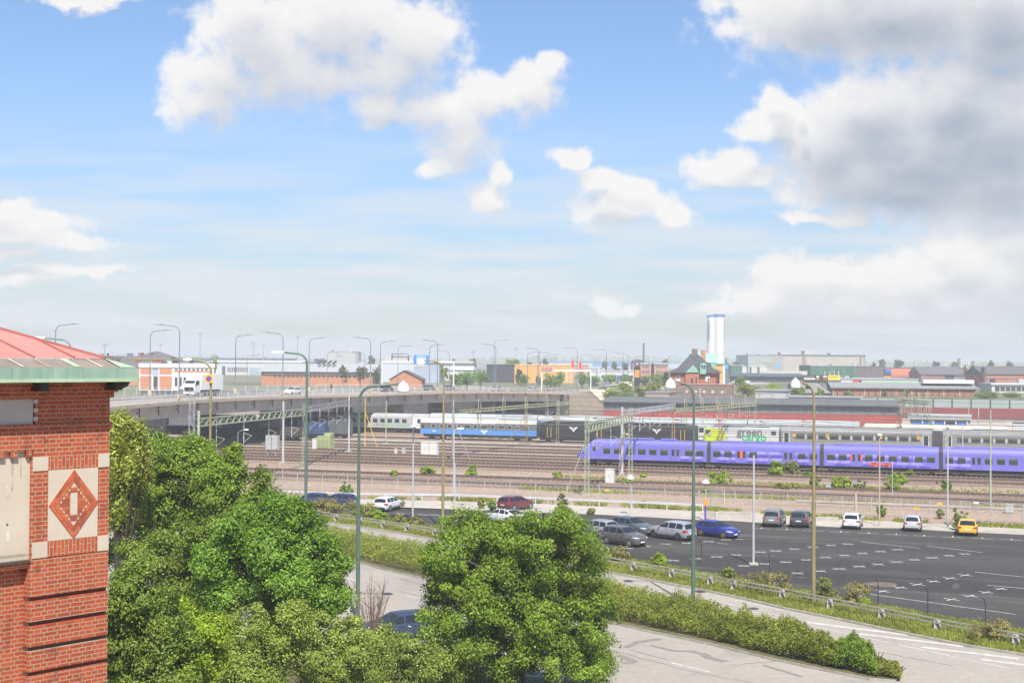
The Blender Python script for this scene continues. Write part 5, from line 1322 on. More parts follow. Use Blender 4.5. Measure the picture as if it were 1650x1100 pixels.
    if clad:
        m = MB()
        for sd in (-1, 1): m.box(x_of(.27), x_of(.735), sd * w_ * 1.0 - .012, sd * w_ * 1.0 + .012, H * .13, H * .25)
        m.build('sill_cladding', CLAD, t)
    m = MB(); m.box(x_of(1) + .015, x_of(1) + .03, -.26, .26, H * .235, H * .31)
    m.build('number_plate', PLATE, t)
    m = MB(); m.box(x_of(0) - .03, x_of(0) - .012, -.26, .26, H * .385, H * .46); m.build('number_plate', PLATE, t)
    for sd in (-1, 1):
        for f in (.445, .27): m = MB(); m.box(x_of(f), x_of(f) + .012, sd * w_ * 1.0 - .006, sd * w_ * 1.0 + .004, H * .2, belt - .05); m.build('door_seam', CLAD, t)
        for f in (.33, .50): m = MB(); m.box(x_of(f) - .10, x_of(f) + .06, sd * w_ * .995 - .015, sd * w_ * .995 + .022, belt - .14, belt - .11); m.build('door_handle', CLAD, t)
    if rails:
        for sd in (-1, 1):
            m = MB(); zr = H + .035; m.tube([(x_of(.14), sd * w_ * .66, zr - .06), (x_of(.17), sd * w_ * .66, zr), (x_of(.48), sd * w_ * .66, zr + .02), (x_of(.53), sd * w_ * .66, zr - .04)], .022, 6); m.build('roof_rail', RIM, t)
    return t
DB = (at(1330, 897.5) - at(1250, 887)).normalized()
LOTN = TN
cars = [
 ('white estate car seen from behind at the left end of the car park', 'suv', 4.4, 1.82, 1.50, paint('white', (.72,.72,.71)), (625,821), LOTN, dict(clad=True)),
 ('dark red estate car seen from behind, next to the white saloon', 'suv', 4.6, 1.83, 1.52, paint('dark red', (.14,.022,.028)), (831,820), Vector((.62,.78,0)), dict(rails=True)),
 ('white saloon with black roof, its nose pointing left', 'fast', 4.6, 1.85, 1.44, paint('white', (.72,.72,.71)), (812,841), -DB, dict(roof=CLAD)),
 ('silver hatchback with red tail lights, half hidden behind the brown grey crossover', 'hatch', 4.35, 1.79, 1.52, paint('mid silver', (.29,.30,.31)), (962,862), -DB, {}),
 ('dark car mostly hidden by the large round tree', 'hatch', 4.3, 1.8, 1.5, paint('dark green', (.035,.045,.045)), (926,879), DB, {}),
 ('brown grey crossover in the middle of the front row, nose to the right', 'suv', 4.3, 1.79, 1.62, paint('brown grey', (.105,.098,.09)), (1006,877), DB, dict(clad=True)),
 ('dark blue grey hatchback behind the brown grey crossover', 'hatch', 4.3, 1.78, 1.55, paint('slate', (.085,.10,.11)), (1019,859), DB, {}),
 ('silver crossover with dark wheels, its tail towards the green lamp post', 'suv', 4.58, 1.85, 1.63, paint('bright silver', (.30,.31,.33)), (1083,867), -DB, dict(rim=RIMD, clad=True, roof=pm('light roof', (.36,.37,.39), .3, .05, 1, coat=.5), wr=.35)),
 ('royal blue hatchback with bronze wheels right of the green lamp post', 'hatch', 4.25, 1.75, 1.47, paint('royal blue', (.025,.035,.24)), (1156,864), DB, dict(rim=RIMG)),
 ('grey estate crossover with roof rails in the back row', 'suv', 4.5, 1.84, 1.63, paint('mid grey', (.17,.17,.175)), (1248,845), LOTN, dict(rails=True)),
 ('dark grey coupe crossover beside the grey one with roof rails', 'suv', 4.4, 1.84, 1.55, paint('dark grey', (.055,.06,.068)), (1291,846), LOTN, dict(clad=True)),
 ('small white hatchback seen from behind in the back row', 'hatch', 3.97, 1.72, 1.48, paint('white', (.72,.72,.71)), (1374,849), LOTN, {}),
 ('small boxy silver hatchback seen from behind in the back row', 'hatch', 3.55, 1.64, 1.49, paint('pale silver', (.46,.47,.48)), (1471,853), LOTN, {}),
 ('bright yellow hatchback at the right end of the back row', 'fast', 4.45, 1.83, 1.44, paint('yellow', (.74,.43,.02)), (1559,859), LOTN, {}),
 ('dark blue car left of another dark blue one behind the hedge', 'hatch', 4.2, 1.75, 1.46, paint('navy', (.03,.045,.10)), (500,814), -TD, {}),
 ('dark blue hatchback behind the dry thicket, next to the green pole', 'hatch', 4.3, 1.75, 1.48, paint('navy', (.03,.045,.10)), (543,815.5), -TD, {}),
 ('blue car under the bare twigs beside the near road', 'hatch', 4.7, 1.85, 1.55, pm('car paint dull blue', (.030,.048,.085), .45, .05, .5, coat=.15), (637,1029), Vector((-.88,-.47,0)), {}),
 ('silver car half buried in the tree crowns at the left', 'hatch', 4.2, 1.75, 1.48, paint('silver', (.42,.43,.44)), (424,858), Vector((-.8,.6,0)), {}),
]
for lab, kind, L_, Wd, H, mt, (px, py), hd, kw in cars:
    car(lab, kind, L_, Wd, H, mt, at(px, py), hd, **kw)
# white truck and car on the bridge
def on_deck(x, D_):
    best = min((abs((p.x / p.y) - ad(x, 620, 100).x / 100) + abs(p.y - D_) * .0004, o_, i) for o_ in (5.5, 8, 10, 14, 18, 21) for i, p in enumerate(offset(EC, o_, -.1)))
    p = offset(EC, best[1], -.1)[best[2]]; i = best[2]
    d = EC[min(i + 1, len(EC) - 1)] - EC[max(0, i - 1)]; d.z = 0
    return p, d.normalized()
p, d = on_deck(327, 268); d = -d
t = thing('truck', 'white box truck driving along the road bridge', 'truck', p, math.atan2(d.y, d.x))
TW = pm('truck white', (.72,.72,.70), .35, .05, 1, coat=.3)
m = MB(); m.box(-6.2, 2.6, -1.28, 1.28, 1.15, 4.05); m.build('cargo_box', TW, t)
m = MB()
for y0 in (-1.285,):
    for x in (-2.0, 0.6): m.box(x, x + .04, -1.30, -1.281, 1.2, 4.0); m.box(x, x + .04, 1.281, 1.30, 1.2, 4.0)
m.build('panel_seam', pm('seam grey', (.4,.4,.4)), t)
m = MB(); m.face([(2.9, .7), (5.1, .6), (5.15, 1.6), (5.0, 2.3), (4.6, 3.05), (2.9, 3.2)], -1.22, 1.22); m.build('cab', TW, t)
m = MB(); m.face([(2.95, 3.2), (4.5, 3.06), (3.6, 3.75), (2.95, 3.9)], -1.0, 1.0); m.build('roof_fairing', TW, t)
m = MB(); m.add([(5.03, -1.1, 2.22), (5.03, 1.1, 2.22), (4.66, 1.05, 3.0), (4.66, -1.05, 3.0)], [(0, 1, 2, 3)]); m.build('windscreen', GLASS, t)
for sd in (-1, 1): m = MB(); m.face([(3.4, 2.15), (4.85, 2.15), (4.5, 2.95), (3.4, 2.95)], sd * 1.225, sd * 1.235); m.build('side_window', GLASS, t)
for sd in (-1, 1): m = MB(); m.box(4.6, 4.75, sd * 1.3 - .12, sd * 1.3 + .12, 2.1, 2.9); m.build('mirror', CLAD, t)
m = MB(); m.box(5.1, 5.2, -1.0, 1.0, .95, 1.75); m.build('grille', CLAD, t); m = MB(); m.box(4.7, 5.25, -1.22, 1.22, .4, .75); m.build('bumper', TW, t)
for sd in (-1, 1): m = MB(); m.box(5.15, 5.27, sd * .95 - .2, sd * .95 + .2, .78, .95); m.build('headlight', HEADL, t)
m = MB(); m.box(-6.0, 4.6, -.5, .5, .6, 1.14); m.box(-.6, 1.6, -1.2, 1.2, .45, 1.1); m.build('chassis', CLAD, t)
for x in (4.0, -3.2, -4.6):
    for sd in (-1, 1): m = MB(); m.M = Matrix.Translation((x, sd * 1.2, .5)) @ Matrix.Rotation(R(90) * -sd, 4, 'X'); m.lathe([(.25, -.3), (.5, -.28), (.5, .0), (.28, .03), (.1, .0)], n=16); m.build('wheel', TYRE, t)
def bcar(label, x, D_, mt, kind='suv', rev=False, z=None, Lx=4.4, group='cars on the bridge and the road beyond'):
    p, d = on_deck(x, D_)
    if z is not None: p = ad(x, 600, D_); p.z = z; d = Vector((.75, .66, 0)).normalized()
    car(label, kind, Lx, 1.8, 1.6, mt, p, -d if rev else d, group=group)
bcar('white car driving on the bridge right of the truck', 469, 292, paint('white', (.72,.72,.71)), rev=True)
for a in [('small dark car at the right end of the bridge', 974, 445, 'navy', 6), ('silver car on the bridge between the lamp posts at its right end', 863, 400, 'silver', None), ('dark car on the road beyond the bridge, left of the white cars', 957, 560, 'dark grey', 6), ('silver car on the far road behind the dark small car', 978, 545, 'silver', 6), ('white car on the far road left of the white van', 992, 560, 'white', 6), ('white saloon on the far road left of the price sign pillar', 1040, 590, 'white', 6), ('white car on the road in front of the dark long hall', 1185, 640, 'white', 6), ('dark blue car on the far side of the bridge behind the white dome', 622, 330, 'navy', None), ('dark car behind the bridge railing right of the white dome', 690, 350, 'dark grey', None), ('silver car behind the bridge railing further right', 803, 372, 'silver', None), ('dark car on the bridge right of the orange gabled house', 720, 368, 'slate', None)]:
    c_ = {'navy': (.03,.045,.10), 'silver': (.42,.43,.44), 'dark grey': (.055,.06,.068), 'white': (.72,.72,.71), 'slate': (.085,.10,.11)}[a[3]]
    bcar(a[0], a[1], a[2], paint(a[3], c_), 'hatch', z=a[4])
for lab, x, D_ in (('white van on the far road right of the white cars', 1008, 545), ('white van on the road in front of the long dark hall', 1203, 600)):
    p = ad(x, 600, D_); p.z = 6; t = thing('van', lab, 'van', p, R(35), 'vans on the far road')
    m = MB(); m.face([(-2.6, .35), (2.6, .35), (2.65, 1.0), (2.3, 1.25), (1.5, 2.1), (-2.6, 2.2)], -.95, .95); m.build('body', TW, t)
    m = MB(); m.face([(1.0, 1.3), (2.05, 1.3), (1.5, 1.95), (1.0, 1.95)], -.97, .97); m.add([(2.27, -.85, 1.32), (2.27, .85, 1.32), (1.56, .8, 2.06), (1.56, -.8, 2.06)], [(0, 1, 2, 3)]); m.build('window', GLASS, t)
    for x_ in (-1.6, 1.6):
        for sd in (-1, 1): m = MB(); m.M = Matrix.Translation((x_, sd * .9, .36)) @ Matrix.Rotation(R(90) * -sd, 4, 'X'); m.lathe([(.15, -.2), (.36, -.2), (.36, .02), (.15, .07)], n=14); m.build('wheel', TYRE, t)
# walker on the far pavement of the bridge
pp = ec_at(532, BW - 1.8); t = thing('person', 'person in dark clothes walking along the far pavement of the bridge', 'person', pp, 0)
m = MB(); m.sm = True
m.tube([(-.11, .12, .0), (-.10, .06, .45), (-.08, 0, .88)], [.06, .075, .10], 8); m.tube([(.11, -.14, .0), (.10, -.03, .45), (.08, 0, .88)], [.06, .075, .10], 8)
m.tube([(0, 0, .82), (0, 0, 1.1), (0, .0, 1.38), (0, .0, 1.48), (0, .01, 1.54)], [.15, .16, .20, .10, .055], 10)
m.tube([(-.2, 0, 1.4), (-.25, .05, 1.1), (-.23, -.08, .82)], [.06, .05, .035], 7); m.tube([(.2, 0, 1.4), (.25, -.05, 1.1), (.23, .1, .82)], [.06, .05, .035], 7)
m.lathe([(.03, -.12), (.075, -.08), (.095, .0), (.09, .07), (.04, .125)], (0, 0, 1.66), 10)
m.build('body', pm('dark clothing', (.045,.05,.06), .8, .3, 3), t)
m = MB(); m.lathe([(.098, .0), (.10, .05), (.07, .12), (.02, .14)], (0, .01, 1.665), 10); m.build('hair', pm('brown hair', (.06,.04,.025), .7, .2, 8), t)
# ================================================================== TRAINS
PUR = pm('violet train paint', (.18,.17,.555), .35, .10, .45, coat=.3, stretch=(.4, 1, 1.6)); LIL = pm('lilac livery', (.36,.29,.68), .4, .04, 1); PURD = pm('deep violet livery', (.085,.075,.44), .4, .04, 1); ORG = pm('livery orange', (.72,.14,.04), .45, .06, 2)
TGL = glass('train window glass', (.045,.055,.05), .08); UND = pm('train underframe', (.035,.032,.03), .8, .3, 2); RUB = pm('gangway rubber', (.055,.052,.055), .8, .15, 2, stretch=(8, 1, 1)); SILV = pm('silver grey roof', (.36,.375,.37), .5, .12, .7)
GREYP = pm('grey coach paint', (.40,.42,.42), .5, .08, .7); BLK = pm('matt black loco paint', (.030,.030,.032), .5, .2, 1.0); DGREY = pm('dark grey coach', (.14,.145,.15), .5, .08, .8); SBLUE = pm('sky blue coach', (.10,.26,.60), .45, .06, .8)
LIME = pm('lime loco paint', (.50,.60,.03), .4, .05, 1, coat=.3); LGREY = pm('light grey loco paint', (.50,.51,.515), .45, .06, .8); CREAMR = pm('cream roof', (.60,.545,.42), .6, .07, .8); PALER = pm('pale dirty roof', (.50,.49,.45), .7, .14, .8)
class Rake:
    def __init__(s, name, label, cat, d, x0, group=None):
        s.d = d; s.s0 = trk(x0, 730, d - 1.47)[0]; s.t = thing(name, label, cat, tp(s.s0, d, 0), TR, group)
    def S(s, x): return trk(x, 730, s.d - 1.47)[0] - s.s0
    def Z(s, x, y): return trk(x, y, s.d - 1.47)[1]
def shell(m, a, b_, zb, zs, zr, hw=1.45, split=None, m0=0, m1=1, mid=None):
    "carriage body between two stations, sides and roof"
    side = [(-hw, zb), (-hw, zs)]
    if split: side = [(-hw, zb), (-hw, split), (-hw, zs)]
    ro = [(-hw, zs), (-hw * .93, zs + (zr - zs) * .45), (-hw * .70, zs + (zr - zs) * .8), (-hw * .35, zr), (0, zr + .03)]
    ro = ro + [(-y, z) for y, z in ro[-2::-1]]
    def ext(sec, mi):
        m.mat = mi; n = len(sec); m.add([(a, y, z) for y, z in sec] + [(b_, y, z) for y, z in sec], [(i, i + n, i + 1 + n, i + 1) for i in range(n - 1)])
    if split: ext(side[:2], m0); ext(side[1:], mid); ext([(hw, zs), (hw, zb)], m0)
    else: ext(side, m0); ext([(hw, zs), (hw, zb)], m0)
    o = m.sm; m.sm = True; ext(ro, m1); m.sm = o
    m.mat = m0; ring_ = [(-hw, zb)] + ro + [(hw, zb)]
    m.add([(a, y, z) for y, z in ring_], [tuple(range(len(ring_)))[::-1]]); m.add([(b_, y, z) for y, z in ring_], [tuple(range(len(ring_)))]); m.add([(a, -hw, zb), (b_, -hw, zb), (b_, hw, zb), (a, hw, zb)], [(0, 3, 2, 1)])
def bogie(parent, x, name='bogie'):
    m = MB(); m.box(x - 1.7, x + 1.7, -1.22, 1.22, .62, .95)
    for dx in (-1.2, 1.2):
        for sd in (-1, 1):
            mm = Matrix.Translation((x + dx, sd * .78, .27 + .43)) @ Matrix.Rotation(R(90), 4, 'X'); o = m.M; m.M = mm; m.lathe([(.43, -.07), (.43, .07), (.15, .12)], n=14); m.M = o
            m.box(x + dx - .22, x + dx + .22, sd * 1.1 - .14, sd * 1.1 + .14, .5, .95)
    m.bar((x - .5, -1.25, .75), (x + .5, -1.25, .75), .3); m.build(name, UND, parent)
_win = {}
def window(parent, x0, x1, z0, z1, mt=TGL, hw=1.45, e=.018, frame=None, name='window'):
    m = MB(); m.box(x0, x1, -hw - e, -hw - .003, z0, z1); w = m.build(name, mt, parent)
    if frame:
        m = MB(); f = .07; m.box(x0 - f, x1 + f, -hw - e * .55, -hw - .002, z0 - f, z0 - .001); m.box(x0 - f, x1 + f, -hw - e * .55, -hw - .002, z1 + .001, z1 + f); m.box(x0 - f, x0 - .001, -hw - e * .55, -hw - .002, z0, z1); m.box(x1 + .001, x1 + f, -hw - e * .55, -hw - .002, z0, z1); m.build('frame', frame, w)
    else:
        m = MB(); m.box(x0 + .04, x1 - .04, -hw - e - .006, -hw - e - .001, z1 - (z1 - z0) * .22, z1 - .03); m.build('vent_pane', pm('upper vent glass', (.16,.18,.19), .15, .2, 1), w)
    return w
# --- purple commuter train
rk = Rake('commuter_train', 'violet electric commuter train with arrow pattern standing in the yard', 'train', 204.3, 928)
S = rk.S
ZB, ZS, ZR = 1.12, 3.35, 4.15
XG = [928, 1142, 1324, 1516, 1708]
A6 = lambda v: 920 + v / 6.875
B6 = lambda v: 1140 + v / 6.875
C5 = lambda v: 1370 + v / 5.893
def arrow(m, x, z, L_, h, sgn):
    t_ = .42 * L_; pts = [(x, z), (x + sgn * t_, z + h * .5), (x + sgn * t_, z + h * .33), (x + sgn * L_, z + h * .33), (x + sgn * L_, z - h * .33), (x + sgn * t_, z - h * .33), (x + sgn * t_, z - h * .5)]
    m.face(pts, -1.458, -1.451)
CW = [[(A6(a), A6(b_)) for a, b_ in ((359,434),(475,550),(618,697),(745,826),(866,947),(989,1072),(1263,1345),(1388,1467))],
      [(B6(a), B6(b_)) for a, b_ in ((62,145),(187,268),(463,548),(1002,1085),(1130,1213))],
      [(B6(a), B6(b_)) for a, b_ in ((1325,1410),(1453,1540))] + [(C5(a), C5(b_)) for a, b_ in ((138,212),(252,326),(366,440),(484,556),(615,690),(731,804))],
      [(C5(a), C5(b_)) for a, b_ in ((905,978),(1020,1094),(1278,1350),(1393,1470),(1508,1590))] + [(1657,1669),(1680,1692)]]
CD = [[(A6(1105), A6(1210))], [(B6(312), B6(436)), (B6(838), B6(950))], [(B6(1585), C5(115))], [(C5(1145), C5(1250))]]
for ci in range(4):
    a, b_ = S(XG[ci]) + (2.9 if ci == 0 else .28), S(XG[ci + 1]) - .28
    m = MB(); shell(m, a, b_, ZB, ZS, ZR)
    if ci == 0:
        secs = [(0.0, .72, 1.30, 1.75), (.35, 1.02, 1.14, 2.15), (1.0, 1.28, 1.06, 2.75), (1.8, 1.40, 1.05, 3.45), (2.4, 1.44, 1.08, 3.95), (2.9, 1.45, 1.12, 4.16)]
        rg = []
        for x, hw, zb, zt in secs:
            rr = [(-hw, zb), (-hw, zb + (zt - zb) * .55), (-hw * .93, zb + (zt - zb) * .80), (-hw * .66, zb + (zt - zb) * .95), (0, zt)]
            rg.append([(x, y, z) for y, z in rr] + [(x, -y, z) for y, z in rr[-2::-1]])
        m.mat = 0; m.sm = True; m.loft(rg, closed=False, cap=True); m.sm = False
    cr = m.build('carriage', [PUR, PUR], rk.t)
    if ci == 0:
        m = MB(); m.add([(.42, -.98, 2.25), (.42, .98, 2.25), (1.75, 1.05, 3.38), (1.75, -1.05, 3.38)], [(0, 1, 2, 3)]); m.build('windscreen', TGL, cr); m = MB(); m.face([(.55, 1.75), (1.15, 2.1), (1.0, 2.35), (.6, 2.05)], -1.40, -1.20); m.build('headlight', TGL, cr)
        window(cr, S(A6(240)), S(A6(280)), 2.35, 3.05); m = MB(); m.box(S(A6(228)), S(A6(231)), -1.456, -1.451, 1.2, 3.5); m.box(S(A6(284)), S(A6(286)), -1.456, -1.451, 1.2, 3.5); m.build('cab_door', PURD, cr)
    for x0, x1 in CW[ci]: window(cr, S(x0), S(x1), 1.98, 2.86)
    for x0, x1 in CD[ci]:
        s0, s1 = S(x0), S(x1); sm_ = (s0 + s1) / 2; w_ = (s1 - s0)
        for q0, q1 in ((s0, sm_ - .015), (sm_ + .015, s1)):
            m = MB(); m.box(q0, q1, -1.475, -1.4515, ZB + .02, 3.2); dr = m.build('door', PUR, cr)
            ww = .42; c_ = (q0 + q1) / 2
            m = MB(); m.box(c_ - ww / 2, c_ + ww / 2, -1.485, -1.4755, 1.9, 2.86); m.build('pane', TGL, dr)
        for q in (s0 - .03, sm_ - .014, s1 + .002): m = MB(); m.box(q, q + .028, -1.472, -1.4512, ZB + .02, 3.2); m.build('door_seam', pm('door seam', (.06,.05,.2)), cr)
    m = MB(); m.mat = 0
    lim = {0: (S(1085), b_), 1: (a, b_), 2: (a, b_), 3: (a, S(1592))}[ci]
    sg = 1 if ci < 2 else -1
    rows_ = [(2.70, 0, 1), (2.22, 1, -1), (1.74, 0, 1), (1.32, 1, -1)]
    for ri, (z, mi, dr_) in enumerate(rows_):
        x = lim[0] + rnd.uniform(.2, .9) + (ri % 2) * .6 + (1.6 if ci == 0 and ri < 2 else 0)
        while x < lim[1] - 1.9:
            m.mat = mi
            if sg * dr_ > 0: arrow(m, x, z, 1.85, .54 if ri < 3 else .36, 1)
            else: arrow(m, x + 1.85, z, 1.85, .54 if ri < 3 else .36, -1)
            x += 1.95
    if ci == 2:
        m.mat = 2
        for q0, q1 in ((1398, 1417), (1418, 1436)):
            arrow(m, S(q0), 1.52, S(q1) - S(q0), .82, 1)
    m.build('arrow_pattern', [LIL, PURD, ORG], cr)
    if ci == 1:
        m = MB(); m.box(S(B6(358)), S(B6(390)), -1.492, -1.486, 1.95, 2.9); m.build('orange_panel', ORG, cr)
    if ci == 2:
        for q0, q1 in ((B6(1585), B6(1604)), (C5(97), C5(113))):
            m = MB(); m.box(S(q0), S(q1), -1.492, -1.486, 1.95, 2.9); m.build('orange_panel', ORG, cr)
    # roof equipment and underframe
    m = MB(); m.box(a + .5, b_ - .5, -1.2, 1.2, .55, ZB - .01); m.build('underframe', UND, cr)
    if ci == 0:
        m = MB(); m.box(a + 4, a + 9, -.7, .7, 4.16, 4.42); m.box(a + 10.2, a + 12.5, -.6, .6, 4.16, 4.4); m.build('roof_equipment', PUR, cr)
    else:
        m = MB()
        m.box(a + 1.5, b_ - 1.5, -.5, .5, 4.16, 4.28)
        m.build('roof_equipment', PUR, cr)
    if ci < 3:
        m = MB(); m.loft([[(b_ + .02, y, z) for y, z in ((-1.36, 1.0), (-1.36, 3.6), (-.9, 4.02), (.9, 4.02), (1.36, 3.6), (1.36, 1.0))], [(b_ + .54, y, z) for y, z in ((-1.36, 1.0), (-1.36, 3.6), (-.9, 4.02), (.9, 4.02), (1.36, 3.6), (1.36, 1.0))]], closed=True); m.build('gangway', RUB, rk.t)
        bogie(rk.t, b_ + .28)
for x in (958, 978): pass
bogie(rk.t, S(965)); bogie(rk.t, S(1690))
m = MB(); m.face([(S(948), 1.1), (S(995), 1.1), (S(990), .8), (S(952), .8)], -1.3, 1.3); m.build('underframe', UND, rk.t)
def panto(parent, x, z, mt=REDP, fold=True):
    m = MB()
    for y in (-.55, .55): m.tube([(x - 1.0, y, z), (x + .7, y * .8, z + .42), (x - .9, y * .9, z + .62)], .045, 5); m.tube([(x - 1, y, z - .15), (x - 1, y, z)], .09, 6)
    m.bar((x - .9, -.9, z + .66), (x - .9, .9, z + .66), .09); m.bar((x - .7, -.8, z + .66), (x - .7, .8, z + .66), .06); m.build('pantograph', mt, parent)
def emblem(parent, x, z, s_, hw, mt=WHITE):
    m = MB()
    for sg in (-1, 1):
        m.face([(x + sg * p * s_, z + q * s_) for p, q in ((.02, -.62), (.34, -.10), (.62, .06), (1.0, .46), (.30, .40), (.14, .10), (.02, -.1))], -hw - .02, -hw - .005)
    m.lathe([(.01, -.12 * s_), (.13 * s_, 0), (.01, .12 * s_)], (x, -hw - .01, z + .28 * s_), 8)
    m.build('wing_emblem', mt, parent)
# --- blue and grey coach with black locomotives
rk = Rake('passenger_coach', 'old passenger coach, grey above and sky blue below, with pale roof', 'coach', 258, 677); S = rk.S
b_ = S(864); m = MB(); shell(m, 0, b_, 1.25, 3.5, 4.35, 1.47, 2.32, 0, 2, 1); cr = m.build('body', [SBLUE, PALER, DGREY], rk.t) if False else None
m2_ = MB(); shell(m2_, 0, b_, 1.25, 3.5, 4.35, 1.47, 2.32, 0, 1, 2); cr = m2_.build('body', [SBLUE, PALER, DGREY], rk.t)
for k, (x0, x1) in enumerate([(695.5,701),(709,713),(721.5,727),(737.5,742),(748,757),(763,768.5),(775.5,784),(791,796.5),(803,812),(818,824),(830.5,836),(846,851)]):
    window(cr, S(x0), S(x1), 2.55, 3.2, TGL, 1.47, .02, pm('window frame alloy', (.5,.5,.5), .4))
window(cr, S(679), S(683), 2.4, 3.25, TGL, 1.47, .02); emblem(cr, S(780), 1.85, .85, 1.47); m = MB(); m.box(S(697), S(702), -1.485, -1.475, 1.75, 1.95); m.build('white_mark', WHITE, cr)
m = MB(); m.box(.6, b_ - .6, -1.25, 1.25, .7, 1.24)
for k in range(8): m.box(4 + k * 2.1, 5.2 + k * 2.1, -1.34, -1.251, .62, 1.15)
m.build('underframe', UND, rk.t); bogie(rk.t, 3.2); bogie(rk.t, b_ - 3.2)
m = MB()
for k in range(5): m.lathe([(.25, 0), (.2, .18), (.02, .2)], (3 + k * 4.4, -.5, 4.3), 8)
m.build('roof_vent', PALER, rk.t)
def loco(label, x0, x1, side, group='electric locomotives', emb=True, nose=None):
    rk = Rake('locomotive', label, 'locomotive', 258, x0, group); S = rk.S; L_ = S(x1); hw = 1.5
    m = MB(); shell(m, .0 if not nose else 1.2, L_, 1.1, 3.55, 4.0, hw)
    if nose:
        m.mat = 2; rg = []
        for x, h0, zb, zt in ((0, 1.2, 1.1, 2.4), (.25, 1.35, 1.1, 3.2), (.7, 1.46, 1.1, 3.85), (1.2, 1.5, 1.1, 4.0)):
            rr = [(-h0, zb), (-h0, zt - .5), (-h0 * .85, zt - .12), (0, zt)]; rg.append([(x, y, z) for y, z in rr] + [(x, -y, z) for y, z in rr[-2::-1]])
        m.sm = True; m.loft(rg, cap=True); m.sm = False
        m.face([(1.2, 1.1), (3.4, 1.1), (4.6, 2.2), (3.6, 3.55), (1.2, 3.55)], -hw - .012, -hw - .002)
    cr = m.build('body', [side, SILV if nose else DARKM, nose or side], rk.t)
    m = MB()
    if side is BLK:
        for k in range(7): m.box(.6, L_ - .6, -hw - .018, -hw - .001, 1.35 + k * .30, 1.40 + k * .30)
    m.box(1.8, L_ - 1.8, -1.0, 1.0, 4.03, 4.25); m.build('roof_equipment', DARKM if not nose else SILV, cr)
    panto(cr, L_ * .25, 4.35); panto(cr, L_ * .8, 4.35, DARKM)
    m = MB(); m.box(.4, L_ - .4, -1.3, 1.3, .6, 1.09); m.build('underframe', UND, rk.t)
    bogie(rk.t, 3.0); bogie(rk.t, L_ - 3.0)
    for x in (.55, L_ - 1.35): window(cr, x, x + .75, 2.6, 3.25, TGL, hw, .022, pm('cab window rim', (.08,.08,.085)))
    if side is BLK:
        m = MB()
        for x in (2.0, 2.75, L_ - 2.8, L_ - 2.05): m.box(x, x + .10, -hw - .06, -hw - .02, 1.2, 3.2)
        m.build('handrail', YEL, cr)
        m = MB(); m.M = Matrix.Translation((1.0, -hw, 3.35)) @ Matrix.Rotation(R(90), 4, 'X'); m.lathe([(.30, 0), (.34, .06), (.2, .08)], n=14); m.build('lamp', DARKM, cr)
    return rk, cr, L_
rk, cr, L_ = loco('black locomotive with white wing emblem coupled to the blue coach', 866, 985, BLK); emblem(cr, rk.S(924), 2.85, .95, 1.5)
rk, cr, L_ = loco('black locomotive with white wing emblem behind the silver mast', 990, 1120, BLK); emblem(cr, rk.S(1058), 2.85, .95, 1.5)
rk, cr, L_ = loco('light grey locomotive with lime nose and green lettering', 1133, 1255, LGREY, nose=LIME)
tm = text_mesh('green', 2.05, pm('lettering grey', (.12,.12,.12)), 'lettering', .012, 1.0, .035, 1.02); ob('lettering', tm, cr, (rk.S(1208), -1.53, 3.02))
tm = text_mesh('cargo', 2.05, pm('lettering green', (.03,.42,.13)), 'lettering', .012, 1.0, .035, 1.02); ob('lettering', tm, cr, (rk.S(1215), -1.53, 2.10))
m = MB(); m.M = Matrix.Translation((rk.S(1143), -1.5, 2.5)) @ Matrix.Rotation(R(90), 4, 'X'); m.lathe([(.36, .015), (.36, .03), (.2, .035)], n=16); m.build('round_plate', SILV, cr)
rk = Rake('locomotive', 'white locomotive cab peeping out behind the lime nosed locomotive', 'locomotive', 262.5, 1118, 'electric locomotives'); m = MB(); shell(m, 0, rk.S(1150), 1.1, 3.7, 4.3, 1.45); cr = m.build('body', [pm('white loco', (.62,.62,.60), .5), SILV], rk.t); window(cr, 1.0, 1.9, 2.6, 3.5); m = MB(); m.box(.4, rk.S(1150) - .4, -1.2, 1.2, .3, 1.09); m.build('underframe', UND, rk.t)
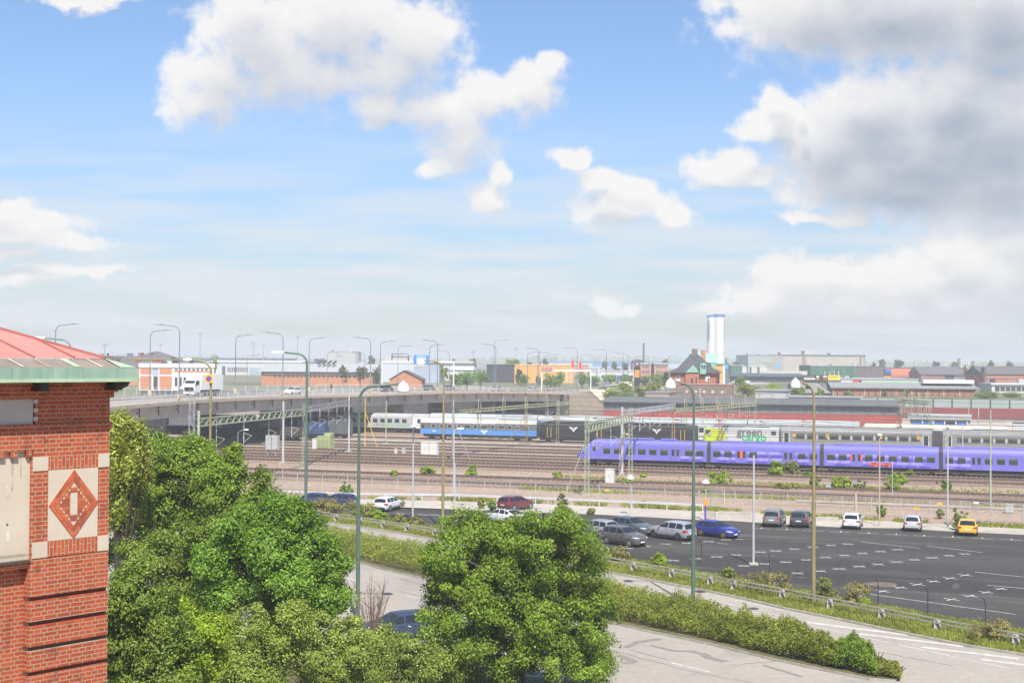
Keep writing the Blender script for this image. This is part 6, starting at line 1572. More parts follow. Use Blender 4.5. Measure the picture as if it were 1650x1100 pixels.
# --- grey multiple unit on the same track
rk = Rake('railcar', 'grey electric railcar with silver roof line behind the purple train', 'train', 258, 1258); S = rk.S
for a, b_ in ((0, S(1502)), (S(1519), S(1760))):
    m = MB(); shell(m, a, b_, 1.1, 3.45, 4.25, 1.47); cr = m.build('carriage', [pm('warm grey railcar', (.25,.245,.235), .5, .08, .7), pm('railcar roof', (.22,.22,.215), .6, .12, .6)], rk.t)
    m = MB(); m.box(a + .1, b_ - .1, -1.50, -1.471, 3.42, 3.66); m.build('silver_stripe', pm('bright silver stripe', (.62,.62,.62), .35, .08, 1), cr)
    m = MB(); m.box(a + 2.4, b_ - 2.4, -1.478, -1.471, 1.95, 3.0); m.build('window_band', pm('window band', (.12,.12,.115), .3, .1, .8), cr)
    x = a + 2.9; k = 0
    while x < b_ - 3.4:
        window(cr, x, x + 1.35, 2.05, 2.85, TGL, 1.479, .016); m = MB(); m.box(x + 1.5, x + 1.85, -1.492, -1.4791, 2.0, 2.9); m.build('pillar', pm('pale window pillar', (.42,.42,.40)), cr); x += 2.05; k += 1
    for x0 in (a + .5, b_ - 1.6):
        m = MB(); m.box(x0, x0 + 1.1, -1.495, -1.4712, 1.2, 3.2); dr = m.build('door', pm('pale door frame', (.60,.60,.57)), cr); m = MB(); m.box(x0 + .15, x0 + .95, -1.51, -1.496, 1.3, 3.05); m.build('pane', pm('door glass', (.03,.05,.045), .2), dr)
    m = MB(); m.box(a + .6, b_ - .6, -1.2, 1.2, .5, 1.09); m.build('underframe', UND, cr); bogie(rk.t, a + 3); bogie(rk.t, b_ - 3)
    m = MB(); m.box(a + 5, a + 11, -.7, .7, 4.26, 4.5); m.box(a + 14, a + 18, -.6, .6, 4.26, 4.42); m.build('roof_equipment', SILV, cr)
for x in (1280, 1333, 1419, 1480):
    m = MB(); m.box(S(x) - .3, S(x) + .3, -1.515, -1.498, 2.35, 2.95); m.build('orange_sign', pm('small orange sign', (.75,.36,.05), .5), rk.t)
m = MB(); m.box(S(1503), S(1518), -1.3, 1.3, 1.0, 3.9); m.build('gangway', RUB, rk.t); panto(rk.t, S(1300), 4.6)
# --- rear row
rk = Rake('passenger_coach', 'grey coach with green lettering standing under the bridge', 'coach', 278, 430); S = rk.S
for a, b_, wh in ((0, S(556), 0), (S(558), S(663), 0), (S(664), S(690), 1)):
    m = MB(); shell(m, a, b_, 1.2, 3.6, 4.35, 1.47); cr = m.build('carriage', [GREYP if not wh else pm('white coach', (.62,.62,.60)), SILV], rk.t)
    x = a + 1.2
    while x < b_ - 1.3: window(cr, x, x + 1.1, 2.35, 3.25, TGL, 1.47, .02); x += 1.75
    m = MB(); m.box(a + .6, b_ - .6, -1.25, 1.25, .5, 1.19); m.build('underframe', UND, cr); bogie(rk.t, a + 2.4); bogie(rk.t, b_ - 2.4)
    if b_ > S(600):
        m = MB(); x = max(a + 1.0, S(603)); k = 0
        while x < b_ - .5: m.mat = 0 if S(623) < x else 1; h_ = rnd.choice([.35, .5, .62]); m.box(x, x + rnd.uniform(.09, .2), -1.482, -1.471, 1.6, 1.6 + h_); x += rnd.uniform(.3, .48)
        m.build('lettering', [pm('lettering green', (.03,.42,.13)), pm('lettering grey', (.12,.12,.12))], cr)
rk = Rake('passenger_coach', 'row of coaches with long pale grey roof in front of the red shed', 'coach', 278, 692); S = rk.S; cuts = [692, 866, 1036, 1205, 1386]
for i in range(4):
    a, b_ = S(cuts[i]), S(cuts[i + 1] - 1.5); m = MB(); shell(m, a, b_, 1.2, 3.6, 4.55, 1.47); cr = m.build('carriage', [GREYP, pm('pale blue grey roof', (.37,.40,.40), .6, .12, .5)], rk.t)
    x = a + 1.5
    while x < b_ - 1.6: window(cr, x, x + 1.2, 2.35, 3.25, TGL, 1.47, .02); x += 1.9
    m = MB(); m.box(a + .6, b_ - .6, -1.25, 1.25, .4, 1.19); m.build('underframe', UND, cr)
rk = Rake('railcar', 'railcar with cream coloured rounded roof in front of the pavilion', 'train', 272, 1389); S = rk.S; b_ = S(1626)
m = MB(); shell(m, .8, b_ - .8, 1.2, 3.5, 4.5, 1.47)
m.mat = 1; m.sm = True
for s_, e in ((.8, -1), (b_ - .8, 1)):
    rg = [[(s_ + e * .8 * f, y * (1 - .25 * f * f), 1.2 + (z - 1.2) * (1 - .22 * f * f)) for y, z in ((-1.47, 1.2), (-1.47, 3.5), (-1.37, 3.95), (-1.03, 4.3), (0, 4.53), (1.03, 4.3), (1.37, 3.95), (1.47, 3.5), (1.47, 1.2))] for f in (0, .4, .75, 1)]
    m.loft(rg, cap=True)
cr = m.build('body', [GREYP, CREAMR], rk.t); x = 2
while x < b_ - 3: window(cr, x, x + 1.3, 2.3, 3.1, TGL, 1.47, .02); x += 2
m = MB(); m.box(1, b_ - 1, -1.2, 1.2, .4, 1.19); m.build('underframe', UND, rk.t); panto(rk.t, 3.5, 4.65)
# ================================================================== TOWN BEYOND THE YARD
WIN = glass('far window', (.05,.06,.07), .12); WFR = pm('white trim', (.66,.65,.62), .6, .06, .6)
RB = pm('town red brick', (.40,.155,.10), .9, .12, .5); RB2 = pm('town orange brick', (.47,.21,.115), .9, .12, .5); RB3 = pm('town dark brick', (.29,.145,.11), .9, .14, .5); PINKB = pm('town pink brick', (.46,.25,.20), .9, .1, .5)
GRF = pm('grey sheet roof', (.37,.38,.38), .6, .08, .3, stretch=(1, .2, 1)); DRF = pm('dark felt roof', (.12,.115,.115), .85, .15, .4); SLATE = pm('slate roof', (.068,.07,.076), .8, .2, .8); WHT = pm('white sheet wall', (.52,.53,.53), .6, .06, .25); PBL = pm('pale blue wall', (.34,.39,.47), .6, .06, .2); NAVY = pm('navy wall', (.05,.07,.12), .7, .1, .2)
BEI = pm('beige concrete wall', (.43,.385,.335), .85, .08, .15); GRN = pm('grey green wall', (.33,.38,.33), .8, .08, .15); DGRN = pm('dark green wall', (.045,.13,.075), .7, .12, .3); PURB = pm('purple brown wall', (.15,.11,.11), .8, .12, .3); OCH = pm('orange store wall', (.60,.33,.10), .7, .06, .2); COPG = pm('green copper roof', (.26,.46,.36), .65, .12, .8); CGR = pm('cool concrete', (.42,.42,.41), .85, .1, .2); MAR = pm('maroon wall', (.24,.075,.075), .8, .12, .3)
class B:
    "one building standing at a measured spot: local x along its front, y away from the viewer"
    def __init__(s, name, label, cat, x0, x1, yt, D0, D1=None, z0=6, depth=20, group=None):
        D1 = D1 or D0; a, b_ = ad(x0, 600, D0), ad(x1, 600, D1); a.z = b_.z = z0
        s.x0, s.x1, s.D0, s.D1, s.z0 = x0, x1, D0, D1, z0
        s.w = (b_ - a).length; s.h = ad((x0 + x1) / 2, yt, (D0 + D1) / 2).z - z0; s.dep = depth
        s.t = thing(name, label, cat, a, math.atan2((b_ - a).y, (b_ - a).x), group)
    def X(s, x): return s.w * (x - s.x0) / (s.x1 - s.x0)
    def Z(s, y): return ad((s.x0 + s.x1) / 2, y, (s.D0 + s.D1) / 2).z - s.z0
    def part(s, name, mt, f, parent=None):
        m = MB(); f(m); return m.build(name, mt, parent or s.t)
    def box(s, name, mt, x0, x1, y0, y1, z0, z1, parent=None):
        return s.part(name, mt, lambda m: m.box(x0, x1, y0, y1, z0, z1), parent)
    def walls(s, mt, h=None): return s.box('wall', mt, 0, s.w, 0, s.dep, -.1, h or s.h)
    def flat(s, mt, o=.3, t=.5):
        r_ = s.box('roof', mt, -o, s.w + o, -o, s.dep + o, s.h, s.h + t)
        if s.w > 14:
            for k in range(rnd.randint(3, 7)):
                x, y, q, h = rnd.uniform(1, s.w - 3), rnd.uniform(2, min(s.dep, 14)), rnd.uniform(.5, 1.9), rnd.uniform(.5, 1.5)
                s.box('roof_vent', rnd.choice([GRF, DARKM, CGR]), x, x + q, y, y + q, s.h + t, s.h + t + h, r_)
        return r_
    def gable(s, mt, rise, o=.5, along=True):
        w, d, h = s.w, s.dep, s.h
        if along: f = lambda m: m.add([(-o, -o, h), (w + o, -o, h), (w + o, d / 2, h + rise), (-o, d / 2, h + rise), (-o, d + o, h), (w + o, d + o, h)], [(0, 1, 2, 3), (3, 2, 5, 4), (0, 3, 4), (1, 5, 2), (0, 4, 5, 1)])
        else: f = lambda m: m.add([(-o, -o, h), (w / 2, -o, h + rise), (w + o, -o, h), (-o, d, h), (w / 2, d, h + rise), (w + o, d, h)], [(0, 3, 4, 1), (1, 4, 5, 2), (0, 1, 2), (3, 5, 4), (0, 2, 5, 3)])
        return s.part('roof', mt, f)
    def hip(s, mt, rise, o=.6, ins=None):
        w, d, h = s.w, s.dep, s.h; i = ins or d / 2
        return s.part('roof', mt, lambda m: m.add([(-o, -o, h), (w + o, -o, h), (w + o, d + o, h), (-o, d + o, h), (i, d / 2, h + rise), (w - i, d / 2, h + rise)], [(0, 1, 5, 4), (1, 2, 5), (2, 3, 4, 5), (3, 0, 4), (0, 3, 2, 1)]))
    def wins(s, n, xa, xb, za, zb, fill=.6, mt=WIN, frame=None, y=0):
        st = (xb - xa) / n; me = None
        mm = MB(); mm.box(0, st * fill, -.10, -.005, za, zb); me = mm.mesh('window', mt)
        for k in range(n):
            w_ = ob('window', me, s.t, (xa + st * (k + (1 - fill) / 2), y, 0))
            if frame:
                m = MB(); m.box(-.12, st * fill + .12, -.06, -.006, za - .15, za - .001); m.box(-.12, st * fill + .12, -.06, -.006, zb + .001, zb + .15); m.build('frame', frame, w_)
# ---- left of the bridge lamps
b = B('brick_block', 'large red brick block with grey plant room behind the pink roof', 'building', 120, 216, 579, 600); b.walls(RB); b.flat(DRF, .3, 1.6); b.box('plant_room', pm('plant room grey', (.40,.41,.42)), b.X(171), b.X(200), 4, 14, b.h + 1.6, b.Z(568.5)); b.box('plant_room', RB3, b.X(137), b.X(142), 2, 6, b.h + 1.6, b.Z(569.5)); b.wins(6, b.X(160), b.X(212), 8, 10)
b = B('brick_hall', 'brick hall with dark roof and red skylights left of the school', 'building', 187, 262, 591, 520, depth=26); b.walls(RB2); b.gable(DRF, 4.2)
for x in (212, 216, 240, 246, 251): b.box('skylight', REDP, b.X(x), b.X(x + 3), 5, 7, b.h + 1.8, b.h + 2.6)
b = B('brick_hall', 'brown roofed hall with two dormers above the school', 'building', 214, 268, 577, 640, depth=24); b.walls(RB3); b.hip(DRF, 3.4, .6, 7); b.box('dormer', RB3, b.X(221), b.X(226), 1, 6, b.h, b.h + 2.6); b.box('dormer', RB3, b.X(237), b.X(242), 1, 6, b.h, b.h + 2.6)
b = B('school', 'two storey school with white bands and red brick panels left of the truck', 'building', 224, 345, 587, 440, 446, depth=16); b.walls(WFR); b.box('cornice', WFR, -.2, b.w + .2, -.25, 0, b.h - 1.0, b.h); zf = b.Z(604)
for x0, x1 in ((226, 244), (256.5, 276.5)):
    b.box('brick_panel', RB2, b.X(x0), b.X(x1), -.08, -.005, zf + .25, b.Z(592.5)); b.box('brick_panel', RB2, b.X(x0), b.X(x1), -.08, -.005, .2, zf - .3)
b.box('window', WIN, b.X(245), b.X(255), -.1, -.004, zf + 1.8, b.Z(594)); b.box('panel', PBL, b.X(245), b.X(255), -.1, -.004, zf, zf + 1.7); b.box('door', WIN, b.X(247), b.X(254), -.1, -.004, .2, zf - .4); b.box('brick_panel', RB2, b.X(280), b.X(343), -.06, -.003, zf + .9, zf + 1.4)
b.wins(9, b.X(280), b.X(343), zf + 1.6, b.Z(594), .62); b.wins(9, b.X(280), b.X(343), 1.4, zf - .7, .62); b.flat(WFR, .1, .3)
b = B('warehouse', 'white low halls with blue details behind the truck', 'building', 330, 484, 584, 900, depth=60); b.walls(WHT); b.gable(WHT, 1.5); b.box('door', NAVY, b.X(358), b.X(363), -.2, 0, 0, b.h * .7); b.box('band', PBL, b.X(402), b.X(470), -.15, -.01, .5, b.h * .6); b.wins(10, b.X(366), b.X(400), 2, 5)
b = B('warehouse', 'long navy blue warehouse on the horizon behind the truck', 'building', 240, 464, 577.5, 1500, depth=60); b.walls(NAVY); b.flat(NAVY, .2, .6); b.box('sign_band', WHT, b.X(403), b.X(414), -.3, -.01, b.h - 8, b.h - 4)
b = B('workshop', 'long brick workshop with pale grey sheet roof behind the white car', 'building', 421, 600, 599, 540, depth=30); b.walls(RB2); b.box('white_band', WFR, 1, b.w - .5, -.1, -.005, b.Z(604), b.Z(602)); b.gable(GRF, b.Z(586) - b.h + .0, 1.2); b.wins(22, b.X(440), b.X(596), b.Z(607.5), b.Z(604.2), .55)
for k in range(4): b.part('roof_vent', DARKM, lambda m: m.bar((b.X(508 + k * 8), 8, b.h + 3.0), (b.X(511 + k * 8), 12, b.h + 4.4), .9, .3))
b = B('grey_block', 'windowless pale grey concrete tower block on the horizon', 'building', 524, 573, 566.5, 1000, depth=30); b.walls(CGR); b.flat(CGR, .1, .4); b.box('shaft', pm('shaft grey', (.30,.29,.31)), b.w + .01, b.X(577), 2, 20, 0, b.h); b.box('annex', CGR, b.X(577.5), b.X(598), 2, 25, 0, b.h * .55); b.box('sign_band', PBL, b.X(541), b.X(551), -.3, -.01, b.h - 3.2, b.h - 1.2)
b = B('warehouse', 'small dark blue shed left of the grey tower block', 'building', 506, 523, 579, 1100, depth=20); b.walls(NAVY); b.flat(NAVY)
b = B('warehouse', 'pale blue grey warehouse behind the orange gabled house', 'building', 614, 668, 585, 640, depth=40); b.walls(pm('pale lilac wall', (.50,.52,.57))); b.flat(WHT, .2, .5); b.box('plant_room', CGR, b.X(618), b.X(655), 6, 18, b.h, b.Z(571)); b.box('plant_room', CGR, b.X(658), b.X(664), 6, 16, b.h, b.Z(576)); b.part('railing', DARKM, lambda m: [m.bar((b.X(630), 5, b.Z(570)), (b.X(655), 5, b.Z(570)), .3), m.bar((b.X(630), 5, b.Z(577)), (b.X(630), 5, b.Z(570)), .5)])
b = B('warehouse', 'blue grey cube warehouse under the blue sign', 'building', 667, 708, 586, 620, depth=40); b.walls(PBL); b.flat(NAVY, .2, .5); b.box('band', WHT, 0, b.w * .45, -.15, -.01, b.h - 1.4, b.h - .4)
b = B('gabled_house', 'orange gabled house behind the bridge railing', 'house', 628, 680, 611, 480, depth=18); b.walls(RB2); b.part('gable', RB2, lambda m: m.face([(0, b.h), (b.w, b.h), (b.X(651), b.Z(597.5))], .0, 18)); b.part('roof', DRF, lambda m: (m.add([(-.6, -.5, b.h - .2), (b.X(651), -.5, b.Z(596.5)), (b.X(651), 19, b.Z(596.5)), (-.6, 19, b.h - .2)], [(0, 1, 2, 3)]), m.add([(b.X(651), -.5, b.Z(596.5)), (b.w + .6, -.5, b.h - .2), (b.w + .6, 19, b.h - .2), (b.X(651), 19, b.Z(596.5))], [(0, 1, 2, 3)])))
def road_gantry(label, xl, xr, yt, D_, mt=WFR):
    a, c_ = ad(xl, 600, D_), ad(xr, 600, D_); z0 = 6.5; a.z = z0; w = (c_ - a).length; h = ad(xl, yt, D_).z - z0
    t = thing('sign_gantry', label, 'gantry', a, 0, 'white sign gantries'); 
    for x in (0, w): m = MB(); m.box(x - .16, x + .16, -.16, .16, 0, h); m.build('post', mt, t)
    m = MB(); m.box(-.2, w + .2, -.25, .25, h, h + .5); m.build('beam', mt, t); return t, w, h
t, w, h = road_gantry('wide white gantry across the bridge road carrying a blue sign', 616, 726, 584, 400)
a_ = ad(667, 572, 399); s_ = thing('road_sign', 'blue sign with white middle on top of the white gantry', 'sign', ad(667, 586, 398.6)); wS = (ad(691, 572, 399) - a_).length; hS = ad(667, 572, 398.6).z - s_.location.z
m = MB(); m.box(0, wS, 0, .12, 0, hS); m.build('panel', pm('bright sign blue', (.05,.22,.66), .5), s_); m = MB(); m.box(wS * .18, wS * .78, -.03, -.001, hS * .15, hS * .68); m.build('text_field', WFR, s_); m = MB(); m.box(wS * .16, wS * .84, -.03, -.001, hS * .76, hS * .94); m.build('top_bar', pm('sign teal', (.25,.50,.52), .5), s_)
t, w, h = road_gantry('white gantry in front of the orange store with a red sign on it', 873, 945, 598, 420)
s_ = thing('store_sign', 'red lettered store sign on the white gantry by the orange store', 'sign', ad(872, 596, 419.5)); wS = 19 * 419 / 2200
m = MB(); m.box(0, wS, 0, .1, .0, 1.1); m.build('panel', pm('sign pale', (.55,.42,.36)), s_); m = MB()
for k in range(7): m.box(wS * (.04 + k * .135), wS * (.04 + k * .135) + .30, -.05, -.001, .15, .95)
m.build('lettering', REDP, s_)
b = B('dark_warehouse', 'long dark blue grey warehouse right of the blue sign', 'building', 708, 762, 585, 900, depth=50); b.walls(pm('dusk blue wall', (.13,.14,.19))); b.flat(pm('pale roof edge', (.5,.48,.44)), .3, 1.4)
b = B('white_halls', 'cluster of white low halls right of the blue grey warehouse', 'building', 706, 762, 596, 700, depth=30); b.walls(WHT); b.gable(WHT, 2); b.wins(8, 2, b.w - 2, 1, 3)
b = B('black_hall', 'black windowless box hall beside the orange store', 'building', 784, 829, 588.5, 640, depth=30); b.walls(pm('black cladding', (.045,.045,.055), .7, .1, .3)); b.flat(DARKM, .2, .4)
b = B('store', 'large plain orange store building with red sign behind the trees', 'building', 829, 924, 589, 640, 644, depth=30); b.walls(OCH); b.flat(pm('store roof edge', (.62,.42,.2)), .15, .6); b.box('pillar', WHT, b.X(912), b.X(914), -.3, 0, 0, b.h * .7)
for lab, x, yt in (('left red flag on white pole in front of the orange store', 920, 579), ('right red flag on white pole in front of the orange store', 932, 582)):
    p = ad(x, 600, 560); p.z = 6; h = ad(x, yt, 560).z - 6; t = thing('flag', lab, 'flag', p, 0, 'red flags'); m = MB(); m.tube([(0, 0, 0), (0, 0, h)], .09, 6); m.build('pole', WFR, t); m = MB(); m.loft([[(.08, 0, h - .2), (.08, 0, h - 3.3)], [(.5, .18, h - .15), (.5, .18, h - 3.2)], [(.9, .0, h - .2), (.9, .0, h - 3.3)], [(1.25, -.12, h - .25), (1.25, -.12, h - 3.3)]], cap=False); m.build('cloth', pm('flag red', (.62,.09,.07), .7), t)
b = B('factory', 'very long pale factory with blue roof line on the horizon', 'building', 870, 1100, 584.5, 2200, depth=80); b.walls(WHT); b.flat(pm('hazy blue roof', (.10,.17,.32)), .5, 3.0); b.box('band', pm('blue facade', (.06,.20,.55)), b.X(955), b.X(1062), -.5, -.01, 3, 9)
b = B('red_shop', 'row of low red and white shops behind the flags', 'building', 905, 948, 588, 900, depth=20); b.walls(PINKB); b.flat(WHT)
b = B('white_sheds', 'white sheds and a blue container behind the far road', 'building', 950, 1030, 598, 760, depth=20); b.walls(pm('pale grey shed', (.55,.55,.52))); b.flat(WHT); b.box('container', pm('container blue', (.04,.12,.42)), b.X(995), b.X(1002), -2, -.1, 0, 2.6); b.box('silo', WHT, b.X(962), b.X(966), -2, 2, 0, b.Z(594)); b.wins(9, b.X(968), b.X(1028), 1, 2.6)
p = ad(1026.5, 600, 470); p.z = 6; t = thing('price_sign', 'tall orange and black price sign pillar with round top beside the far road', 'sign', p); s_ = 470 / 2200
z = lambda y: ad(1026, y, 470).z - 6
m = MB(); m.box(-4.2 * s_, 4.2 * s_, -.3, .3, 0, z(590)); m.build('pillar', pm('sign black', (.035,.03,.03)), t); m = MB(); m.box(-3.8 * s_, 3.8 * s_, -.36, -.301, z(608), z(596)); m.build('price_field', pm('sign amber', (.72,.34,.06)), t); m = MB()
for k in range(4): m.box(-3.8 * s_, 3.8 * s_, -.38, -.361, z(607 - k * 3) - .06, z(607 - k * 3) + .06)
m.build('price_line', pm('sign brown', (.30,.14,.04)), t)
m = MB(); m.M = Matrix.Translation((0, .0, z(586))) @ Matrix.Rotation(R(90), 4, 'X'); m.lathe([(4.3 * s_, -.25), (4.3 * s_, .25)], n=20); m.build('round_top', pm('sign dark brown', (.12,.075,.065)), t); m = MB(); m.M = Matrix.Translation((0, -.26, z(586))) @ Matrix.Rotation(R(90), 4, 'X'); m.lathe([(2.4 * s_, .0), (2.4 * s_, .02)], n=16); m.build('round_mark', pm('sign mauve', (.40,.33,.33)), t)
for lab, x0, x1 in (('left pink brick apartment block behind the price sign', 1032, 1049), ('right pink brick apartment block behind the price sign', 1054, 1077)):
    b = B('apartment_block', lab, 'building', x0, x1, 587, 720, depth=14, group='pink brick apartment blocks'); b.walls(PINKB); b.flat(pm('block roof', (.36,.38,.40)), .3, .9)
    for r_ in range(3): b.wins(6, .8, b.w - .8, 1.2 + r_ * 2.9, 2.7 + r_ * 2.9, .5, WIN if r_ else WIN)
b = B('stair_tower', 'grey and teal stair tower between the pink apartment blocks', 'building', 1049, 1054, 585, 730, depth=10); b.walls(CGR); b.box('panel', pm('teal panel', (.10,.20,.20)), b.w * .5, b.w, -.1, -.01, 0, b.h); b.flat(CGR)
p = ad(1037, 600, 950); p.z = 6; t = thing('chimney', 'slender dark factory chimney above the dark domed building', 'chimney', p); h = ad(1037, 554, 950).z - 6; m = MB(); m.tube([(0, 0, 0), (0, 0, h)], [.75, .6], 12); m.build('shaft', pm('chimney dark', (.10,.10,.115)), t); m = MB(); m.tube([(0, 0, h), (0, 0, h + .6)], .68, 12); m.build('rim', DARKM, t)
b = B('domed_hall', 'dark domed building at the foot of the chimney', 'building', 1019, 1038, 584, 930, depth=12); b.walls(pm('hall brown', (.24,.20,.19))); b.part('roof', NAVY, lambda m: m.face([(-.3, b.h), (b.w + .3, b.h), (b.w * .9, b.h + 1.6), (b.w * .5, b.h + 2.2), (b.w * .1, b.h + 1.6)], -.3, 12))
for lab, x in (('left of two faint pale blue harbour cranes', 1083), ('right of two faint pale blue harbour cranes', 1095)):
    p = ad(x, 600, 1900); p.z = 6; t = thing('harbour_crane', lab, 'crane', p, 0, 'harbour cranes'); h = ad(x, 556, 1900).z - 6; cm = pm('crane blue', (.30,.52,.70), .6); m = MB(); m.bar((-2.4, 0, 0), (-1.2, 0, h * .72), .7); m.bar((2.4, 0, 0), (1.2, 0, h * .72), .7); m.bar((-2, 0, h * .3), (2, 0, h * .3), .6); m.bar((-1.6, 0, h * .5), (1.6, 0, h * .5), .6); m.build('tower', cm, t); m = MB(); m.bar((-1.2, 0, h * .72), (.6, 0, h), .8); m.bar((1.2, 0, h * .72), (.6, 0, h), .8); m.bar((-8, 0, h * .62), (9, 0, h * .62), .5); m.build('jib', cm, t)
# ---- brick villa group
b = B('retaining_wall', 'long brown brick retaining wall with white round ornaments under the villa', 'wall', 1078, 1180, 619.5, 381, 377, z0=5.7, depth=5); b.walls(pm('brown retaining brick', (.205,.155,.13), .9, .16, .8)); b.box('coping', PINKB, -.1, b.w + .1, -.15, 5, b.h, b.h + .18)
b.box('downpipe', WFR, b.X(1128), b.X(1129), -.2, -.01, 0, b.h * .75)
for x in (1107, 1121.5, 1135, 1149, 1164):
    b.part('ornament', WFR, lambda m: m.face([(b.X(x) + .36 * math.cos(q), b.h * .52 + .42 * math.sin(q)) for q in [k * math.pi / 6 for k in range(12)]], -.06, -.004)); b.part('ornament_core', pm('ornament dark', (.16,.12,.10)), lambda m: m.face([(b.X(x) + .18 * math.cos(q), b.h * .52 + .2 * math.sin(q)) for q in [k * math.pi / 4 for k in range(8)]], -.08, -.061))
b = B('brick_villa', 'red brick villa with steep dark pyramid roof and green copper gables', 'house', 1080, 1154, 600, 401, 398, depth=13); b.walls(pm('villa brick', (.40,.135,.09), .9, .1, .6)); zr = b.Z(569) - b.h
b.part('roof', SLATE, lambda m: m.add([(-1.0, -.9, b.h - .1), (b.w + 1.0, -.9, b.h - .1), (b.w + 1, 14, b.h - .1), (-1, 14, b.h - .1), (2.0, 1.6, b.h + 1.4), (b.w - 2, 1.6, b.h + 1.4), (b.w - 2, 11.4, b.h + 1.4), (2, 11.4, b.h + 1.4), (b.X(1111), 6, b.h + zr), (b.X(1120), 6, b.h + zr), (b.X(1120), 7, b.h + zr), (b.X(1111), 7, b.h + zr)], [(0, 1, 5, 4), (1, 2, 6, 5), (2, 3, 7, 6), (3, 0, 4, 7), (4, 5, 9, 8), (5, 6, 10, 9), (6, 7, 11, 10), (7, 4, 8, 11), (8, 9, 10, 11)]))
b.box('chimney', pm('chimney cap', (.17,.15,.145)), b.X(1111.5), b.X(1120), 5.6, 7.4, b.h + zr - 1, b.Z(561.5)); b.part('copper_gable', COPG, lambda m: m.add([(b.X(1105.5), -.95, b.h + .05), (b.X(1127.5), -.95, b.h + .05), (b.X(1116.5), -.95, b.Z(588.5)), (b.X(1116.5), 3.2, b.Z(588.5))], [(0, 1, 2), (0, 2, 3), (1, 3, 2)]))
dr = b.box('dormer', COPG, b.X(1128.5), b.X(1138), -1.0, 3, b.h - .4, b.Z(588.5)); b.part('dormer_roof', COPG, lambda m: m.face([(b.X(1127.5), b.Z(588.4)), (b.X(1139), b.Z(588.4)), (b.X(1133.3), b.Z(584.3))], -1.2, 4), dr)
for x in (1131, 1134.4): b.part('pane', WIN, lambda m: m.box(b.X(x), b.X(x + 2), -1.06, -1.001, b.Z(594.2), b.Z(589.2)), dr)
for x0, x1 in ((1089, 1096), (1137, 1144)):
    w_ = b.box('window', WFR, b.X(x0), b.X(x1), -.12, -.004, b.Z(614.5), b.Z(605)); b.box('pane', WIN, b.X(x0 + (0.6 if x0 < 1100 else 3.6)), b.X(x1 - .6), -.16, -.121, b.Z(609.5 if x0 < 1100 else 613.5), b.Z(606.5 if x0 < 1100 else 609), w_)
b.box('bay', RB, b.X(1105), b.X(1127), -.7, -.002, 0, b.h - .12); b.box('window', WIN, b.X(1114), b.X(1117), -.8, -.701, b.Z(617), b.Z(609)); b.box('downpipe', DARKM, b.X(1104), b.X(1105), -.4, -.003, 0, b.h); b.box('window', WIN, b.X(1121.5), b.X(1123.5), -.8, -.701, b.Z(618), b.Z(607)); b.part('downpipe', DARKM, lambda m: m.bar((b.X(1127.5), -.3, b.Z(608)), (b.X(1138), -.3, b.Z(602)), .25))
b = B('copper_roof_house', 'building with green copper roof and orange chimney behind the villa', 'house', 1117, 1154, 584, 440, depth=12); b.walls(RB); b.part('roof', COPG, lambda m: m.add([(-.5, -.5, b.h), (b.w + .4, -.5, b.h), (b.w + .4, 5, b.Z(568.5)), (-.5, 5, b.Z(568.5)), (b.w + .4, 12, b.h), (-.5, 12, b.h)], [(0, 1, 2, 3), (3, 2, 4, 5), (1, 4, 2), (0, 3, 5)])); b.part('gable', RB3, lambda m: m.add([(b.w + .42, -.4, b.h - 2), (b.X(1158), 5, b.h - 2), (b.X(1158), 5, b.Z(574)), (b.w + .42, 5, b.Z(568.2))], [(0, 1, 2, 3)])); b.box('chimney', RB2, b.X(1130.5), b.X(1136.5), -1.0, .8, b.h - 2, b.Z(564))
b = B('orange_house', 'narrow house with orange end wall and white corner right of the villa', 'house', 1146, 1168, 587, 420, depth=14); b.walls(OCH); b.box('corner', WFR, b.X(1164.5), b.w + .02, -.1, 14, 0, b.h); b.box('green_eave', COPG, 0, b.X(1153), -.3, -.01, b.h - 3, b.h); b.flat(COPG, .3, .4); b.box('band', WFR, 0, b.X(1164), -.06, -.004, b.h * .45, b.h * .47)
# ---- silo
p = ad(1154.5, 600, 900); p.z = 6; t = thing('grain_silo', 'tall white grain silo tower with blue top rising behind the villa', 'silo', p); k_ = 900 / 2200; H_ = ad(1154, 511, 900).z - 6; SW = pm('silo white', (.63,.63,.60), .8, .04, .1)
m = MB(); m.lathe([(8.8 * k_, 0), (8.8 * k_, H_)], (3.5 * k_, 0, 0), 28); m.build('shaft', SW, t); m = MB(); m.lathe([(7 * k_, 0), (7 * k_, H_)], (-8.5 * k_, .5, 0), 24); m.build('shaft', SW, t); m = MB(); m.lathe([(5.5 * k_, 0), (5.5 * k_, H_)], (8.5 * k_, 1.6, 0), 24); m.build('shaft', SW, t)
SBT = pm('silo blue top', (.10,.19,.45), .6, .06, .3)
for r_, cx_, cy_, ex in ((8.9, 3.5, 0, .6), (7.1, -8.5, .5, 0), (5.6, 8.5, 1.6, 0)): m = MB(); m.lathe([(r_ * k_, 0), (r_ * k_, 3.1 * k_ + ex)], (cx_ * k_, cy_, H_), 26); m.build('top_band', SBT, t)
for xo, yo in ((-12.9, -2.0), (12.3, -.35)):
    m = MB()
    for q in range(12): zc = H_ - (7 + q * 2.6) * k_; m.box((xo - 1.0) * k_, (xo + 1.0) * k_, yo - .35, yo + .3, zc - .62 * k_, zc + .62 * k_)
    m.build('lettering', pm('silo lettering', (.26,.29,.40), .7), t)
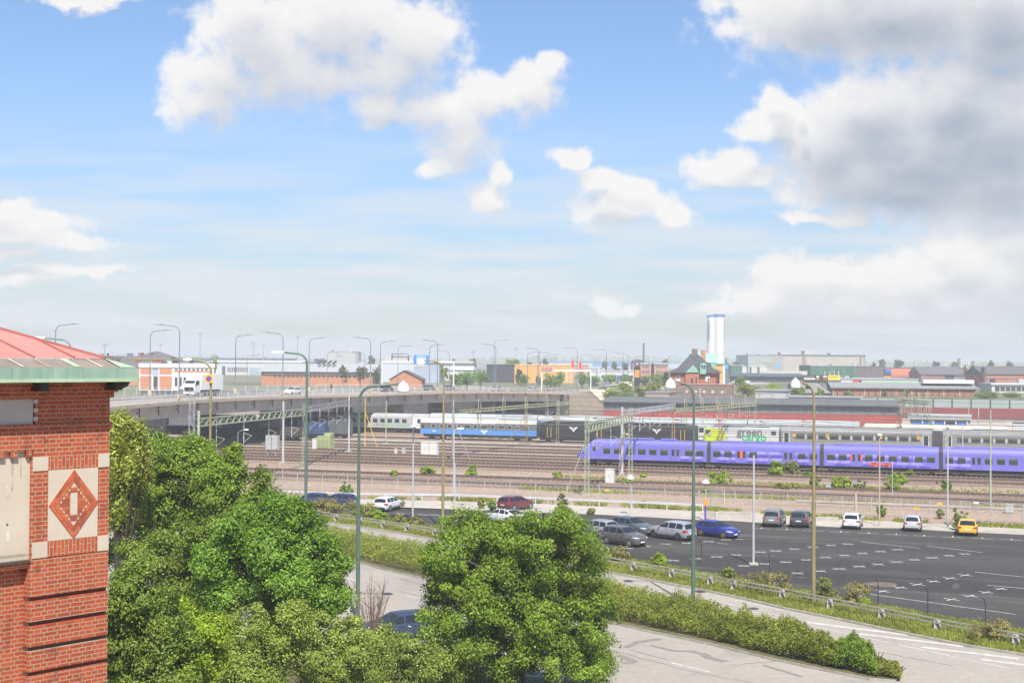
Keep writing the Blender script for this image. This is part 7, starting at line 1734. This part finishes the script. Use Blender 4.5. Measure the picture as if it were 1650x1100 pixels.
# ---- hangar and halls on the right
b = B('hangar', 'huge beige storage hall with rounded right end and rooftop vents', 'building', 1262, 1402, 573, 1150, depth=70)
arc = [(b.X(1388) + 0, 0)]
b.part('wall', BEI, lambda m: m.poly([(0, 0), (b.X(1385), 0), (b.X(1394), 4), (b.X(1400), 12), (b.X(1403), 24), (b.X(1402), 45), (b.X(1395), 62), (b.X(1385), 70), (0, 70)], -.1, b.h)); b.part('roof', DRF, lambda m: m.poly([(-.5, -.5), (b.X(1385), -.5), (b.X(1394.6), 3.4), (b.X(1400.8), 11.6), (b.X(1404), 24), (b.X(1385), 70), (-.5, 70)], b.h, b.h + .8))
for x0, x1, yt in ((1265, 1279, 567.5), (1304, 1323, 564.5), (1347, 1357, 568)): b.box('roof_vent', pm('vent beige', (.47,.46,.42)), b.X(x0), b.X(x1), 20, 32, b.h + .8, b.Z(yt))
for x in (1294, 1297, 1386.5): b.box('flue', pm('flue rust', (.27,.13,.09)), b.X(x) - .35, b.X(x) + .35, -.8, -.05, b.Z(592), b.Z(571))
for x in range(1270, 1385, 10): b.box('panel_joint', pm('joint grey', (.33,.30,.27)), b.X(x) - .08, b.X(x) + .08, -.04, -.002, 0, b.h)
b = B('hangar', 'grey hall section with light blue sign between green and beige halls', 'building', 1244, 1262, 572.5, 1148, depth=60); b.walls(pm('mid grey hall', (.33,.30,.28))); b.flat(DRF, .1, .5); b.box('sign_panel', pm('light blue sign', (.12,.36,.72)), b.X(1250), b.X(1256), -.2, -.01, b.Z(591.5), b.Z(586))
b = B('hangar', 'pale grey green hall at the left end of the storage hall', 'building', 1205, 1244, 573, 1146, depth=60); b.walls(GRN); b.flat(DRF, .1, .6); b.wins(8, b.X(1228), b.X(1244), b.Z(586), b.Z(584), .4); b.wins(6, b.X(1235), b.X(1244), b.Z(590.5), b.Z(588.5), .4)
for x0, x1 in ((1194, 1203), (1211, 1219), (1224, 1236)):
    b = B('tank_house', 'white silo shed in front of the grey green hall, %s' % {1194: 'left one', 1211: 'middle one', 1224: 'right one'}[x0], 'shed', x0, x1, 591, 950, depth=8, group='white silo sheds'); b.walls(pm('shed cream', (.55,.54,.50))); b.gable(WHT, 1.0, .2, False)
b = B('green_depot', 'low green shed with rounded roof left of the storage hall', 'building', 1178, 1196, 589, 900, depth=20); b.walls(DGRN); b.flat(GRF)
b = B('blue_tower', 'small dark tower with blue sign right of the orange house', 'building', 1168, 1174, 586, 500, depth=5); b.walls(pm('tower slate', (.14,.16,.21))); b.box('sign_panel', pm('light blue sign', (.12,.36,.72)), .2, b.w - .2, -.1, -.005, b.h - 1.8, b.h - .3); b.flat(DARKM, .1, .3); b.box('flue', DARKM, b.w * .3, b.w * .6, 1, 2, b.h + .3, b.Z(578))
b = B('dark_long_hall', 'long low dark hall with slate blue roof in front of the storage hall', 'building', 1176, 1296, 606.5, 720, 714, depth=26); b.walls(pm('hall dark wall', (.05,.05,.055), .8)); b.part('roof', pm('slate blue roof', (.10,.115,.16), .7, .1, .3), lambda m: m.face([(-1, b.h), (b.w + .5, b.h), (b.w - 2, b.Z(601.5)), (2, b.Z(601.5))], -1.2, 26)); b.box('clerestory', pm('pale clerestory', (.5,.5,.40)), b.X(1229), b.X(1303), 12, 20, b.h, b.Z(597.5))  # walls near black all over, below a slate blue roof
b = B('green_hall', 'dark green sheet hall joined to a purple brown one', 'building', 1306, 1376, 589.5, 760, depth=30); b.walls(DGRN); b.flat(GRF, .2, .4)
for x in range(1312, 1376, 9): b.box('panel', pm('hall green light', (.06,.17,.10)) if x % 2 else DGRN, b.X(x), b.X(x + 4.5), -.08, -.004, 0, b.h - .2)
for x in (1328, 1336, 1343, 1350): b.box('vent_pipe', WFR, b.X(x), b.X(x + 1), -1.2, -.3, 0, b.Z(598))
b = B('purple_hall', 'purple brown sheet hall right of the dark green one', 'building', 1376, 1426, 591, 770, depth=30); b.walls(PURB); b.flat(DRF, .2, .4); [b.box('panel_joint', DARKM, b.X(x), b.X(x) + .25, -.05, -.003, 0, b.h) for x in (1382, 1393, 1404, 1415)]
def board(label, x0, x1, yt, yb, D_, mt, fields=()):
    a = ad(x0, yb, D_); w = (ad(x1, yb, D_) - a).length; h = ad(x0, yt, D_).z - a.z; g0 = 6 - a.z
    t = thing('sign_board', label, 'sign', a, 0, 'advertising boards'); m = MB(); m.box(0, w, 0, .3, 0, h); m.build('panel', mt, t)
    for x in (w * .1, w * .9): m = MB(); m.box(x - .15, x + .15, .31, .6, g0, h * .9); m.build('post', STEEL, t)
    for (u0, u1, v0, v1, fm) in fields: m = MB(); m.box(w * u0, w * u1, -.06, -.002, h * v0, h * v1); m.build('field', fm, t)
    return t, w, h
board('black board with white and red fields left of the yellow board', 1293, 1334, 604, 616.5, 560, pm('board black', (.03,.03,.032)), [(.06,.50,.42,.62,WFR), (.54,.66,.68,.9,WFR), (.80,.98,.72,.9,WFR), (.82,.98,.40,.62,REDP), (.55,.65,.42,.55,YEL), (.05,.45,.74,.86,pm('board grey', (.2,.2,.2)))])
t, w, h = board('bright yellow advertising board with dark lettering', 1334.5, 1354, 604.5, 612, 560, pm('board yellow', (.78,.60,.03)))
m = MB()
for k in range(10): m.box(w * (.1 + k * .08), w * (.1 + k * .08) + w * .05, -.05, -.002, h * .55, h * .78)
m.build('lettering', pm('board brown', (.2,.13,.02)), t)
b = B('market_hall', 'low pale hall with red and green stripes behind the brick depot', 'building', 1355, 1480, 611, 620, depth=30); b.walls(WHT); b.flat(GRF, .3, .4); b.box('stripe', pm('pale green stripe', (.34,.50,.34)), b.X(1385), b.w, -.1, -.004, b.h * .4, b.h * .8); b.box('stripe', REDP, b.X(1374), b.X(1388), -.1, -.004, b.h * .5, b.h * .9)
b = B('orange_roof_house', 'house with bright orange tiled roof and dark gable behind the depot', 'house', 1424, 1482, 604, 800, depth=16); b.walls(RB3); b.part('roof', pm('orange tiles', (.47,.13,.06), .8, .1, .4), lambda m: m.add([(-.5, -.6, b.h - 1.2), (b.X(1467), -.6, b.h - 1.2), (b.X(1472), 6, b.Z(594)), (-.5, 6, b.Z(594)), (-.5, 16, b.h - 1.2), (b.w, 16, b.h - 1.2)], [(0, 1, 2, 3), (3, 2, 5, 4), (0, 3, 4)])); b.part('gable', pm('dark gable boards', (.10,.09,.085)), lambda m: m.add([(b.X(1465), -.62, 0), (b.X(1482), -.62, 0), (b.X(1482), -.62, b.h - 2), (b.X(1473), -.62, b.Z(594.5)), (b.X(1465), -.62, b.h - 2)], [(0, 1, 2, 3, 4)]))
board('dark screen board with orange bottom and blue sign above the depot', 1424, 1436, 594.5, 608, 640, pm('screen dark', (.05,.05,.06)), [(.0,1,.0,.16,pm('sign orange', (.7,.25,.05))), (.3,.98,.62,.98,pm('sign royal', (.04,.16,.50)))])
b = B('long_brick_works', 'long low red brick works with grey roof and strip of windows', 'building', 1484, 1552, 603, 780, depth=24); b.walls(RB3); b.gable(DRF, 4.5); b.wins(15, b.X(1491), b.X(1546), b.Z(606.5), b.Z(603.6), .62)
b = B('long_brick_works', 'long dark red factory front on the horizon', 'building', 1425, 1560, 593, 1050, depth=24); b.walls(pm('old red wall', (.26,.11,.09))); b.flat(DRF, .3, .6)
b = B('white_tower', 'small white tower block on the horizon among round trees', 'building', 1548, 1562, 577.5, 1700, depth=14); b.walls(WHT); b.flat(WHT); b.wins(3, 1, b.w - 1, 8, b.h - 2, .2)
b = B('white_hall', 'white hall with row of dark windows beside the blue sign tower', 'building', 1538, 1563, 608, 640, depth=14); b.walls(WHT); b.flat(DRF, .2, 1.0); b.wins(8, b.X(1540), b.X(1562), b.Z(613), b.Z(609.5), .5)
b = B('sign_house', 'orange brick house end with large blue sign', 'house', 1571, 1583, 602, 620, depth=10); b.walls(RB2); b.flat(DRF, .1, .3); b.box('sign_panel', pm('sign royal', (.04,.16,.50)), b.w * .15, b.w * .7, -.12, -.004, b.Z(612), b.Z(603)); b.box('sign_line', WFR, b.w * .2, b.w * .65, -.15, -.121, b.Z(608.5), b.Z(606.5)); b.box('door', WIN, b.w * .3, b.w * .5, -.1, -.004, 0, b.Z(614))
b = B('brick_factory', 'red brick factory with square windows and dark chimney stub at the right', 'building', 1584, 1700, 603, 600, depth=24); b.walls(RB); b.gable(DRF, 3.6); b.wins(11, b.X(1588), b.X(1640), b.Z(612), b.Z(608.5), .45, WIN, WFR); b.box('chimney', pm('chimney brick dark', (.12,.09,.085)), b.X(1584.5), b.X(1589), -.4, 3, 0, b.Z(592))
b = B('modern_house', 'white flat roofed building with window band at the right edge', 'house', 1598, 1700, 620, 480, depth=12); b.walls(pm('modern white', (.55,.55,.52))); b.flat(WHT, .5, .6); b.wins(11, 1.0, b.w - .5, b.Z(630), b.Z(623), .85)
b = B('brick_depot', 'long brick depot with pale pilasters and small windows', 'building', 1341, 1573, 624, 424, 418, z0=4.4, depth=18); b.walls(pm('depot brick', (.33,.15,.11), .9, .12, .7)); b.part('roof', pm('depot roof', (.25,.25,.245), .8, .1, .4), lambda m: m.add([(-.6, -.7, b.h), (b.w + .3, -.7, b.h), (b.w + .3, 8, b.h + 1.35), (-.6, 8, b.h + 1.35), (b.w + .3, 18.5, b.h), (-.6, 18.5, b.h), (-.6, -.7, b.h - .4), (b.w + .3, -.7, b.h - .4)], [(0, 1, 2, 3), (3, 2, 4, 5), (0, 3, 5), (1, 4, 2), (6, 7, 1, 0)]))
for k in range(10):
    x = 1342 + k * 25.5; b.box('pilaster', pm('pale pilaster', (.47,.40,.33)), b.X(x), b.X(x + 1.4), -.18, -.003, 0, b.h - .41)
    if k < 9:
        for q in (7, 18): b.box('window', WIN, b.X(x + q), b.X(x + q + 1.3), -.06, -.003, b.h * .38, b.h * .62)
b.box('rooflight', WFR, b.X(1490), b.X(1572), 2, 6, b.h + 1.36, b.h + 2.4)
b = B('slate_house', 'low house with grey slate roof and dormers left of the depot', 'house', 1262, 1334, 633, 415, z0=5, depth=12); b.walls(RB3); b.part('roof', pm('grey slate', (.20,.195,.19), .8, .15, .5), lambda m: m.add([(-1, -1, b.h), (b.w + 1, -1, b.h), (b.w - 2, 6, b.Z(617)), (6, 6, b.Z(617)), (b.w + 1, 13, b.h), (-1, 13, b.h)], [(0, 1, 2, 3), (3, 2, 4, 5), (0, 3, 5), (1, 4, 2)])); [b.part('dormer', DARKM, lambda m: m.face([(b.X(x), b.Z(624)), (b.X(x + 7), b.Z(624)), (b.X(x + 3.5), b.Z(618.5))], 1.5, 4)) for x in (1272, 1301)]
# ---- red shed along the tracks
d_ = 312; s0, s1 = trk(972, 670, d_)[0], trk(1450, 670, d_)[0]; Ls = s1 - s0
t = thing('engine_shed', 'very long red shed with glazed strip and grey roof beyond the trains', 'shed', tp(s0, d_, 0), TR)
RSH = pm('red shed boards', (.40,.085,.07), .75, .1, .6, stretch=(1, 1, .2))
m = MB(); m.box(0, Ls, 0, 9, -.1, 4.7); m.build('wall', RSH, t); m = MB(); m.box(.1, Ls - .1, .12, 8.9, 4.7, 6.75); m.build('glazing', glass('shed glazing', (.16,.175,.17), .35), t)
m = MB()
x = 0
while x < Ls: m.box(x, x + .09, .03, .115, 4.71, 6.74); x += 1.7
m.box(0, Ls, .04, .1, 5.7, 5.78); m.build('glazing_bar', pm('glazing bar', (.30,.30,.28)), t)
m = MB(); m.add([(-.8, -.7, 6.76), (Ls + .8, -.7, 6.76), (Ls + .8, 9.5, 7.75), (-.8, 9.5, 7.75), (-.8, -.7, 6.5), (Ls + .8, -.7, 6.5), (Ls + .8, 9.5, 7.45), (-.8, 9.5, 7.45)], [(0, 1, 2, 3), (4, 5, 1, 0), (7, 6, 5, 4), (1, 5, 6, 2), (0, 3, 7, 4), (3, 2, 6, 7)]); m.build('roof', pm('shed roof felt', (.125,.13,.13), .8, .1, .5, stretch=(1, .15, 1)), t)
m = MB()
for x in (12, 30, 52): m.box(x, x + .08, -.02, -.002, 0, 4.6)
m.build('seam', DARKM, t)
for lab, x0, x1, yt, d2, mt in (('light grey box building behind the red shed roof', 1217, 1266, 630, 330, pm('box grey', (.47,.46,.44))), ('low pale flat roofs behind the red shed left of the depot', 1266, 1390, 640.5, 336, pm('pale low wall', (.42,.43,.42))), ('low concrete ledge beside the embankment bushes', 1040, 1078, 633, 345, pm('tan ledge', (.36,.30,.25)))):
    a, c_ = trk(x0, yt, d2), trk(x1, yt, d2); t = thing('low_building', lab, 'building', tp(a[0], d2), TR, 'low buildings behind the red shed'); w = c_[0] - a[0]; h = (a[1] + c_[1]) / 2; m = MB(); m.box(0, w, 0, 9, 0, h); m.build('wall', mt, t); m = MB(); m.box(-.2, w + .2, -.2, 9.2, h, h + .35); m.build('roof', pm('low roof', (.30,.31,.31)), t)
    m = MB(); [m.box(q, q + .1, -.05, -.003, 0, h - .1) for q in [k * 3.1 + 1 for k in range(int(w / 3.1))]]; m.build('panel_joint', pm('joint grey', (.33,.30,.27)), t)
def longwall(name, label, cat, x0, x1, d2, ya, yb, mt, posts=None, step=4):
    a, c_ = trk(x0, ya, d2), trk(x1, ya, d2); zb = (trk(x0, yb, d2)[1] + trk(x1, yb, d2)[1]) / 2; zt = (a[1] + c_[1]) / 2; w = c_[0] - a[0]
    t = thing(name, label, cat, tp(a[0], d2), TR); m = MB(); m.box(0, w, 0, .3, zb, zt); m.build('panel', mt, t); q = 0
    while posts and q < w: m = MB(); m.box(q, q + .22, -.12, -.002, 0, zt + .1); m.build('post', posts, t); q += step
    if zb > 1: m = MB(); m.box(0, w, .05, .25, 0, zb - .002); m.build('base', mt if not posts else CONC, t)
    return t, w, zt
longwall('noise_barrier', 'pale green glass noise barrier above the maroon wall', 'barrier', 1384, 1760, 334, 644, 657.5, pm('greenish glass', (.36,.42,.39), .3, .08, .4, stretch=(.3, 1, 2)), DARKM, 4.2)
longwall('retaining_wall', 'maroon retaining wall with grey piers below the noise barrier', 'wall', 1452, 1760, 331, 657.6, 676, MAR, pm('pier grey', (.40,.39,.37)), 17)
d_ = 296; a, c_ = trk(1466, 670, d_), trk(1563, 670, d_); w = c_[0] - a[0]; t = thing('pavilion', 'white framed pavilion with blue curtained windows beyond the trains', 'building', tp(a[0], d_), TR); zt = trk(1515, 668.5, d_)[1]
PWH = pm('pavilion white', (.53,.53,.51)); m = MB(); m.box(0, w, 0, 7, -.1, zt - .9); m.build('wall', PWH, t); m = MB(); m.box(-.3, w + .3, -.5, 7.3, zt - .9, zt); m.build('roof', pm('pavilion roof', (.40,.41,.40)), t)
for k in range(5):
    x0, x1 = w * (.03 + k * .185), w * (.03 + k * .185 + .165); m = MB(); m.box(x0, x1, -.1, -.004, .9, zt - 1.4); w_ = m.build('window', WIN, t); m = MB(); m.box(x0 + .1, x1 - .1, -.14, -.101, zt * .45, zt - 1.5) if k != 3 else m.box(x0 + .1, x1 - .1, -.14, -.101, 1.0, 1.2); m.build('curtain', pm('curtain blue', (.05,.17,.52)) if k != 3 else PWH, w_); m = MB(); m.box(x1 + .05, x1 + .35, -.3, -.004, 0, zt - .91); m.build('pillar', PWH, t)
p = tp(trk(1632, 690, 292)[0], 292); t = thing('kiosk', 'small white grey kiosk box at the right edge beyond the trains', 'building', p, TR); m = MB(); m.box(0, 4, 0, 3, 0, 4.4); m.build('wall', PWH, t); m = MB(); m.box(-.2, 4.2, -.2, 3.2, 4.4, 4.6); m.build('roof', GRF, t); m = MB(); m.box(1, 2, -.05, -.003, .1, 2.2); m.build('door', WIN, t)
# ---- far masts
for lab, x, yt, D_ in (('tall faint floodlight mast behind the truck', 322, 538, 1100), ('faint lattice radio mast left of the green lamp head', 408, 553, 1200), ('tall faint floodlight mast right of the green lamp head', 479, 543, 1150), ('short faint mast above the brick block', 168, 556, 900), ('faint thin mast between the truck and the near lamp', 258, 556, 1200), ('thin faint mast far behind the navy warehouse', 424, 557, 1300), ('faint mast above the white halls', 762, 567, 1200), ('faint mast over the orange store', 831, 561, 1300)):
    p = ad(x, 600, D_); p.z = 6; h = ad(x, yt, D_).z - 6; t = thing('floodlight_mast', lab, 'mast', p, 0, 'far masts'); m = MB(); m.tube([(0, 0, 0), (0, 0, h)], [.55, .28], 6); m.build('pole', pm('mast pink grey', (.36,.30,.30)), t); m = MB(); m.box(-1.6, 1.6, -.5, .5, h - .2, h + 1.0); m.bar((-1.6, 0, h - .2), (0, 0, h - 2.2), .3); m.bar((1.6, 0, h - .2), (0, 0, h - 2.2), .3); m.build('lamp_head', STEEL, t)
# ---- far trees and bushes
def ftree(label, x, yt, yb, w, D_, mt='far', z0=6, n=None, cat='tree', group='trees in the town beyond', name='town_tree'):
    p = ad(x, 600, D_); p.z = z0; s_ = D_ / 2200; zt = ad(x, yt, D_).z - z0; zb = max(.2, ad(x, yb, D_).z - z0 - 1.2); rw = w * s_ / 2; ch = (zt - zb) / 2
    t = thing(name, label, cat, p, 0, group)
    lo = [(rnd.uniform(-.45, .45) * rw, rnd.uniform(-.45, .45) * rw, zb + ch * rnd.uniform(.35, 1.5), rw * rnd.uniform(.45, .65), rw * .55, ch * rnd.uniform(.5, .65)) for _ in range(9)]
    q, nn, c = clumps(lo, n or int(90 + 8 * rw), 34, rw * .2); leaves('crown', q, nn, max(.3, s_ * 1.35), LM[mt], t, z0=.05)
    m = MB(); limbs(m, (0, 0, -.1), (0, 0, zb + ch * 1.4), lo[:4], max(.15, rw * .07)); m.build('trunk', BARK, t)
FT = [("slim light green poplar right of the truck roof",345,570,598,14,470,'lime'),("round grey green tree behind the bridge, left of the workshop's right end",553,586,609,17,520,'far'),("round tree beside the workshop end, right of the first",581,588,610,24,510,'far'),("tree in front of the white gantry's left post",607,588,611,16,505,'far'),("small tree on the horizon left of the gantry",598,572,586,14,900,'far'),
 ("tree behind the blue cube warehouse",716,590,602,14,560,'mid'),("broad bush group left of the black hall",752,596,616,46,470,'bright'),("bush beside the white gantry's right post",735,602,617,26,465,'mid'),("bushy tree touching the black hall",775,595,616,28,480,'bright'),("horizon tree behind the dark warehouse",762,576,590,12,1000,'far'),("broad tree crown above the black hall's right end",826,579,590,28,760,'mid'),("horizon tree above the orange store's roof",878,578,589,14,900,'far'),
 ("tree in front of the orange store's left end",836,592,614,15,600,'far'),("bush in front of the orange store, below the tree",845,603,617,22,560,'bright'),("small tree in the middle of the orange store front",867,603,615,10,580,'far'),("bush group right of the store's middle",888,601,616,30,540,'bright'),("leafy tree in front of the store's right part",902,597,615,22,560,'bright'),("dense dark tree between the flags",938,597,617,24,530,'mid'),
 ("tree on the horizon left of the price sign",974,581,596,11,900,'far'),("second tree on the horizon left of the price sign",990,582,597,10,880,'far'),("third tree on the horizon left of the price sign",1007,582,598,12,860,'far'),("hedge bush behind the far road, leftmost",957,604,616,26,620,'bright'),("hedge bush behind the far road, second",983,603,616,30,610,'mid'),("tall bush left of the price sign",1008,599,617,26,600,'bright'),("bush at the price sign's foot",1040,604,618,26,580,'bright'),("bush between price sign and villa",1060,602,619,30,560,'mid'),("bushy tree beside the villa's left wall",1073,598,619,14,470,'far'),
 ("horizon tree left of the villa roof",1072,579,588,12,900,'far'),("bush in front of the dark long hall",1192,605,618,22,560,'mid'),("horizon tree left of the storage hall",1187,582,592,14,950,'far'),
 ("first round tree right of the storage hall",1407,582,593,10,980,'far'),("second round tree right of the storage hall",1422,578.5,592,13,980,'far'),("third, larger round tree right of the storage hall",1448,578.5,592,16,960,'far'),("round tree left of the white tower",1508,581,593,14,960,'far'),("broad round tree next to the white tower",1537,581,595,18,960,'far'),("pointed conifer in front of the white tower",1555,583,606,9,760,'mid'),("broad tree right of the white tower",1567,582,606,16,780,'far'),("round dark tree near the right edge",1597,580,596,15,900,'far'),("large dark tree at the right edge",1628,580,597,22,900,'far'),
 ("yellow green bush in front of the slate house, right",1322,624,642,12,400,'lime'),("bush group in front of the slate house",1284,623,641,30,398,'mid'),("bright round tree behind the red shed's right end",1369,630,652,30,345,'bright'),("bushes right of the depot",1590,630,646,46,400,'deep'),("dark bush right of the modern house front",1630,634,648,40,420,'deep'),("small bush in front of the depot's middle",1461,626,642,10,412,'mid'),("small bush in front of the depot's left part",1425,630,643,9,412,'mid')]
for a in FT: ftree(a[0], *a[1:6], mt=a[6])
EB = [("bush on the embankment right of the abutment",985,621,642,34,396,'lime',4),("broad bush low on the embankment",1010,626,644,40,390,'bright',3),("bush at the embankment foot near the ledge",1035,622,641,26,398,'olive',4),("bush on top of the embankment under the far road",1050,616,627,34,408,'olive',6),("flat bush strip on the embankment top",1005,616,624,40,410,'olive',6),("bush strip right of the retaining wall",1205,617,628,44,410,'olive',6),("second bush strip right of the retaining wall",1245,617,629,40,410,'lime',6),
 ("wall of bushes on the bank at the right, left part",1585,655,694,46,318,'deep',0),("wall of bushes on the bank at the right, middle part",1620,652,694,46,318,'olive',0),("wall of bushes on the bank at the right edge",1660,654,694,50,318,'deep',0),("tall bush beside the yellow leaning mast",1558,650,676,14,322,'deep',0)]
for a in EB: ftree(a[0], *a[1:6], mt=a[6], z0=a[7], cat='bush', group='bushes on the embankment', name='bush')
m = MB()
pts = []
for k in range(160):
    x = -3600 + k * 46; pts.append((x, 3400 + 300 * math.sin(k * .3)))
v = []; 
P_, N_ = [], []
for (x, y) in pts:
    for _ in range(34): P_.append((x + rnd.uniform(-30, 30), y + rnd.uniform(-60, 60), 6 + rnd.uniform(0, 17 + 6 * math.sin(x * .004)))); N_.append((rnd.gauss(0, .5), -1 + rnd.gauss(0, .4), .6))
tag(leaves('far_wood', np.array(P_), np.array(N_), 13.0, LM['deep'], aspect=.8), 'hazy line of woods along the horizon', None, None, 'stuff')
# ---- far road surface on the shelf
m = MB(); q = [EC[-1]] + [ad(960, 600, 440), ad(1010, 600, 470), ad(1100, 600, 520), ad(1250, 600, 640)]
q2 = [offset(EC, BW)[-1]] + [ad(925, 600, 480), ad(985, 600, 530), ad(1080, 600, 590), ad(1230, 600, 720)]
m.sheet([(p.x, p.y, 0) for p in q] + [(p.x, p.y, 0) for p in q2[::-1]], 6.05); struct('road', m, G['road'])
# ---- goods wagons in the shade of the bridge
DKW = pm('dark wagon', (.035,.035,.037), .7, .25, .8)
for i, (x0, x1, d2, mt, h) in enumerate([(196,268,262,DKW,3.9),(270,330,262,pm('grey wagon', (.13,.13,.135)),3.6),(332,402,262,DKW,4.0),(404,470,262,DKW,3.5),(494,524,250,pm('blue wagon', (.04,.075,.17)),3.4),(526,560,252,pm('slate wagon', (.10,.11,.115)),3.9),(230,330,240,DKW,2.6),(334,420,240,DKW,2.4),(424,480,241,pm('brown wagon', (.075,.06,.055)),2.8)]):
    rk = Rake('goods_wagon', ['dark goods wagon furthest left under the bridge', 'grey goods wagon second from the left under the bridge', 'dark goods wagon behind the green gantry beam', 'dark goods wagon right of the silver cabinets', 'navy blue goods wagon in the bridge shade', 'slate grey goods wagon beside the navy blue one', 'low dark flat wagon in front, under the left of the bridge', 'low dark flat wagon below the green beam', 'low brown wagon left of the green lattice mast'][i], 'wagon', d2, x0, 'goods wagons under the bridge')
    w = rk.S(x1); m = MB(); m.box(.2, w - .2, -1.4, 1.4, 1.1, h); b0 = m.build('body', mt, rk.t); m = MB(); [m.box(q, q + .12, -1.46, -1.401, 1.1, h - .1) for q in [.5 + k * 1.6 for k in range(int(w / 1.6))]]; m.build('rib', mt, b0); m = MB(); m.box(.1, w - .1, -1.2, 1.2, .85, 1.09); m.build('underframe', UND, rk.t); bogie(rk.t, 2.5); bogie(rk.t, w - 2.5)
t = thing('track_cabinet', 'pair of tall silver cabinets standing in the shade under the bridge', 'cabinet', gpost(428, 225), TR, 'cabinets beside the tracks')
for x in (0, 1.15): m = MB(); m.box(x, x + 1.0, 0, .8, 1.3, 3.6); m.build('body', CABG, t)
m = MB(); m.box(.2, .4, .2, .6, 0, 1.29); m.box(1.6, 1.8, .2, .6, 0, 1.29); m.build('leg', STEEL, t)
d_ = 383.5; a = trk(560, 660, d_)[0]; c_ = trk(932, 660, d_)[0]
t = thing('abutment_wall', 'concrete wall coloured dark in place of shade, closing the far end beneath the bridge', 'wall', tp(a - 60, d_, 0), TR); m = MB(); m.box(0, c_ - a + 60, 0, 1.2, 0, 6.1); m.build('wall', pm('concrete darkened as shade', (.075,.072,.07), .9, .25, .4, stretch=(1, 1, 4)), t)  # shade beneath the bridge is put into this wall's dark colour
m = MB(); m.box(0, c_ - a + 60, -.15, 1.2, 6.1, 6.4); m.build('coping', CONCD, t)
# ================================================================== HAZE
hz = MB(); hz.box(-5600, 5600, -30, 7200, -4, 53)
hm = bpy.data.materials.new('haze'); hm.use_nodes = True
hn, hl = hm.node_tree.nodes, hm.node_tree.links
hn.clear()
pv = hn.new('ShaderNodeVolumePrincipled'); pv.inputs['Color'].default_value = (.93, .965, .99, 1); pv.inputs['Density'].default_value = .00042; pv.inputs['Anisotropy'].default_value = -.05
ho = hn.new('ShaderNodeOutputMaterial'); hl.new(pv.outputs[0], ho.inputs['Volume'])
tag(hz.build('haze', hm), 'thin pale summer haze over the town', None, None, 'stuff')
